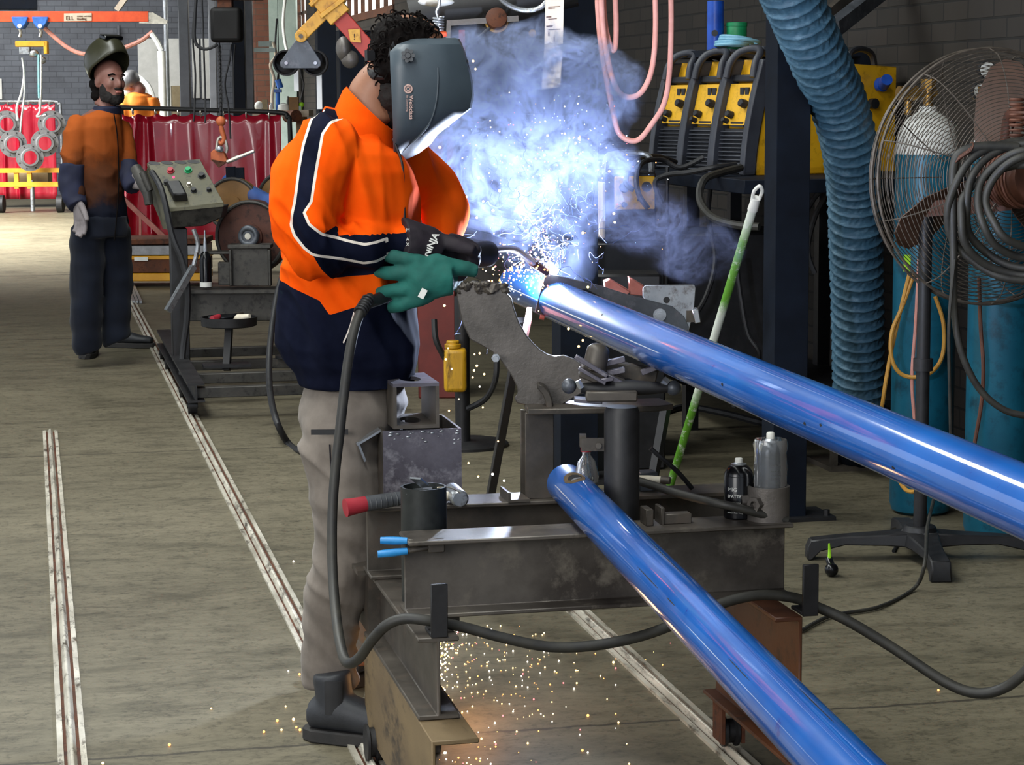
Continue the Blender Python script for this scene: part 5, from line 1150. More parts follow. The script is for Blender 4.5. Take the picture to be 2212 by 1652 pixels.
# ---------------------------------------------------------------- left and back of the shop
M('soot_grey', '2b2a28', '4a4742', .55, .3, 7, .3, .7, .2, 60, .002, c3='1c1b1a'); M('console', '45432f', '615d4a', .55, .1, 6, .3, .7, .1, 60, .002, c3='33322b')
M('curtain_red', '9c0f26', 'b81a33', .22, 0, 4, .3, .7, .08, 30, .004, coat=.5); M('rust_disc', '3c2119', '5a3529', .6, .2, 9, .3, .7, .2, 80, .001, c3='2a1712')
M('brown_disc', '6b4a22', '835e30', .6, .1, 9); M('flange_grey', '6e6e70', '97979a', .45, .5, 14, .3, .7, .15, 80, .001)
M('cart_yellow', 'c98a12', 'e0a52a', .5, 0, 5); M('sling_white', 'cfd2d0', 'eef0ee', .7, 0, 9); M('sling_teal', '58a6b0', '8fc9cf', .7, 0, 9)
M('trolley_blue', '2458a8', '3a74c8', .45, 0, 8); M('paper', 'd8d9d2', 'ecece6', .7, 0, 6); M('grey_post', '4e5157', '63666c', .5, .1, 5); M('pale_green', '8fa09a', 'a9b8b2', .55, 0, 4)
M('hoist_black', '0c0b0b', '171514', .6, 0, 9, spec=.25); M('orange_rust', 'a4512a', 'c86a3c', .55, .1, 10); M('steel_shine', 'a8a396', 'd8d3c6', .3, .7, 10); M('boom_red', '8f2c24', 'b23a2e', .5, 0, 6); M('boom_yellow', 'c08a2a', 'd9a440', .5, 0, 8, c3='9a6a22')
M('khaki_box', '8c7d5c', 'a89878', .7, 0, 6)
def quick(name, mb, mat, label, cat_, group=None, bevel=0): return tag(mb.build(name, m[mat], None, bevel), label, cat_, group)

# --- pipe turning machine on the rails
def turner():
    Z = 11.5; Q = lambda x, y, dz=0.: P(x, y, Z + dz); g = atz(405, 845, 0)
    t = thing('pipe_rotator', 'black pipe turning machine with a sloping control console, on rail wheels', 'machine', (g.x, g.y, 0))
    b = MB(); b.poly([Q(317, 351, .14), Q(432, 343, .14), Q(484, 438, -.12), Q(366, 449, -.12)][::-1], (0, 0, -.022)); c = b.build('console', m['console'], t, bevel=.003)
    b = MB(); b.poly([Q(367, 455, -.11), Q(484, 444, -.11), Q(478, 470, -.08), Q(438, 488, -.06), Q(372, 492, -.08)], FWD * .2); b.build('console_box', m['soot_grey'], t, bevel=.004)
    b = MB(); b.poly([Q(318, 362, .12), Q(362, 452, -.10), Q(362, 496, -.08), Q(352, 494, 0), Q(330, 430, .12), Q(310, 395, .13)], FWD * .02); b.build('side_plate', m['console'], t)
    pu = (Q(432, 343, .14) - Q(317, 351, .14)).normalized(); pv = (Q(366, 449, -.12) - Q(317, 351, .14)).normalized(); pn = pu.cross(pv); pn = -pn if pn.z < 0 else pn
    def on(x, y):                                     # point on the sloping panel
        n0 = pn; o = Q(317, 351, .14); d = ray(x, y); return CAM + d * ((o - CAM).dot(n0) / d.dot(n0))
    for x, y, r, mt, nm in ((369, 370, .016, 'red_plastic', 'red_button'), (407, 369, .016, 'green_plastic', 'green_button'), (436, 381, .017, 'black_rubber', 'switch'), (452, 412, .012, 'black_rubber', 'switch'), (419, 413, .014, 'black_rubber', 'switch'), (360, 396, .014, 'black_rubber', 'switch'), (409, 401, .010, 'steel_shine', 'key_switch')):
        b = MB(); q = on(x, y); b.cyl(q, q + pn * .022, r, r * .9, 16); b.cyl(q, q + pn * .006, r * 1.3, n=16); b.build(nm, m[mt], c)
    for x in (333, 361, 390, 418):
        b = MB(); q = on(x, 353 - (x - 333) * .04); b.lathe(q - pn * .001, pn, [(.03, 0), (.03, .003), (.001, .0032)], 20); vv = b.v; b.v = [q + pu * ((p - q).dot(pu)) * 1.0 + pv * ((p - q).dot(pv)) * .55 + pn * (p - q).dot(pn) for p in vv]; b.build('vent', m['black_rubber'], c)
    b = MB(); q = on(384, 420); b.box(q + pn * .03, (.075, .12, .06), Matrix((pu, -pv, pn)).transposed()); lv = b.build('pedal_box', m['black_iron'], c, bevel=.008)
    b = MB(); q = on(379, 400) + pn * .061; b.cyl(q, q + pn * .004, .007, n=12); EM('red_led', (1, .02, .12, 1), 2.5); b.build('indicator', m['red_led'], lv)
    # torch heads hanging at the left of the console
    b = MB(); b.tube([Q(293, 362, .1), Q(310, 395, .05), Q(322, 430, 0)], [.03, .035, .02], 12, 4); b.tube([Q(308, 372, .0), Q(325, 412, -.02)], [.02, .016], 10, 2); b.cyl(Q(318, 415, -.02), Q(322, 442, -.03), .026, .022, 16); b.build('torch_head', m['soot_grey'], t)
    b = MB(); b.tube([Q(328, 372, -.05), Q(345, 400, -.14), Q(357, 440, -.18), Q(372, 510, -.2), Q(392, 560, -.2), Q(405, 620, -.2), Q(404, 690, -.2), Q(395, 760, -.2), Q(392, 830, -.25)], .017, 8, 5); b.build('hose', m['black_rubber'], t)
    # main post and rail carriage
    p0 = Q(384, 492); b = MB(); b.bb(p0.x - .045, p0.x + .045, p0.y - .06, p0.y + .06, .14, p0.z); b.build('post', m['black_iron'], t, bevel=.004)
    x = .735; b = MB(); b.ibeam((x, 10.35, .13), (x, 12.9, .13), .09, .08, .01, .01); b.build('carriage_beam', m['black_iron'], t)
    for y in (10.5, 11.1, 12.3, 12.8):
        b = MB(); b.cyl((x - .03, y, .052), (x + .012, y, .052), .04, n=22); b.cyl((x - .034, y, .052), (x + .016, y, .052), .015, n=10); b.build('wheel', m['black_iron'], t)
    for y in (10.42, 10.95, 11.5, 12.1): MB().bb(x, 1.72, y - .03, y + .03, .10, .15).build('cross_rail', m['soot_grey'], t, bevel=.003)
    for xx in (1.25, 1.27):
        pass
    for y in (10.42, 11.5):
        b = MB(); b.cyl((1.32, y, .15), (1.32, y, .3), .02, n=12); b.cyl((1.32, y, .15), (1.32, y, .165), .085, n=20); b.build('levelling_foot', m['black_iron'], t)
    # base beam and head block
    z0 = Q(500, 690).z; z1 = Q(500, 625).z; a = Q(412, 660); c2 = Q(640, 660)
    b = MB(); b.bar(V((a.x, a.y, (z0 + z1) / 2)), V((c2.x + .3, c2.y - .06, (z0 + z1) / 2)), .16, z1 - z0); b.build('base_beam', m['soot_grey'], t, bevel=.004)
    b = MB(); b.box(Q(510, 626, -.02), (.50, .24, .016), rotz(-YAW)); b.build('deck', m['soot_grey'], t)
    b = MB(); b.box(Q(541, 575, -.02), (.20, .10, .20), rotz(-YAW)); b.box(Q(541, 531, -.02), (.225, .13, .022), rotz(-YAW)); b.box(Q(499, 578, -.08), (.014, .05, .19), rotz(-YAW)); b.box(Q(583, 578, -.08), (.014, .05, .19), rotz(-YAW)); b.build('head_block', m['soot_grey'], t, bevel=.003)
    b = MB(); b.box(Q(475, 545, -.02), (.12, .1, .014), rotz(-YAW)); b.box(Q(487, 590, -.03), (.07, .06, .12), rotz(-YAW)); b.build('side_shelf', m['soot_grey'], t, bevel=.003)
    ax = (-FWD * .96 - RGT * .2).normalized()
    q = Q(540, 512, .12); b = MB(); b.lathe(q, ax, [(.19, -.09), (.196, -.085), (.196, -.005), (.188, .0), (.178, 0), (.176, -.006), (.07, -.004), (.07, .012), (.001, .013)], 48); dd = b.build('drive_wheel', m['rust_disc'], t, sharp=30)
    b = MB(); b.torus(q + ax * -.004, ax, .186, .0105, 48, 8); b.build('tyre', m['soot_grey'], dd)
    b = MB(); q2 = Q(537, 510, -.03); b.torus(q2, ax, .042, .016, 28, 10); b.cyl(q2 - ax * .1, q2 + ax * .01, .03, n=20); b.build('bearing', m['steel_blue'], t)
    b = MB(); b.cyl(q2 + ax * .01, q2 + ax * .016, .017, n=16); b.build('shaft_end', m['steel_shine'], t)
    for px, py, r, dz in ((502, 442, .145, .5), (612, 430, .15, .75)):
        q = Q(px, py, dz); b = MB(); b.lathe(q, ax, [(r, -.06), (r, -.004), (r * .93, 0), (.05, 0), (.05, .01), (.001, .01)], 44); d_ = b.build('drive_wheel', m['brown_disc'], t, sharp=30); b = MB(); b.torus(q - ax * .002, ax, r * .97, .01, 44, 8); b.build('tyre', m['soot_grey'], d_)
    b = MB(); b.bar(Q(498, 360, .7), Q(500, 395, .7), .05, .05); b.bar(Q(517, 362, .7), Q(518, 395, .7), .045, .05); b.build('stop_posts', m['navy_steel'], t)
    return t, Q
TURN, Q2 = turner()
k = MB(); k.cyl(Q2(494, 392, .95), Q2(640, 468, -.15), .043, n=28); M('dull_blue', '34508c', '4a68a6', .35, .2, 6); o = quick('steel_pipe', k, 'dull_blue', 'short dull blue pipe lying on the wheels of the turning machine', 'pipe')
def tcan():
    q = Q2(445, 621, -.08); t = thing('spray_can', 'black aerosol can with a long nozzle on the turning machine deck', 'spray can', q); r = .031
    b = MB(); b.lathe(q, UP, [(r, 0), (r, .15), (r * .7, .18), (r * .4, .19)], 24); b.build('body', m['can_black'], t); b = MB(); b.lathe(q, UP, [(r * 1.01, .004), (r * 1.01, .03)], 24, False); b.build('label_band', m['print_white'], t)
    b = MB(); b.lathe(q, UP, [(r * .4, .19), (r * .35, .21), (.006, .26), (.004, .30)], 14); b.build('nozzle', m['zinc'], t)
tcan()
def tray():
    q = Q2(495, 705, -.28); t = thing('parts_tray', 'round black tray of tools on a slanted post', 'tray', (q.x, q.y, 0)); b = MB(); b.lathe(q, UP, [(.125, 0), (.142, .006), (.145, .05), (.137, .05), (.134, .012), (0, .01)], 40); b.build('bowl', m['black_iron'], t)
    b = MB(); f = P(490, 838, 11.15); b.bar(V((f.x, f.y, .13)), q, .035, .035); b.bb(f.x - .12, f.x + .12, f.y - .06, f.y + .06, .15, .165); b.build('post', m['black_iron'], t)
    for i, (dx, dy, L, a, mt, nm, lb) in enumerate(((-.03, .0, .15, .2, 'can_black', 'grinder', 'black tool lying in the parts tray'), (-.07, -.03, .06, 1.0, 'red_plastic', 'screwdriver', 'red handled tool at the left in the parts tray'), (.06, -.02, .11, -.5, 'pale_wood', 'chisel', 'pale chisel at the right in the parts tray'), (.03, .05, .12, .9, 'steel', 'spanner', 'dark spanner at the back of the parts tray'))):
        d = rotz(a) @ RGT; c = q + V((dx, dy, .045)); k = MB(); k.tube([c - d * L / 2, c, c + d * L / 2 + UP * .012], [.017, .02, .012], 10, 3); quick(nm, k, mt, lb, 'tool', 'tools in the round tray')
tray()
k = MB(); k.bar(P(362, 672, 11.2), P(418, 575, 11.3), .03, .03); k.tube([P(418, 575, 11.3), P(428, 530, 11.3), P(418, 495, 11.3)], .012, 8, 4); quick('slanted_rod', k, 'zinc', 'grey slanted rod clamped across the post of the turning machine', 'bar')
k = MB(); k.tube([P(632, 430, 10.9), P(618, 560, 10.8), P(598, 640, 10.6), P(584, 740, 10.3), P(582, 830, 10.0), P(596, 905, 9.5), P(625, 960, atz(625, 960, 0).dot(FWD)), P(660, 977, 9.2), P(720, 985, 9.2)], .015, 10, 6); quick('hose', k, 'black_rubber', 'black hose curving from the turning machine to the floor behind the legs', 'hose')

# --- hoist above the machine
def hoist():
    Z = 11.9; Q = lambda x, y, dz=0.: P(x, y, Z + dz); t = thing('chain_hoist', 'black electric chain hoist with a hanging chain and orange hook', 'hoist', Q(488, 90))
    b = MB(); b.box(Q(490, 54), (.165, .13, .185), rotz(-YAW)); b.build('housing', m['hoist_black'], t, bevel=.022, seg=3); b = MB(); b.box(Q(487, 8), (.075, .09, .08), rotz(-YAW)); b.bar(Q(455, -4), Q(566, -4), .12, .02); b.build('mount', m['rust'], t)
    b = MB(); n = 34; a, c = Q(474, 96), Q(478, 252)
    for i in range(n):
        p = a.lerp(c, (i + .5) / n); b.tube([p + (RGT if i % 2 else FWD) * (.008 * cos(q)) + UP * .013 * sin(q) for q in (2 * pi * j / 8 for j in range(8))], .0036, 5, 1, closed=True)
    b.build('chain', m['black_iron'], t); tk = MB(); tk.sph(Q(477, 262), .026, (1, .8, 1.1)); hk = tk.build('hook_block', m['orange_rust'], t)
    b = MB(); b.tube([Q(477, 270), Q(480, 284), Q(484, 300), Q(478, 310), Q(471, 303)], [.012, .014, .013, .012, .006], 10, 5); b.build('hook', m['orange_rust'], hk)
    for i, pts in enumerate(([(424, -10), (421, 40), (420, 80), (428, 100), (447, 106), (470, 96)], [(425, -10), (416, 70), (422, 160), (420, 235), (418, 262)], [(436, -10), (439, 70), (442, 160), (444, 235), (443, 265)], [(500, 96), (496, 130), (486, 180), (494, 235), (498, 300)], [(508, 96), (504, 150), (506, 235)])):
        b = MB(); b.tube([Q(*p, .05) for p in pts], .009 if i == 0 else .005, 8, 5); b.build('control_cable', m['black_rubber'], t)
hoist()
def pclamp():
    Z = 11.9; Q = lambda x, y, dz=0.: P(x, y, Z + dz); t = thing('lifting_clamp', 'orange lifting clamp with a shiny handle hanging from the hoist hook', 'clamp', Q(478, 360))
    b = MB(); b.tube([Q(468, 325), Q(472, 300), Q(484, 298), Q(490, 318), Q(488, 330)], .009, 8, 5); b.build('shackle', m['steel_shine'], t); b = MB(); b.poly([Q(455, 328), Q(470, 318), Q(484, 330), Q(492, 348), Q(470, 356), Q(455, 346)], FWD * .06); b.build('jaw', m['orange_rust'], t, bevel=.004)
    b = MB(); b.poly([Q(456, 344), Q(490, 350), Q(472, 362)], FWD * .05); b.build('jaw_tip', m['rust'], t); b = MB(); b.cyl(Q(490, 350), Q(549, 326), .011, .010, 14); b.cyl(Q(500, 346, -.001), Q(516, 339, -.001), .0125, n=14); b.build('handle', m['steel_shine'], t); b = MB(); b.sph(Q(475, 322, -.02), .02, (1, .7, .9)); b.build('pin', m['bright_steel'], t)
pclamp()

# --- standing worker
Z2 = 12.4; S2 = Z2 / F
def W2(px, py, dz=0.): return P(px, py, Z2 + dz)
def ring2(px, py, dz, rx, ry, n=24, yaw=0.0):
    c = W2(px, py, dz); u = RGT * cos(yaw) - FWD * sin(yaw); w_ = FWD * cos(yaw) + RGT * sin(yaw)
    return [c + u * rx * S2 * cos(a) + w_ * ry * sin(a) for a in (2 * pi * j / n for j in range(n))]
def overall_mat():
    t = NT('sooty_orange'); v = t.coord(); s = t.new('ShaderNodeSeparateXYZ'); t.link(v, s.inputs[0]); n = t.noise(v, 5, 6, .7); zz = t.math('ADD', s.outputs[2], t.math('MULTIPLY_ADD', n, .34, -.17))
    c = t.ramp(zz, [(.0, H('0b0f1a')), (.94, H('0f1220')), (1.0, H('3a2418'))]); r = t.new('ShaderNodeMapRange'); t.link(zz, r.inputs[0]); r.inputs[1].default_value = .86; r.inputs[2].default_value = 1.42
    c = t.ramp(r.outputs[0], [(.0, H('0e1220')), (.10, H('141420')), (.22, H('3f2417')), (.48, H('5c3118')), (.66, H('8c4518')), (1, H('a8521c'))])
    t.link(c, t.b.inputs['Base Color']); t.set(Roughness=.85, Specular_IOR_Level=.2); return t.m
m['sooty_orange'] = overall_mat(); M('navy_collar', '10142c', '1a1f3c', .8, 0, 8)
def worker():
    g = atz(205, 772, 0); root = thing('person', 'bearded person standing with a raised welding helmet, sooty orange shirt and navy trousers', 'person', (g.x, g.y, 0))
    def ch(mb, pts, n=16, k=5): mb.tube([W2(a, b_, c) for a, b_, c, r in pts], [q[3] for q in pts], n, k)
    b = MB(); hf = (RGT * .66 - FWD * .75 - UP * .04).normalized(); L, Rm = head(b, W2(236, 176), hf, UP, 1.0, W2(226, 232, .02))
    b.loft([ring2(228, 235, 0, 28, .08), ring2(212, 255, 0, 46, .13), ring2(208, 300, 0, 48, .13), ring2(210, 400, 0, 46, .12), ring2(216, 480, 0, 46, .12)])
    for pts in ([(170, 268, -.1, .045), (158, 340, -.12, .036), (155, 400, -.14, .03), (170, 445, -.2, .026)], [(258, 270, .1, .045), (272, 340, .02, .034), (282, 395, -.08, .026)], [(190, 480, -.05, .07), (188, 610, -.06, .06), (188, 740, -.02, .05)], [(242, 480, .06, .07), (250, 610, .08, .06), (248, 735, .08, .05)]): ch(b, pts)
    link_mesh(fuse(b, .010, 3), 'body', m['skin_dim'], root)
    for s in (-1, 1):
        e = MB(); e.sph(L(.079, s * .031, .016), .0125); eo = e.build('eye', m['eye_white'], root); e = MB(); e.sph(L(.0865, s * .0315, .016), .0068); e.build('iris', m['dark_hair'], eo)
        e = MB(); e.tube([L(.092, s * .014, .038), L(.092, s * .034, .044), L(.074, s * .052, .036)], .005, 8, 3); e.build('eyebrow', m['dark_hair'], root)
    h = MB()
    for x, y, z, a, bb, d in ((.060, 0, -.092, .042, .046, .040), (.025, -.054, -.06, .036, .016, .055), (.025, .054, -.06, .036, .016, .055), (.05, -.038, -.085, .036, .022, .036), (.05, .038, -.085, .036, .022, .036), (.078, 0, -.10, .024, .03, .028), (.098, 0, -.036, .012, .03, .009)): h.sph(L(x, y, z), 1, (a, bb, d), 16, 10, Rm)
    me = fuse(h, .006, 2); displace(me, lambda p, n: .004 * noise.noise(p * 90)); link_mesh(me, 'beard', m['beard_hair'], root)
    e = MB(); e.sph(L(.102, 0, -.056), 1, (.008, .022, .008), 12, 8, Rm); e.build('lips', m['copper_red'], root)
    h = MB()
    for x, y, z, r in ((-.03, 0, .06, .06), (-.06, -.03, -.02, .055), (-.06, .03, -.02, .055), (-.07, 0, -.09, .045), (-.05, -.05, -.08, .035), (-.05, .05, -.08, .035)): h.sph(L(x, y, z), r)
    me = fuse(h, .008, 2); displace(me, lambda p, n: .006 * noise.noise(p * 60)); link_mesh(me, 'hair', m['dark_hair'], root)
    # shirt, trousers
    j = MB(); j.loft([ring2(230, 238, 0, 26, .075), ring2(215, 252, 0, 48, .14), ring2(208, 275, 0, 58, .165), ring2(208, 340, 0, 59, .165), ring2(211, 400, 0, 57, .155), ring2(216, 450, 0, 58, .155), ring2(219, 485, 0, 57, .155)])
    ch(j, [(178, 262, -.08, .07), (163, 300, -.12, .072), (156, 350, -.14, .066), (154, 395, -.15, .062), (164, 432, -.19, .052)]); ch(j, [(254, 268, .1, .07), (268, 320, .06, .066), (276, 365, -.0, .058), (284, 398, -.08, .05)])
    me = fuse(j, .009, 3); displace(me, lambda p, n: .013 * noise.noise(V((p.x * 9, p.y * 9, p.z * 5))) + .022 * (1 - abs(noise.noise(V((p.x * 8 + p.z * 4, p.y * 6, p.z * 9)))) - .8)); sh = link_mesh(me, 'shirt', m['sooty_orange'], root)
    t = MB(); t.loft([ring2(218, 465, 0, 58, .158), ring2(218, 510, 0, 60, .165)]); ch(t, [(190, 490, -.05, .10), (188, 600, -.06, .096), (186, 690, -.06, .088), (188, 740, -.04, .088), (192, 757, -.03, .08)]); ch(t, [(245, 490, .05, .098), (252, 600, .07, .092), (250, 690, .08, .084), (251, 725, .08, .086), (255, 738, .08, .08)])
    me = fuse(t, .010, 3); displace(me, lambda p, n: .012 * noise.noise(V((p.x * 9, p.y * 9, p.z * 12)))); link_mesh(me, 'trousers', m['dark_overall'], root)
    cl = MB(); cl.loft([ring2(230, 246, -.0, 32, .092), ring2(232, 234, -.01, 31, .086), ring2(231, 229, .0, 27, .076), ring2(229, 250, 0, 20, .06)], False); cl.build('collar', m['navy_collar'], sh, sharp=60)
    zp = MB(); zp.tube([W2(x, y, d) for x, y, d in ((246, 246, -.105), (253, 290, -.125), (256, 350, -.128), (256, 410, -.125), (252, 470, -.135), (247, 520, -.15))], .007, 6, 4, flat=.5); zp.build('zip', m['dark_hair'], sh)
    # cuffs of the sleeves are navy
    for pts in ([(156, 354, -.14, .074), (154, 395, -.15, .072), (160, 425, -.17, .067), (168, 446, -.2, .055)], [(276, 358, .0, .066), (283, 392, -.07, .060), (290, 406, -.1, .05)]):
        c = MB(); ch(c, pts, 18, 6); me = fuse(c, .008, 2); displace(me, lambda p, n: .008 * noise.noise(p * 16)); link_mesh(me, 'cuff', m['navy_collar'], sh)
    gl = MB(); hand(gl, W2(168, 436, -.2), -UP * .97 + RGT * .14, RGT * .8 - FWD * .6, (.25, .3, .35, .4), 1.05, .0125, (.75, .55, .2), .25); me = fuse(gl, .005, 2); link_mesh(me, 'glove', m['glove_grey'], root)
    gl = MB(); hand(gl, W2(286, 396, -.09), RGT * .8 - FWD * .5 + UP * .1, UP * .9, (.8, .9, .9, 1.0), 1.0, .0125); me = fuse(gl, .006, 2); link_mesh(me, 'glove', m['glove_grey'], root)
    p = atz(196, 766, 0); boot(root, p + FWD * .02, -FWD * .98 + RGT * .06, 1.0, 1.0, .15, matl='boot_leather'); p = atz(246, 750, 0); boot(root, p, RGT * .96 - FWD * .22, 1.0, 1.0, .15, matl='boot_leather')
    # raised helmet
    tl = .75; f2 = (hf * cos(tl) + UP * sin(tl)).normalized(); u2 = (UP * cos(tl) - hf * sin(tl)).normalized(); l2 = u2.cross(f2); hc = W2(232, 135)
    he = dome(root, hc, f2, u2, hf * .62 - UP * .78, (.128, .118, .135), m['helmet_olive'], .30)
    wd = MB(); e1 = (f2 * .80 + u2 * .60).normalized(); wd.box(hc + f2 * .128 + u2 * .072, (.022, .115, .07), Matrix((e1, l2, e1.cross(l2))).transposed()); wd.build('lens', m['lens_black'], he, bevel=.004)
    return root
WORKER = worker()
# --- third person behind the curtain
def far_person():
    Zf = 22.0; Q = lambda x, y, dz=0.: P(x, y, Zf + dz); g = Q(300, 240); root = thing('person', 'person in an orange top bending behind the red curtain', 'person', (g.x, g.y, 0)); s = Zf / F
    def rg(x, y, rx, ry, dz=0): c = Q(x, y, dz); return [c + RGT * rx * s * cos(a) + FWD * ry * sin(a) for a in (2 * pi * j / 20 for j in range(20))]
    b = MB(); hf = (RGT * .2 + FWD * .3 - UP * .6 - RGT * .6).normalized(); L, Rm = head(b, Q(286, 184), hf, UP * .8 - RGT * .4, 1.0, Q(296, 205)); b.loft([rg(298, 205, 14, .08), rg(300, 225, 24, .12), rg(304, 290, 26, .12), rg(306, 360, 26, .12)])
    for sx in (-12, 14): b.tube([Q(306 + sx, 350), Q(308 + sx, 430), V((Q(308 + sx, 430).x, Q(308 + sx, 430).y, .06))], [.085, .065, .05], 12, 3)
    link_mesh(fuse(b, .014, 3), 'body', m['skin_dim'], root)
    M('hivis_orange', 'e8791c', 'f08a2a', .8, 0, 6); j = MB(); j.loft([rg(296, 200, 14, .09), rg(300, 206, 26, .15), rg(300, 222, 32, .18), rg(302, 260, 32, .17), rg(305, 340, 30, .16)]); j.tube([Q(274, 212, -.05), Q(270, 235, -.1), Q(268, 262, -.1)], [.07, .065, .05], 12, 3); j.tube([Q(328, 214, -.05), Q(332, 240, -.08), Q(326, 266, -.1)], [.07, .065, .05], 12, 3)
    me = fuse(j, .014, 3); displace(me, lambda p, n: .016 * noise.noise(p * 9)); link_mesh(me, 'shirt', m['hivis_orange'], root)
    t = MB(); t.loft([rg(306, 335, 30, .16), rg(306, 370, 28, .15)])
    for sx in (-12, 14): t.tube([Q(306 + sx, 360), Q(308 + sx, 430), V((Q(308 + sx, 430).x, Q(308 + sx, 430).y, .03))], [.11, .09, .08], 12, 3)
    link_mesh(fuse(t, .016, 3), 'trousers', m['dark_overall'], root)
    h = MB(); h.sph(L(-.01, 0, .05), 1, (.125, .105, .10), 18, 12, Rm); h.build('helmet', m['flange_grey'], root); v = MB(); v.sph(L(.07, 0, .0), 1, (.06, .085, .085), 16, 10, Rm); v.build('visor', m['print_white'], root)
far_person()

# --- red welding curtains
def curtain(pts, Z, zb, label, seed, post, folds):
    """pts: (left px, left top py, right px, right top py)"""
    x0, y0, x1, y1 = pts; a, c = P(x0, y0, Z), P(x1, y1, Z - .0); t = thing('welding_curtain', label, 'curtain', (a.lerp(c, .5).x, a.lerp(c, .5).y, 0), 'red welding curtains'); n = 110; mm = 14; b = MB(); d = (c - a); zt = (a.z + c.z) / 2 - .03
    vs = []
    for i in range(n + 1):
        s = i / n
        for k in range(mm + 1):
            q = k / mm; p = a + d * s; z = zt * (1 - q) + zb * q - .025 * abs(sin(s * pi * 9)) * (1 - q)
            off = .03 * noise.noise(V((s * 9 + seed, q * .8, seed))) + sum(am * (.3 + .7 * q) * math.exp(-((s - f - sl * q) / w_) ** 2) for f, w_, am, sl in folds)
            vs.append(V((p.x, p.y, z)) - FWD * off)
    b.add(vs, [(i * (mm + 1) + k, i * (mm + 1) + k + 1, (i + 1) * (mm + 1) + k + 1, (i + 1) * (mm + 1) + k) for i in range(n) for k in range(mm)]); o = b.build('sheet', m['curtain_red'], t, sharp=180); so = o.modifiers.new('s', 'SOLIDIFY'); so.thickness = .004
    f = MB(); e = V((c.x, c.y, 0)); g = V((a.x, a.y, 0)); r = .10; dn = d.normalized()
    f.tube([a - dn * .05 - UP * 0, a, a.lerp(c, .5), c - dn * r * .3, c + dn * r * .55 - UP * r * .4, c + dn * r * .8 - UP * r * 1.2, V((c.x, c.y, .5)) + dn * r * .8, e + dn * r * .8], .022, 10, 6); f.tube([a, V((a.x, a.y, 0))], .022, 10, 1); f.build('frame', m[post], t)
    for i in range(7):
        p = a + d * (i + .5) / 7 - UP * .03; k = MB(); k.torus(p, RGT, .03, .006, 12, 5); k.build('ring', m['steel_shine'], t)
    return t
curtain((262, 232, 606, 243), 19.5, .27, 'long red welding curtain hanging on a black frame behind the console', 3, 'black_iron', ((.10, .022, .16, -.09), (.165, .016, .14, .02), (.02, .02, .1, 0), (.80, .05, .07, .06), (.93, .02, .05, .0), (.40, .06, .03, .02)))
curtain((-40, 219, 118, 219), 31.5, .12, 'red welding curtain at the far left behind the flange trolley', 11, 'zinc', ((.5, .03, .1, 0), (.3, .02, .08, 0)))
k = MB(); k.box(P(271, 375, 19.3), (.03, .01, .16), rotz(-YAW)); quick('curtain_tag', k, 'print_white', 'pale strip on the left end of the long red curtain', 'label')
# --- low stack below the curtain
def stack():
    Z = 18.0; q = P(345, 560, Z); t = thing('timber_stack', 'low stack of boards and yellow edged pallets below the red curtain', 'stack', (q.x, q.y, 0)); Rz = rotz(-YAW)
    for y0, y1, mt, nm, w_ in ((602, 585, 'cart_yellow', 'yellow_edge', .8), (584, 556, 'rust', 'brown_board', .8), (556, 548, 'cart_yellow', 'yellow_edge', .82), (547, 526, 'flange_grey', 'grey_board', .8), (524, 512, 'rust', 'brown_board', .82)):
        a, c = P(345, y0, Z), P(345, y1, Z); b = MB(); b.box(V((q.x, q.y, max(.0, a.z) * .5 + c.z * .5)), (w_, .5, c.z - max(0, a.z)), Rz); b.build(nm, m[mt], t, bevel=.006)
    b = MB(); b.box(P(305, 559, Z - .26), (.11, .02, .03), Rz); b.build('paper_tag', m['paper'], t)
stack()
k = MB()
for i in range(3): k.bar(atz(288 + i * 8, 652, .012), atz(276 + i * 5, 612, .012), .02, .02)
quick('flat_bars', k, 'bright_steel', 'three bright bars lying on the floor behind the standing person', 'bars')
k = MB(); k.bar(P(262, 425, 18.6), P(366, 522, 18.6), .04, .04); k.bar(P(366, 515, 18.6), V((P(366, 512, 18.6).x, P(366, 512, 18.6).y, 0)), .03, .03); k.bar(P(303, 462, 18.6), P(303, 535, 18.6), .02, .02); quick('handrail', k, 'copper_red', 'sloping reddish rail beside the standing person', 'rail')

# --- flange trolley, slings and hoist at the far left
ZF = 30.0
def F3(x, y, dz=0.): return P(x, y, ZF + dz)
def flange_trolley():
    q = F3(68, 440); t = thing('flange_trolley', 'yellow wheeled trolley at the far left under the hanging flanges', 'trolley', (q.x, q.y, 0)); Rz = rotz(-YAW)
    for y, h in ((368, 10), (398, 10)): b = MB(); b.box(F3(58, y), (1.05, .08, h * ZF / F), Rz); b.build('rail', m['cart_yellow'], t)
    for x in (36, 64): b = MB(); b.box(F3(x, 388), (.06, .06, .24), Rz); b.build('upright', m['cart_yellow'], t)
    b = MB(); b.box(F3(65, 382, .3), (.55, .3, .15), Rz); b.build('box', m['khaki_box'], t)
    for x, y in ((2, 425), (130, 425)): b = MB(); w_ = F3(x, y); w_.z = .12; b.cyl(w_ - RGT * .04, w_ + RGT * .04, .12, n=24); b.build('wheel', m['black_rubber'], t)
    b = MB(); w_ = F3(70, 420); b.cyl(V((w_.x, w_.y, .02)), w_ + UP * .2, .03, n=12); b.build('jack_leg', m['zinc'], t)
flange_trolley()
fl = []
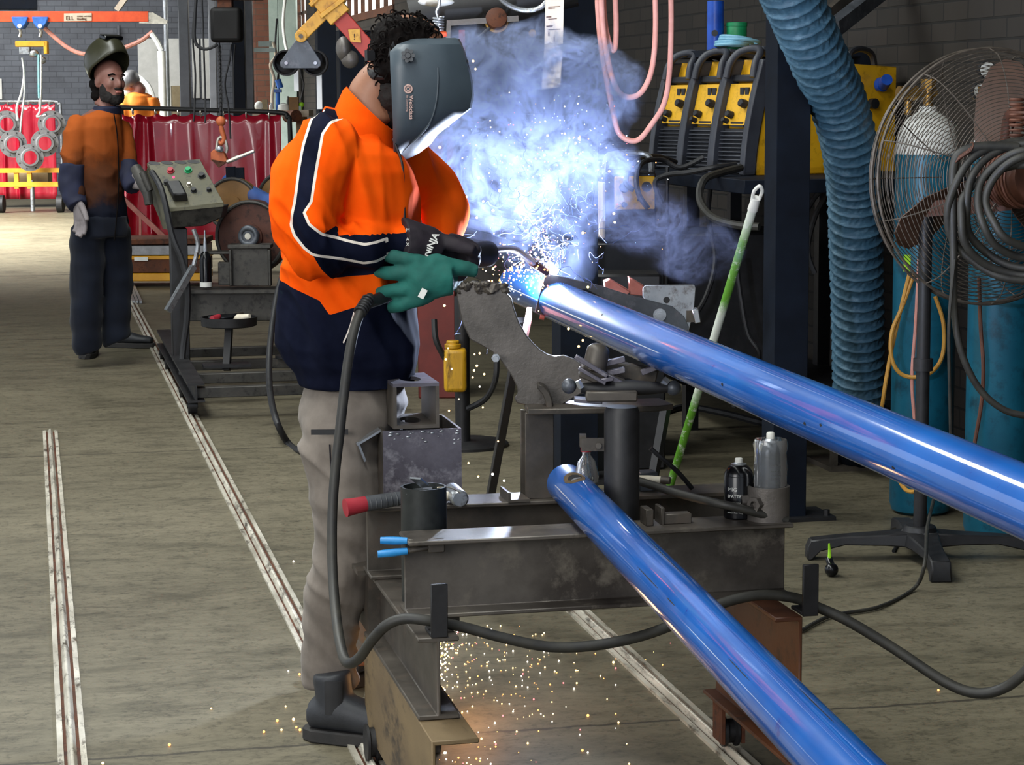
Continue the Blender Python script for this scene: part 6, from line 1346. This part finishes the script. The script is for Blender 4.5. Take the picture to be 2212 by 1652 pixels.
for i, (x, y, lb) in enumerate(((14, 268, 'upper left steel flange, cut by the frame edge'), (111, 268, 'upper right steel flange of the hanging bunch'), (28, 311, 'middle left steel flange of the bunch'), (96, 309, 'middle right steel flange of the bunch'), (64, 340, 'lowest steel flange of the bunch, resting on the trolley'))):
    c = F3(x, y, (.0, .02, -.08, -.09, -.17)[i]); b = MB(); ax = (-FWD * .95 + RGT * .3).normalized(); s = ZF / F
    b.lathe(c, ax, [(14.5 * s, 0), (29 * s, 0), (29 * s, .06), (20 * s, .06), (18 * s, .11), (14.5 * s, .11), (14.5 * s, 0)], 40, False); o = quick('steel_flange', b, 'flange_grey', lb, 'flange', 'flanges over the yellow trolley')
    u, w_, _ = frame(ax)
    for k in range(8): h = MB(); a = 2 * pi * k / 8 + .3; p = c + (u * cos(a) + w_ * sin(a)) * 24.5 * s + ax * .06; h.cyl(p, p + ax * .002, 1.7 * s, n=10); h.build('bolt_hole', m['black_rubber'], o, sharp=30)
def crane():
    t = thing('jib_crane', 'orange crane beam across the top left with a lettered plate', 'crane', F3(150, 48)); b = MB(); a, c = F3(-60, 36), F3(322, 36); b.bar(a, c, .12, .14); b.build('beam', m['orange_beam'], t, bevel=.004); b = MB(); b.poly([F3(310, 27, -.05), F3(330, 27, -.05), F3(362, 45, -.05), F3(360, 52, -.05), F3(300, 50, -.05)], FWD * .08); b.build('end_bracket', m['steel_shine'], t)
    b = MB(); b.poly([F3(138, 29, -.07), F3(198, 28, -.07), F3(198, 45, -.07), F3(138, 46, -.07)], FWD * .01); pl = b.build('plate', m['board_wood'], t); text('ELL', 'lettering', m['rust'], F3(142, 43, -.075), RGT, UP, .075, pl, .002); text('crane service', 'lettering', m['rust'], F3(166, 36.5, -.075), RGT, UP, .036, pl, .002); text('loading', 'lettering', m['rust'], F3(166, 43, -.075), RGT, UP, .045, pl, .002)
crane()
def ttrol(x, lb):
    t = thing('beam_trolley', lb, 'trolley', F3(x, 60), 'blue trolleys on the crane beam'); b = MB(); b.poly([F3(x - 18, 36, -.1), F3(x + 18, 36, -.1), F3(x + 14, 50, -.1), F3(x + 6, 62, -.1), F3(x - 6, 62, -.1), F3(x - 14, 50, -.1)], FWD * .2); b.build('side_plate', m['trolley_blue'], t, bevel=.01); b = MB(); b.cyl(F3(x, 56, -.11), F3(x, 56, -.14), .03, n=16); b.build('bolt', m['sling_white'], t); b = MB(); b.tube([F3(x, 60), F3(x + 3, 70), F3(x, 80)], .022, 8, 4); b.build('hanger', m['steel_shine'], t)
ttrol(42, 'left blue trolley on the orange crane beam'); ttrol(86, 'right blue trolley on the orange crane beam')
k = MB(); k.box(F3(68, 95), (.42, .12, .075), rotz(-YAW)); k.box(F3(100, 103), (.05, .12, .17), rotz(-YAW)); o = quick('air_hoist', k, 'cart_yellow', 'yellow hoist body hanging below the blue trolleys', 'hoist', None, .008)
k = MB(); k.box(F3(54, 109, -.02), (.14, .1, .09), rotz(-YAW)); k.sph(F3(72, 115), .07, (1, 1, .8)); k.sph(F3(92, 130), .05); k.build('motor', m['zinc'], o)
for lb, mt, pts, r in (('white sling hanging down left of the flanges', 'sling_white', [(48, 125), (52, 160), (46, 200), (36, 232), (38, 260)], .028), ('long white tail of the left sling', 'sling_white', [(52, 150), (53, 200), (47, 250), (44, 288)], .026), ('teal sling hanging above the right flange', 'sling_teal', [(83, 118), (83, 160), (84, 212)], .026), ('white knotted sling above the right flange', 'sling_white', [(89, 118), (89, 170), (88, 212), (86, 240), (80, 252), (100, 248)], .03)):
    k = MB(); k.tube([F3(*p, -.05) for p in pts], r, 8, 5, flat=.5); quick('lifting_sling', k, mt, lb, 'sling', 'slings of the flange hoist')
k = MB(); k.tube([F3(92, 56), F3(115, 78), F3(150, 105), F3(185, 117), F3(240, 112), F3(300, 90), F3(330, 68)], .03, 8, 6); quick('air_hose', k, 'pink_hose', 'salmon hose sagging below the orange crane beam', 'hose')
# --- posts, boards and pieces on the back wall
def post(x0, x1, Z, mat, label, zt=4.4, yb=None):
    a = P((x0 + x1) / 2, 230, Z); w_ = (x1 - x0) * Z / F; b = MB(); b.box((a.x, a.y, zt / 2), (w_, w_, zt), rotz(-YAW)); return quick('steel_post', b, mat, label, 'post', None, .004)
post(391, 412, 21, 'grey_post', 'grey steel post left of the chain hoist'); post(505, 532, 20.5, 'navy_steel', 'black flanged column right of the hoist chain'); post(533, 549, 21.0, 'grey_post', 'grey flange side of the black column'); post(455, 470, 24, 'grey_post', 'thin grey post behind the hoist cables')
k = MB(); k.cyl(V((F3(359, 100).x, F3(359, 100).y, 0)), V((F3(359, 100).x, F3(359, 100).y, 4)), .035, n=12); quick('pole', k, 'bright_steel', 'thin bright pole at the end of the crane beam', 'pole')
k = MB(); a = F3(349, 110, -2); k.cyl(V((a.x, a.y, 0)), a, .05, n=12); k.tube([a, F3(340, 90, -2), F3(327, 72, -2)], .035, 8, 4); quick('lamp_pole', k, 'sling_white', 'bent pale pole with a hook top left of the boards', 'pole')
k = MB(); k.tube([F3(280, 165, -6), F3(300, 168, -6), F3(320, 185, -6), F3(332, 215, -6), F3(340, 250, -6)], .03, 8, 5); quick('fume_arm', k, 'sling_white', 'pale curved fume arm over the person behind the curtain', 'pipe')
def onback(x0, y0, x1, y1, name, mat, label, cat_, dy=.05):
    a, c = aty(x0, y0, BY - dy), aty(x1, y1, BY - dy); b = MB(); b.bb(a.x, c.x, BY - dy, BY - .004, 0 if dy > .2 else c.z, a.z); return quick(name, b, mat, label, cat_, None, .004)
onback(297, 83, 343, 211, 'white_board', 'paper', 'tall white board on the grey wall behind the raised helmet', 'board'); onback(363, 83, 394, 230, 'white_board', 'paper', 'white panel on the grey wall left of the grey post', 'board'); onback(414, 83, 432, 212, 'white_board', 'paper', 'narrow white panel just right of the grey post', 'board'); onback(434, 83, 456, 213, 'white_board', 'paper', 'narrow white panel behind the hoist cables', 'board')
onback(372, 185, 398, 232, 'tan_cupboard', 'khaki_box', 'tan cupboard standing beyond the red curtain', 'cupboard', .4); onback(-20, 170, 5, 215, 'notice', 'paper', 'white notice at the left edge of the grey wall', 'notice')
onback(-40, -60, 80, 20, 'dark_vent', 'navy_steel', 'dark ventilation opening high on the grey wall at the left corner', 'vent'); k = MB(); a = aty(256, 60, BY - .1); k.cyl(V((a.x, a.y, 0)), V((a.x, a.y, 2.7)), .03, n=10); quick('conduit', k, 'grey_post', 'grey conduit running up the far wall', 'pipe')
k = MB(); k.bar(F3(275, -10, 3), F3(252, 22, 3), .08, .08); quick('stay', k, 'board_wood', 'pale slanted stay above the orange crane beam', 'brace')
# far end of the right hand wall: pilasters, brick strip, clutter bench
k = MB(); a = P(565, 100, 33.6); k.bb(a.x - .12, a.x + .16, 33.4, 33.8, 0, 4.2); quick('brick_pier', k, 'brick_red', 'narrow reddish brick pier right of the black column', 'pier')
post(585, 604, 31, 'pale_green', 'pale green steel post by the slit window'); post(607, 644, 30, 'pale_green', 'wide pale green duct by the slit window')
k = MB(); k.tube([P(618, -20, 28), P(612, 40, 28), P(614, 80, 28), P(620, 110, 28)], .02, 8, 4); quick('white_cable', k, 'sling_white', 'white cable hanging on the pale green duct', 'cable')
def clutter():
    Z = 20.6; Q = lambda x, y, dz=0.: P(x, y, Z + dz); Rz = rotz(-YAW); q = Q(612, 250); zt = Q(612, 238).z
    t = thing('work_bench', 'cluttered wooden workbench behind the shoulder of the welder', 'bench', (q.x, q.y, 0)); b = MB(); b.box((q.x, q.y, zt - .03), (.52, .5, .06), Rz); b.build('top', m['board_wood'], t)
    for sx in (-.17, .17):
        for sy in (-.2, .2): b = MB(); c = q + RGT * sx + FWD * sy; b.bb(c.x - .03, c.x + .03, c.y - .03, c.y + .03, 0, zt - .06); b.build('leg', m['khaki_box'], t)
        S = lambda nm, mb, mt, lb, ct: quick(nm, mb, mt, lb, ct)
    b = MB(); c = Q(600, 196); b.cyl(V((c.x, c.y, zt)), c, .022, .02, 16); b.box(c, (.07, .07, .03), Rz); b.cyl(Q(600, 172), Q(606, 190), .03, n=16); S('drill', b, 'trolley_blue', 'blue drill standing on the cluttered bench', 'drill')
    b = MB(); c = Q(612, 225); b.lathe(V((c.x, c.y, zt)), UP, [(.06, 0), (.05, .05), (.0, .07)], 20); S('funnel', b, 'paper', 'pale funnel in front of the blue drill', 'funnel')
    b = MB(); c = Q(560, 222); b.sph(V((c.x, c.y, zt + .04)), .045); b.sph(V((c.x + .05, c.y, zt + .035)), .036); S('rag_ball', b, 'paper', 'crumpled pale rag at the left of the cluttered bench', 'rag')
    b = MB(); c = Q(635, 215); b.box(V((c.x, c.y, zt + .06)), (.09, .08, .12), Rz); S('tool_box', b, 'brown_disc', 'brown box on the cluttered bench by the yellow light', 'box')
    b = MB(); b.tube([Q(590, 90, .15), Q(596, 120, .15), Q(584, 140, .15), Q(592, 170, .15), Q(588, 205, .12), V((Q(588, 230, .1).x, Q(588, 230, .1).y, zt + .012))], .014, 8, 5); S('rope', b, 'board_wood', 'tan rope hanging over the cluttered bench', 'rope')
    b = MB(); c = Q(651, 218); b.sph(V((c.x, c.y, zt + .05)), .025); M('lime2', 'b4d02c', 'c6e03c', .5, 0, 8); b.cyl(V((c.x, c.y, zt)), V((c.x, c.y, zt + .04)), .008, n=8); S('knob_tool', b, 'lime', 'small lime green ball knob on the cluttered bench', 'tool')
    b = MB(); b.box(Q(572, 108, .1), (.2, .06, .04), Rz); b.box(Q(572, 95, .1), (.12, .05, .05), Rz); S('shelf_box', b, 'pale_green', 'grey bracket shelf above the cluttered bench', 'shelf')
    b = MB(); b.cyl(Q(640, 250, -.4), Q(622, 252, -.2), .055, n=20); S('dark_drum', b, 'rust', 'dark drum at the right end of the curtain frame', 'drum')
    for i, (x, y, w_, h_, mt, nm, lb) in enumerate(((572, 214, .05, .10, 'khaki_box', 'carton', 'tan carton at the left on the cluttered bench'), (585, 222, .03, .07, 'paper', 'white_bottle', 'small white bottle left of the blue drill'), (628, 222, .04, .08, 'orange_rust', 'tin', 'rusty orange tin right of the pale funnel'), (645, 226, .05, .04, 'pale_green', 'green_box', 'pale green box at the right on the cluttered bench'), (622, 208, .03, .13, 'soot_grey', 'dark_bottle', 'dark bottle behind the pale funnel'))):
        c = Q(x, y, .06 * (i % 3)); b = MB()
        if i in (1, 2, 4): b.lathe(V((c.x, c.y, zt)), UP, [(w_ * .5, 0), (w_ * .5, h_ * .7), (w_ * .25, h_ * .8), (w_ * .25, h_)], 16)
        else: b.box(V((c.x, c.y, zt + h_ / 2)), (w_, w_, h_), Rz)
        S(nm, b, mt, lb, 'box' if i in (0, 3) else 'bottle')
    for i, (x, y0, y1, lb) in enumerate(((598, 100, 190, 'dark cord hanging left above the cluttered bench'), (652, 150, 215, 'dark cord hanging right above the cluttered bench'))):
        b = MB(); b.tube([Q(x, y0 - 60, .2), Q(x - 3, y0, .2), Q(x + 4, (y0 + y1) / 2, .2), Q(x - 2, y1, .2)], .009, 8, 5); S('hanging_cord', b, 'black_rubber', lb, 'cable')
clutter()
# --- yellow and red cable boom
def boom():
    Z = 7.6; Q = lambda x, y, dz=0.: P(x, y, Z + dz); t = thing('cable_boom', 'yellow and red boom with a roller carrier at the top, behind the hair', 'boom', Q(720, 60)); d = (Q(815, 128) - Q(676, -30)).normalized()
    b = MB(); b.bar(Q(690, -14), Q(830, 146), .058, .05, FWD); b.build('red_arm', m['boom_red'], t, bevel=.002)
    b = MB(); b.bar(Q(420, -326, -.01), Q(736, 38, -.01), .082, .07, FWD); b.bar(Q(692, -12, -.012), Q(698, -5, -.012), .10, .085, FWD); b.bar(Q(716, 14, -.012), Q(722, 22, -.012), .10, .085, FWD); b.build('yellow_sleeve', m['boom_yellow'], t, bevel=.002)
    b = MB(); b.bar(Q(702, 26, -.03), Q(650, 78, -.03), .042, .022, FWD); b.cyl(Q(650, 78, -.05), Q(650, 78, -.0), .021, n=20); b.build('link', m['boom_yellow'], t, bevel=.002)
    b = MB(); b.cyl(Q(650, 78, -.062), Q(650, 78, -.045), .008, n=6); b.build('bolt', m['steel'], t)
    b = MB(); pl = [(640, 84), (662, 84), (693, 132), (693, 142), (686, 148), (612, 148), (605, 143), (605, 134)]; b.poly([Q(x, y, -.035) for x, y in pl], FWD * .012).build('roller_plate', m['steel_blue'], t, bevel=.002)
    for x in (618, 681):
        r = MB(); c = Q(x, 136, 0); r.lathe(c + FWD * .035, -FWD, [(.040, 0), (.044, .004), (.044, .056), (.0385, .056), (.036, .012), (.001, .010)], 32); r.build('roller', m['hoist_black'], t, sharp=30); r = MB(); r.cyl(Q(x, 136, -.045), Q(x, 136, -.03), .006, n=12); r.build('pin', m['bright_steel'], t)
    b = MB(); a = [Q(756, 62, -.04), Q(778, 63, -.04), Q(780, 90, -.04), Q(768, 88, -.04)]; b.poly([Q(752, 64, -.036), Q(777, 62, -.036), Q(780, 92, -.036), Q(757, 90, -.036)], FWD * .003); s = b.build('warning_label', m['boom_yellow'], t); text('!', 'lettering', m['rust'], Q(763, 86, -.038), RGT, UP, .03, s, .0005)
    b = MB(); b.box(Q(690, 195, .1), (.018, .01, .13), rotz(-YAW)); b.build('hanging_strip', m['paper'], t)
    b = MB(); b.box(Q(640, 172, .1), (.016, .01, .08), rotz(-YAW)); b.build('hanging_strip', m['paper'], t)
boom()
def gear():
    Z = 8.6; Q = lambda x, y: P(x, y, Z); k = MB(); k.sph(Q(742, 105), .04, (.7, 1, 1.2)); k.sph(Q(756, 128), .035); k.tube([Q(738, 90), Q(735, 110), Q(748, 130)], .018, 8, 3); quick('cable_fitting', k, 'saddle_steel', 'brown cable fitting hanging at the boom end behind the hair', 'fitting')
gear()
# ---------------------------------------------------------------- arc, sparks and smoke
M_ARC = EM('arc_white', (.86, .93, 1, 1), 60); EM('spark_hot', (1, .66, .26, 1), 4.5); EM('spark_white', (1, .88, .72, 1), 7); EM('spark_red', (1, .22, .24, 1), 2.6); EM('spark_orange', (1, .42, .12, 1), 3.2); EM('spark_blue', (.45, .62, 1, 1), 2.4)
k = MB(); k.sph(ARC, .012, (1, .8, 1.3)); k.sph(ARC + RGT * .012 - UP * .008, .010); tag(k.build('welding_arc', m['arc_white']), 'blinding white welding arc at the torch tip', 'arc')
l = bpy.data.lights.new('arc_light', 'POINT'); l.energy = 95; l.color = (.66, .77, 1.0); l.shadow_soft_size = .03
o = bpy.data.objects.new('arc_light', l); COL.objects.link(o); o.location = P(1171, 594, 5.60)
l = bpy.data.lights.new('spark_light', 'POINT'); l.energy = 1.6; l.color = (1, .5, .2); l.shadow_soft_size = .08
o = bpy.data.objects.new('spark_light', l); COL.objects.link(o); o.location = atz(1010, 1440, .12)
def sparks(name, pts, label, mats):
    b = MB()
    for p, r, mi in pts: b.m = mi; b.sph(p, r, (1, 1, 1), 8, 6)
    o = b.build(name, [m[x] for x in mats]); tag(o, label, 'sparks', None, 'stuff'); return o
HOT = ['spark_white', 'spark_hot', 'spark_red', 'spark_orange', 'spark_blue']
pick = lambda w: R.choices(range(5), w)[0]
pts = []
for i in range(430):                                               # shower above and around the arc
    a = R.gauss(0, .55); d = R.random() ** 1.3 * .44; p = ARC + UP * (cos(a) * d + .02) + RGT * (sin(a) * d * .75 + R.gauss(0, .015)) + FWD * R.gauss(-.02, .07)
    pts.append((p, R.uniform(.0007, .0018), pick((5, 3, 3, 3, 5))))
for i in range(240):                                               # spatter thrown back towards the gloves
    p = ARC - RGT * abs(R.gauss(.06, .05)) + UP * R.gauss(-.0, .035) + FWD * R.gauss(-.03, .06); pts.append((p, R.uniform(.0009, .0031), pick((3, 5, 3, 8, 1))))
for x, y in ((1022, 132), (1027, 149), (988, 251), (968, 272), (950, 318), (1083, 335), (1183, 293), (1220, 289), (1251, 299), (1244, 309), (1034, 384), (1079, 412), (1316, 370), (1326, 461), (1328, 480), (1259, 503), (1008, 425), (1044, 435), (1065, 455), (1176, 335), (1270, 620), (1228, 710), (1259, 735), (1250, 748), (1030, 470), (960, 660), (835, 797), (968, 752), (963, 776), (976, 797), (1025, 765), (1036, 763), (1030, 790), (1024, 800), (1046, 808), (1021, 815), (1036, 835), (991, 862), (1043, 880), (970, 887), (1076, 953), (1033, 1029), (1064, 1024), (1012, 1000), (1089, 1038)):
    pts.append((P(x, y, 5.35 + R.uniform(-.2, .1)), R.uniform(.0021, .0035), R.choice((0, 1, 1))))
sparks('spark_shower', pts, 'shower of glowing weld sparks around the arc', HOT)
pts = []
for i in range(330):                                               # glowing spatter on the floor under the bench
    x = 945 + abs(R.gauss(0, 150)); y = R.uniform(1345, 1700) if R.random() > .35 else R.gauss(1440, 45); x = min(x, 1330) if R.random() > .1 else R.uniform(1000, 1450)
    if y < 1350 + max(0, x - 1100) * .1: continue
    r = R.uniform(.0008, .0024); pts.append((atz(x, y, r), r, pick((4, 7, 2, 4, 0))))
for x, y in ((623, 1449), (647, 1456), (617, 1525), (658, 1577), (640, 1570), (599, 1556), (634, 1553), (608, 1576), (456, 1530), (366, 1608), (634, 1212), (222, 1648), (570, 1580), (648, 1576), (1479, 1388), (2027, 1490), (1325, 1430), (1246, 1475), (1240, 1487), (1140, 1605), (1270, 1545), (1258, 1620), (1040, 1595), (930, 1585), (1336, 1560)):
    r = R.uniform(.0022, .0036); pts.append((atz(x, y, r), r, R.choice((0, 1, 1, 3))))
for i in range(70):
    x = 948 + abs(R.gauss(0, 22)); y = R.uniform(1385, 1500); pts.append((atz(x, y, .0) + UP * R.uniform(0, .10), R.uniform(.0015, .003), pick((5, 6, 0, 3, 0))))
sparks('floor_sparks', pts, 'glowing spatter scattered over the floor under the bench', HOT)
# fine pale threads standing in for spark and smoke trails around the arc
b = MB()
for i in range(120):
    a = R.gauss(0, .8); d = .03 + R.random() * .24; p = ARC + UP * (cos(a) * d) + RGT * (sin(a) * d * .8 - .04) + FWD * R.gauss(0, .06); q = [p]; dr = V((R.uniform(-1, 1), R.uniform(-.3, .3), R.uniform(-.6, 1))).normalized()
    for k in range(R.randint(3, 7)): dr = (dr + V((R.gauss(0, .8), R.gauss(0, .2), R.gauss(0, .8)))).normalized(); p = p + dr * R.uniform(.008, .02); q.append(p)
    b.tube(q, R.uniform(.0003, .0007), 5, 4)
M('trail_thread', '56679c', '7484ba', .9, 0, 20); tag(b.build('trail_threads', m['trail_thread']), 'fine pale threads standing in for spark and smoke trails around the arc', 'fume', None, 'stuff')

def smoke_mat(name, blobs, dens, col, o, sc):
    t = NT(name); t.n.remove(t.b); tc = t.new('ShaderNodeTexCoord'); v = tc.outputs['Object']
    w_ = t.new('ShaderNodeTexNoise'); w_.inputs['Scale'].default_value = sc; w_.inputs['Detail'].default_value = 3; t.link(v, w_.inputs['Vector'])
    wv = t.new('ShaderNodeVectorMath', operation='MULTIPLY_ADD'); t.link(w_.outputs[1], wv.inputs[0]); wv.inputs[1].default_value = (.16, .16, .16); t.link(v, wv.inputs[2])
    f = None
    for c, r in blobs:
        s = t.new('ShaderNodeVectorMath', operation='SUBTRACT'); t.link(wv.outputs[0], s.inputs[0]); s.inputs[1].default_value = tuple(V(c) - o + V((.08, .08, .08)))
        q = t.new('ShaderNodeVectorMath', operation='DIVIDE'); t.link(s.outputs[0], q.inputs[0]); q.inputs[1].default_value = r
        ln = t.new('ShaderNodeVectorMath', operation='LENGTH'); t.link(q.outputs[0], ln.inputs[0])
        g = t.math('SUBTRACT', 1.0, ln.outputs[1], clamp=True); f = g if f is None else t.math('MAXIMUM', f, g)
    f = t.math('MULTIPLY', f, 2.6, clamp=True)
    n = t.noise(wv.outputs[0], sc * 6.0, 6, .68, 1.2)
    k = t.new('ShaderNodeMapRange'); t.link(n, k.inputs[0]); k.inputs[1].default_value = .44; k.inputs[2].default_value = .60; k.inputs[3].default_value = .05; k.inputs[4].default_value = 1.0
    n2 = t.noise(wv.outputs[0], sc * 2.1, 3, .55, .8); k2 = t.new('ShaderNodeMapRange'); t.link(n2, k2.inputs[0]); k2.inputs[1].default_value = .40; k2.inputs[2].default_value = .60; k2.inputs[3].default_value = .12; k2.inputs[4].default_value = 1.0
    d = t.math('MULTIPLY', t.math('MULTIPLY', f, t.math('MULTIPLY', k.outputs[0], k2.outputs[0])), dens)
    s = t.new('ShaderNodeVectorMath', operation='SUBTRACT'); t.link(v, s.inputs[0]); s.inputs[1].default_value = tuple(ARC - o)       # density thinned towards the arc so the lit fume stays evenly bright
    ln = t.new('ShaderNodeVectorMath', operation='LENGTH'); t.link(s.outputs[0], ln.inputs[0]); q = t.new('ShaderNodeMapRange'); t.link(ln.outputs[1], q.inputs[0]); q.inputs[1].default_value = .02; q.inputs[2].default_value = .50
    d = t.math('MULTIPLY', d, t.math('MULTIPLY_ADD', t.math('POWER', q.outputs[0], 2.9), .995, .005))
    vs = t.new('ShaderNodeVolumeScatter'); vs.inputs['Color'].default_value = col; t.link(d, vs.inputs['Density']); vs.inputs['Anisotropy'].default_value = 0.0
    va = t.new('ShaderNodeVolumeAbsorption'); va.inputs['Color'].default_value = col; t.link(d, va.inputs['Density'])
    ad = t.new('ShaderNodeAddShader'); t.link(vs.outputs[0], ad.inputs[0]); t.link(va.outputs[0], ad.inputs[1]); t.link(ad.outputs[0], t.out.inputs['Volume'])
    MATS[name] = t.m; return t.m
def smoke(name, blobs, dens, col, label, sc=5.0, pad=.05):
    lo = V([min(b[0][i] - b[1][i] for b in blobs) - pad for i in range(3)]); hi = V([max(b[0][i] + b[1][i] for b in blobs) + pad for i in range(3)]); lo.z = max(lo.z, .05)
    o = V(((lo.x + hi.x) / 2, (lo.y + hi.y) / 2, lo.z)); mt = smoke_mat(name, blobs, dens, col, o, sc)
    k = MB(); k.bb(lo.x, hi.x, lo.y, hi.y, lo.z, hi.z); ob = k.build(name, mt); return tag(ob, label, 'smoke', None, 'stuff')
def B(x, y, Z, rx, ry, rz): return (P(x, y, Z), (rx, ry * .62, rz))
smoke('welding_smoke', [B(1190, 500, 5.6, .14, .14, .2), B(1160, 400, 5.6, .24, .16, .2), B(1140, 270, 5.62, .24, .16, .2), B(1070, 175, 5.62, .19, .14, .15), B(1180, 165, 5.62, .21, .15, .15), B(1265, 210, 5.65, .16, .14, .14), B(1010, 310, 5.6, .15, .12, .13), B(1250, 330, 5.62, .16, .14, .18)], 105, (.50, .61, 1.0, 1), 'billowing blue white welding smoke rising over the arc')
smoke('smoke_wisp', [B(1510, 545, 6.6, .13, .1, .10), B(1450, 560, 6.5, .08, .08, .06), B(1380, 470, 6.3, .16, .12, .12)], 9, (.5, .58, 1.0, 1), 'thin smoke wisp drifting below the welding machines')
# ---------------------------------------------------------------- light
w = bpy.data.worlds.new('world'); SC.world = w; w.use_nodes = True
nt = w.node_tree; bg = nt.nodes['Background']
bg.inputs[0].default_value = (.80, .88, 1.0, 1); bg.inputs[1].default_value = 1.0
def area(name, loc, target, sx, sy, energy, col=(1, 1, 1)):
    l = bpy.data.lights.new(name, 'AREA'); l.shape = 'RECTANGLE'; l.size = sx; l.size_y = sy; l.energy = energy; l.color = col
    o = bpy.data.objects.new(name, l); COL.objects.link(o); o.location = loc
    o.rotation_euler = (V(target) - V(loc)).to_track_quat('-Z', 'Y').to_euler(); return o
area('roof_and_fill_light', (-.6, 6.0, 5.6), (-.6, 6.0, 0), 1.2, 14, 640, (.96, 1, .97))
area('roof_and_fill_light', (-5.5, 9, 5.6), (-4.5, 9, 0), 1.2, 16, 600, (.96, 1, .97))  # second strip, added as fill to make up for light the ceiling blocks
d_ = area('door_daylight', (-5, 25, 4.4), (-2.2, 25.5, 0), 8, 5, 2900, (1, 1, .96)); d_.data.spread = radians(95)
d_ = area('back_skylight', (-3, 30, 5.2), (-3.0, 36, 1.6), 9, 2, 330, (1, 1, 1)); d_.data.spread = radians(110)
area('front_fill', (-5, -1.5, 3.2), (1.0, 5.5, .8), 4, 3, 330, (1, .98, .95))  # fill added from behind the camera to brighten the bench front
SC.view_settings.view_transform = 'Standard'; SC.view_settings.look = 'None'
SC.view_settings.exposure = 0.0; SC.view_settings.gamma = 1
cy = SC.cycles
cy.max_bounces = 6; cy.diffuse_bounces = 3; cy.glossy_bounces = 3; cy.transmission_bounces = 4; cy.transparent_max_bounces = 8; cy.volume_bounces = 0
cy.caustics_reflective = False; cy.caustics_refractive = False; cy.sample_clamp_indirect = 6
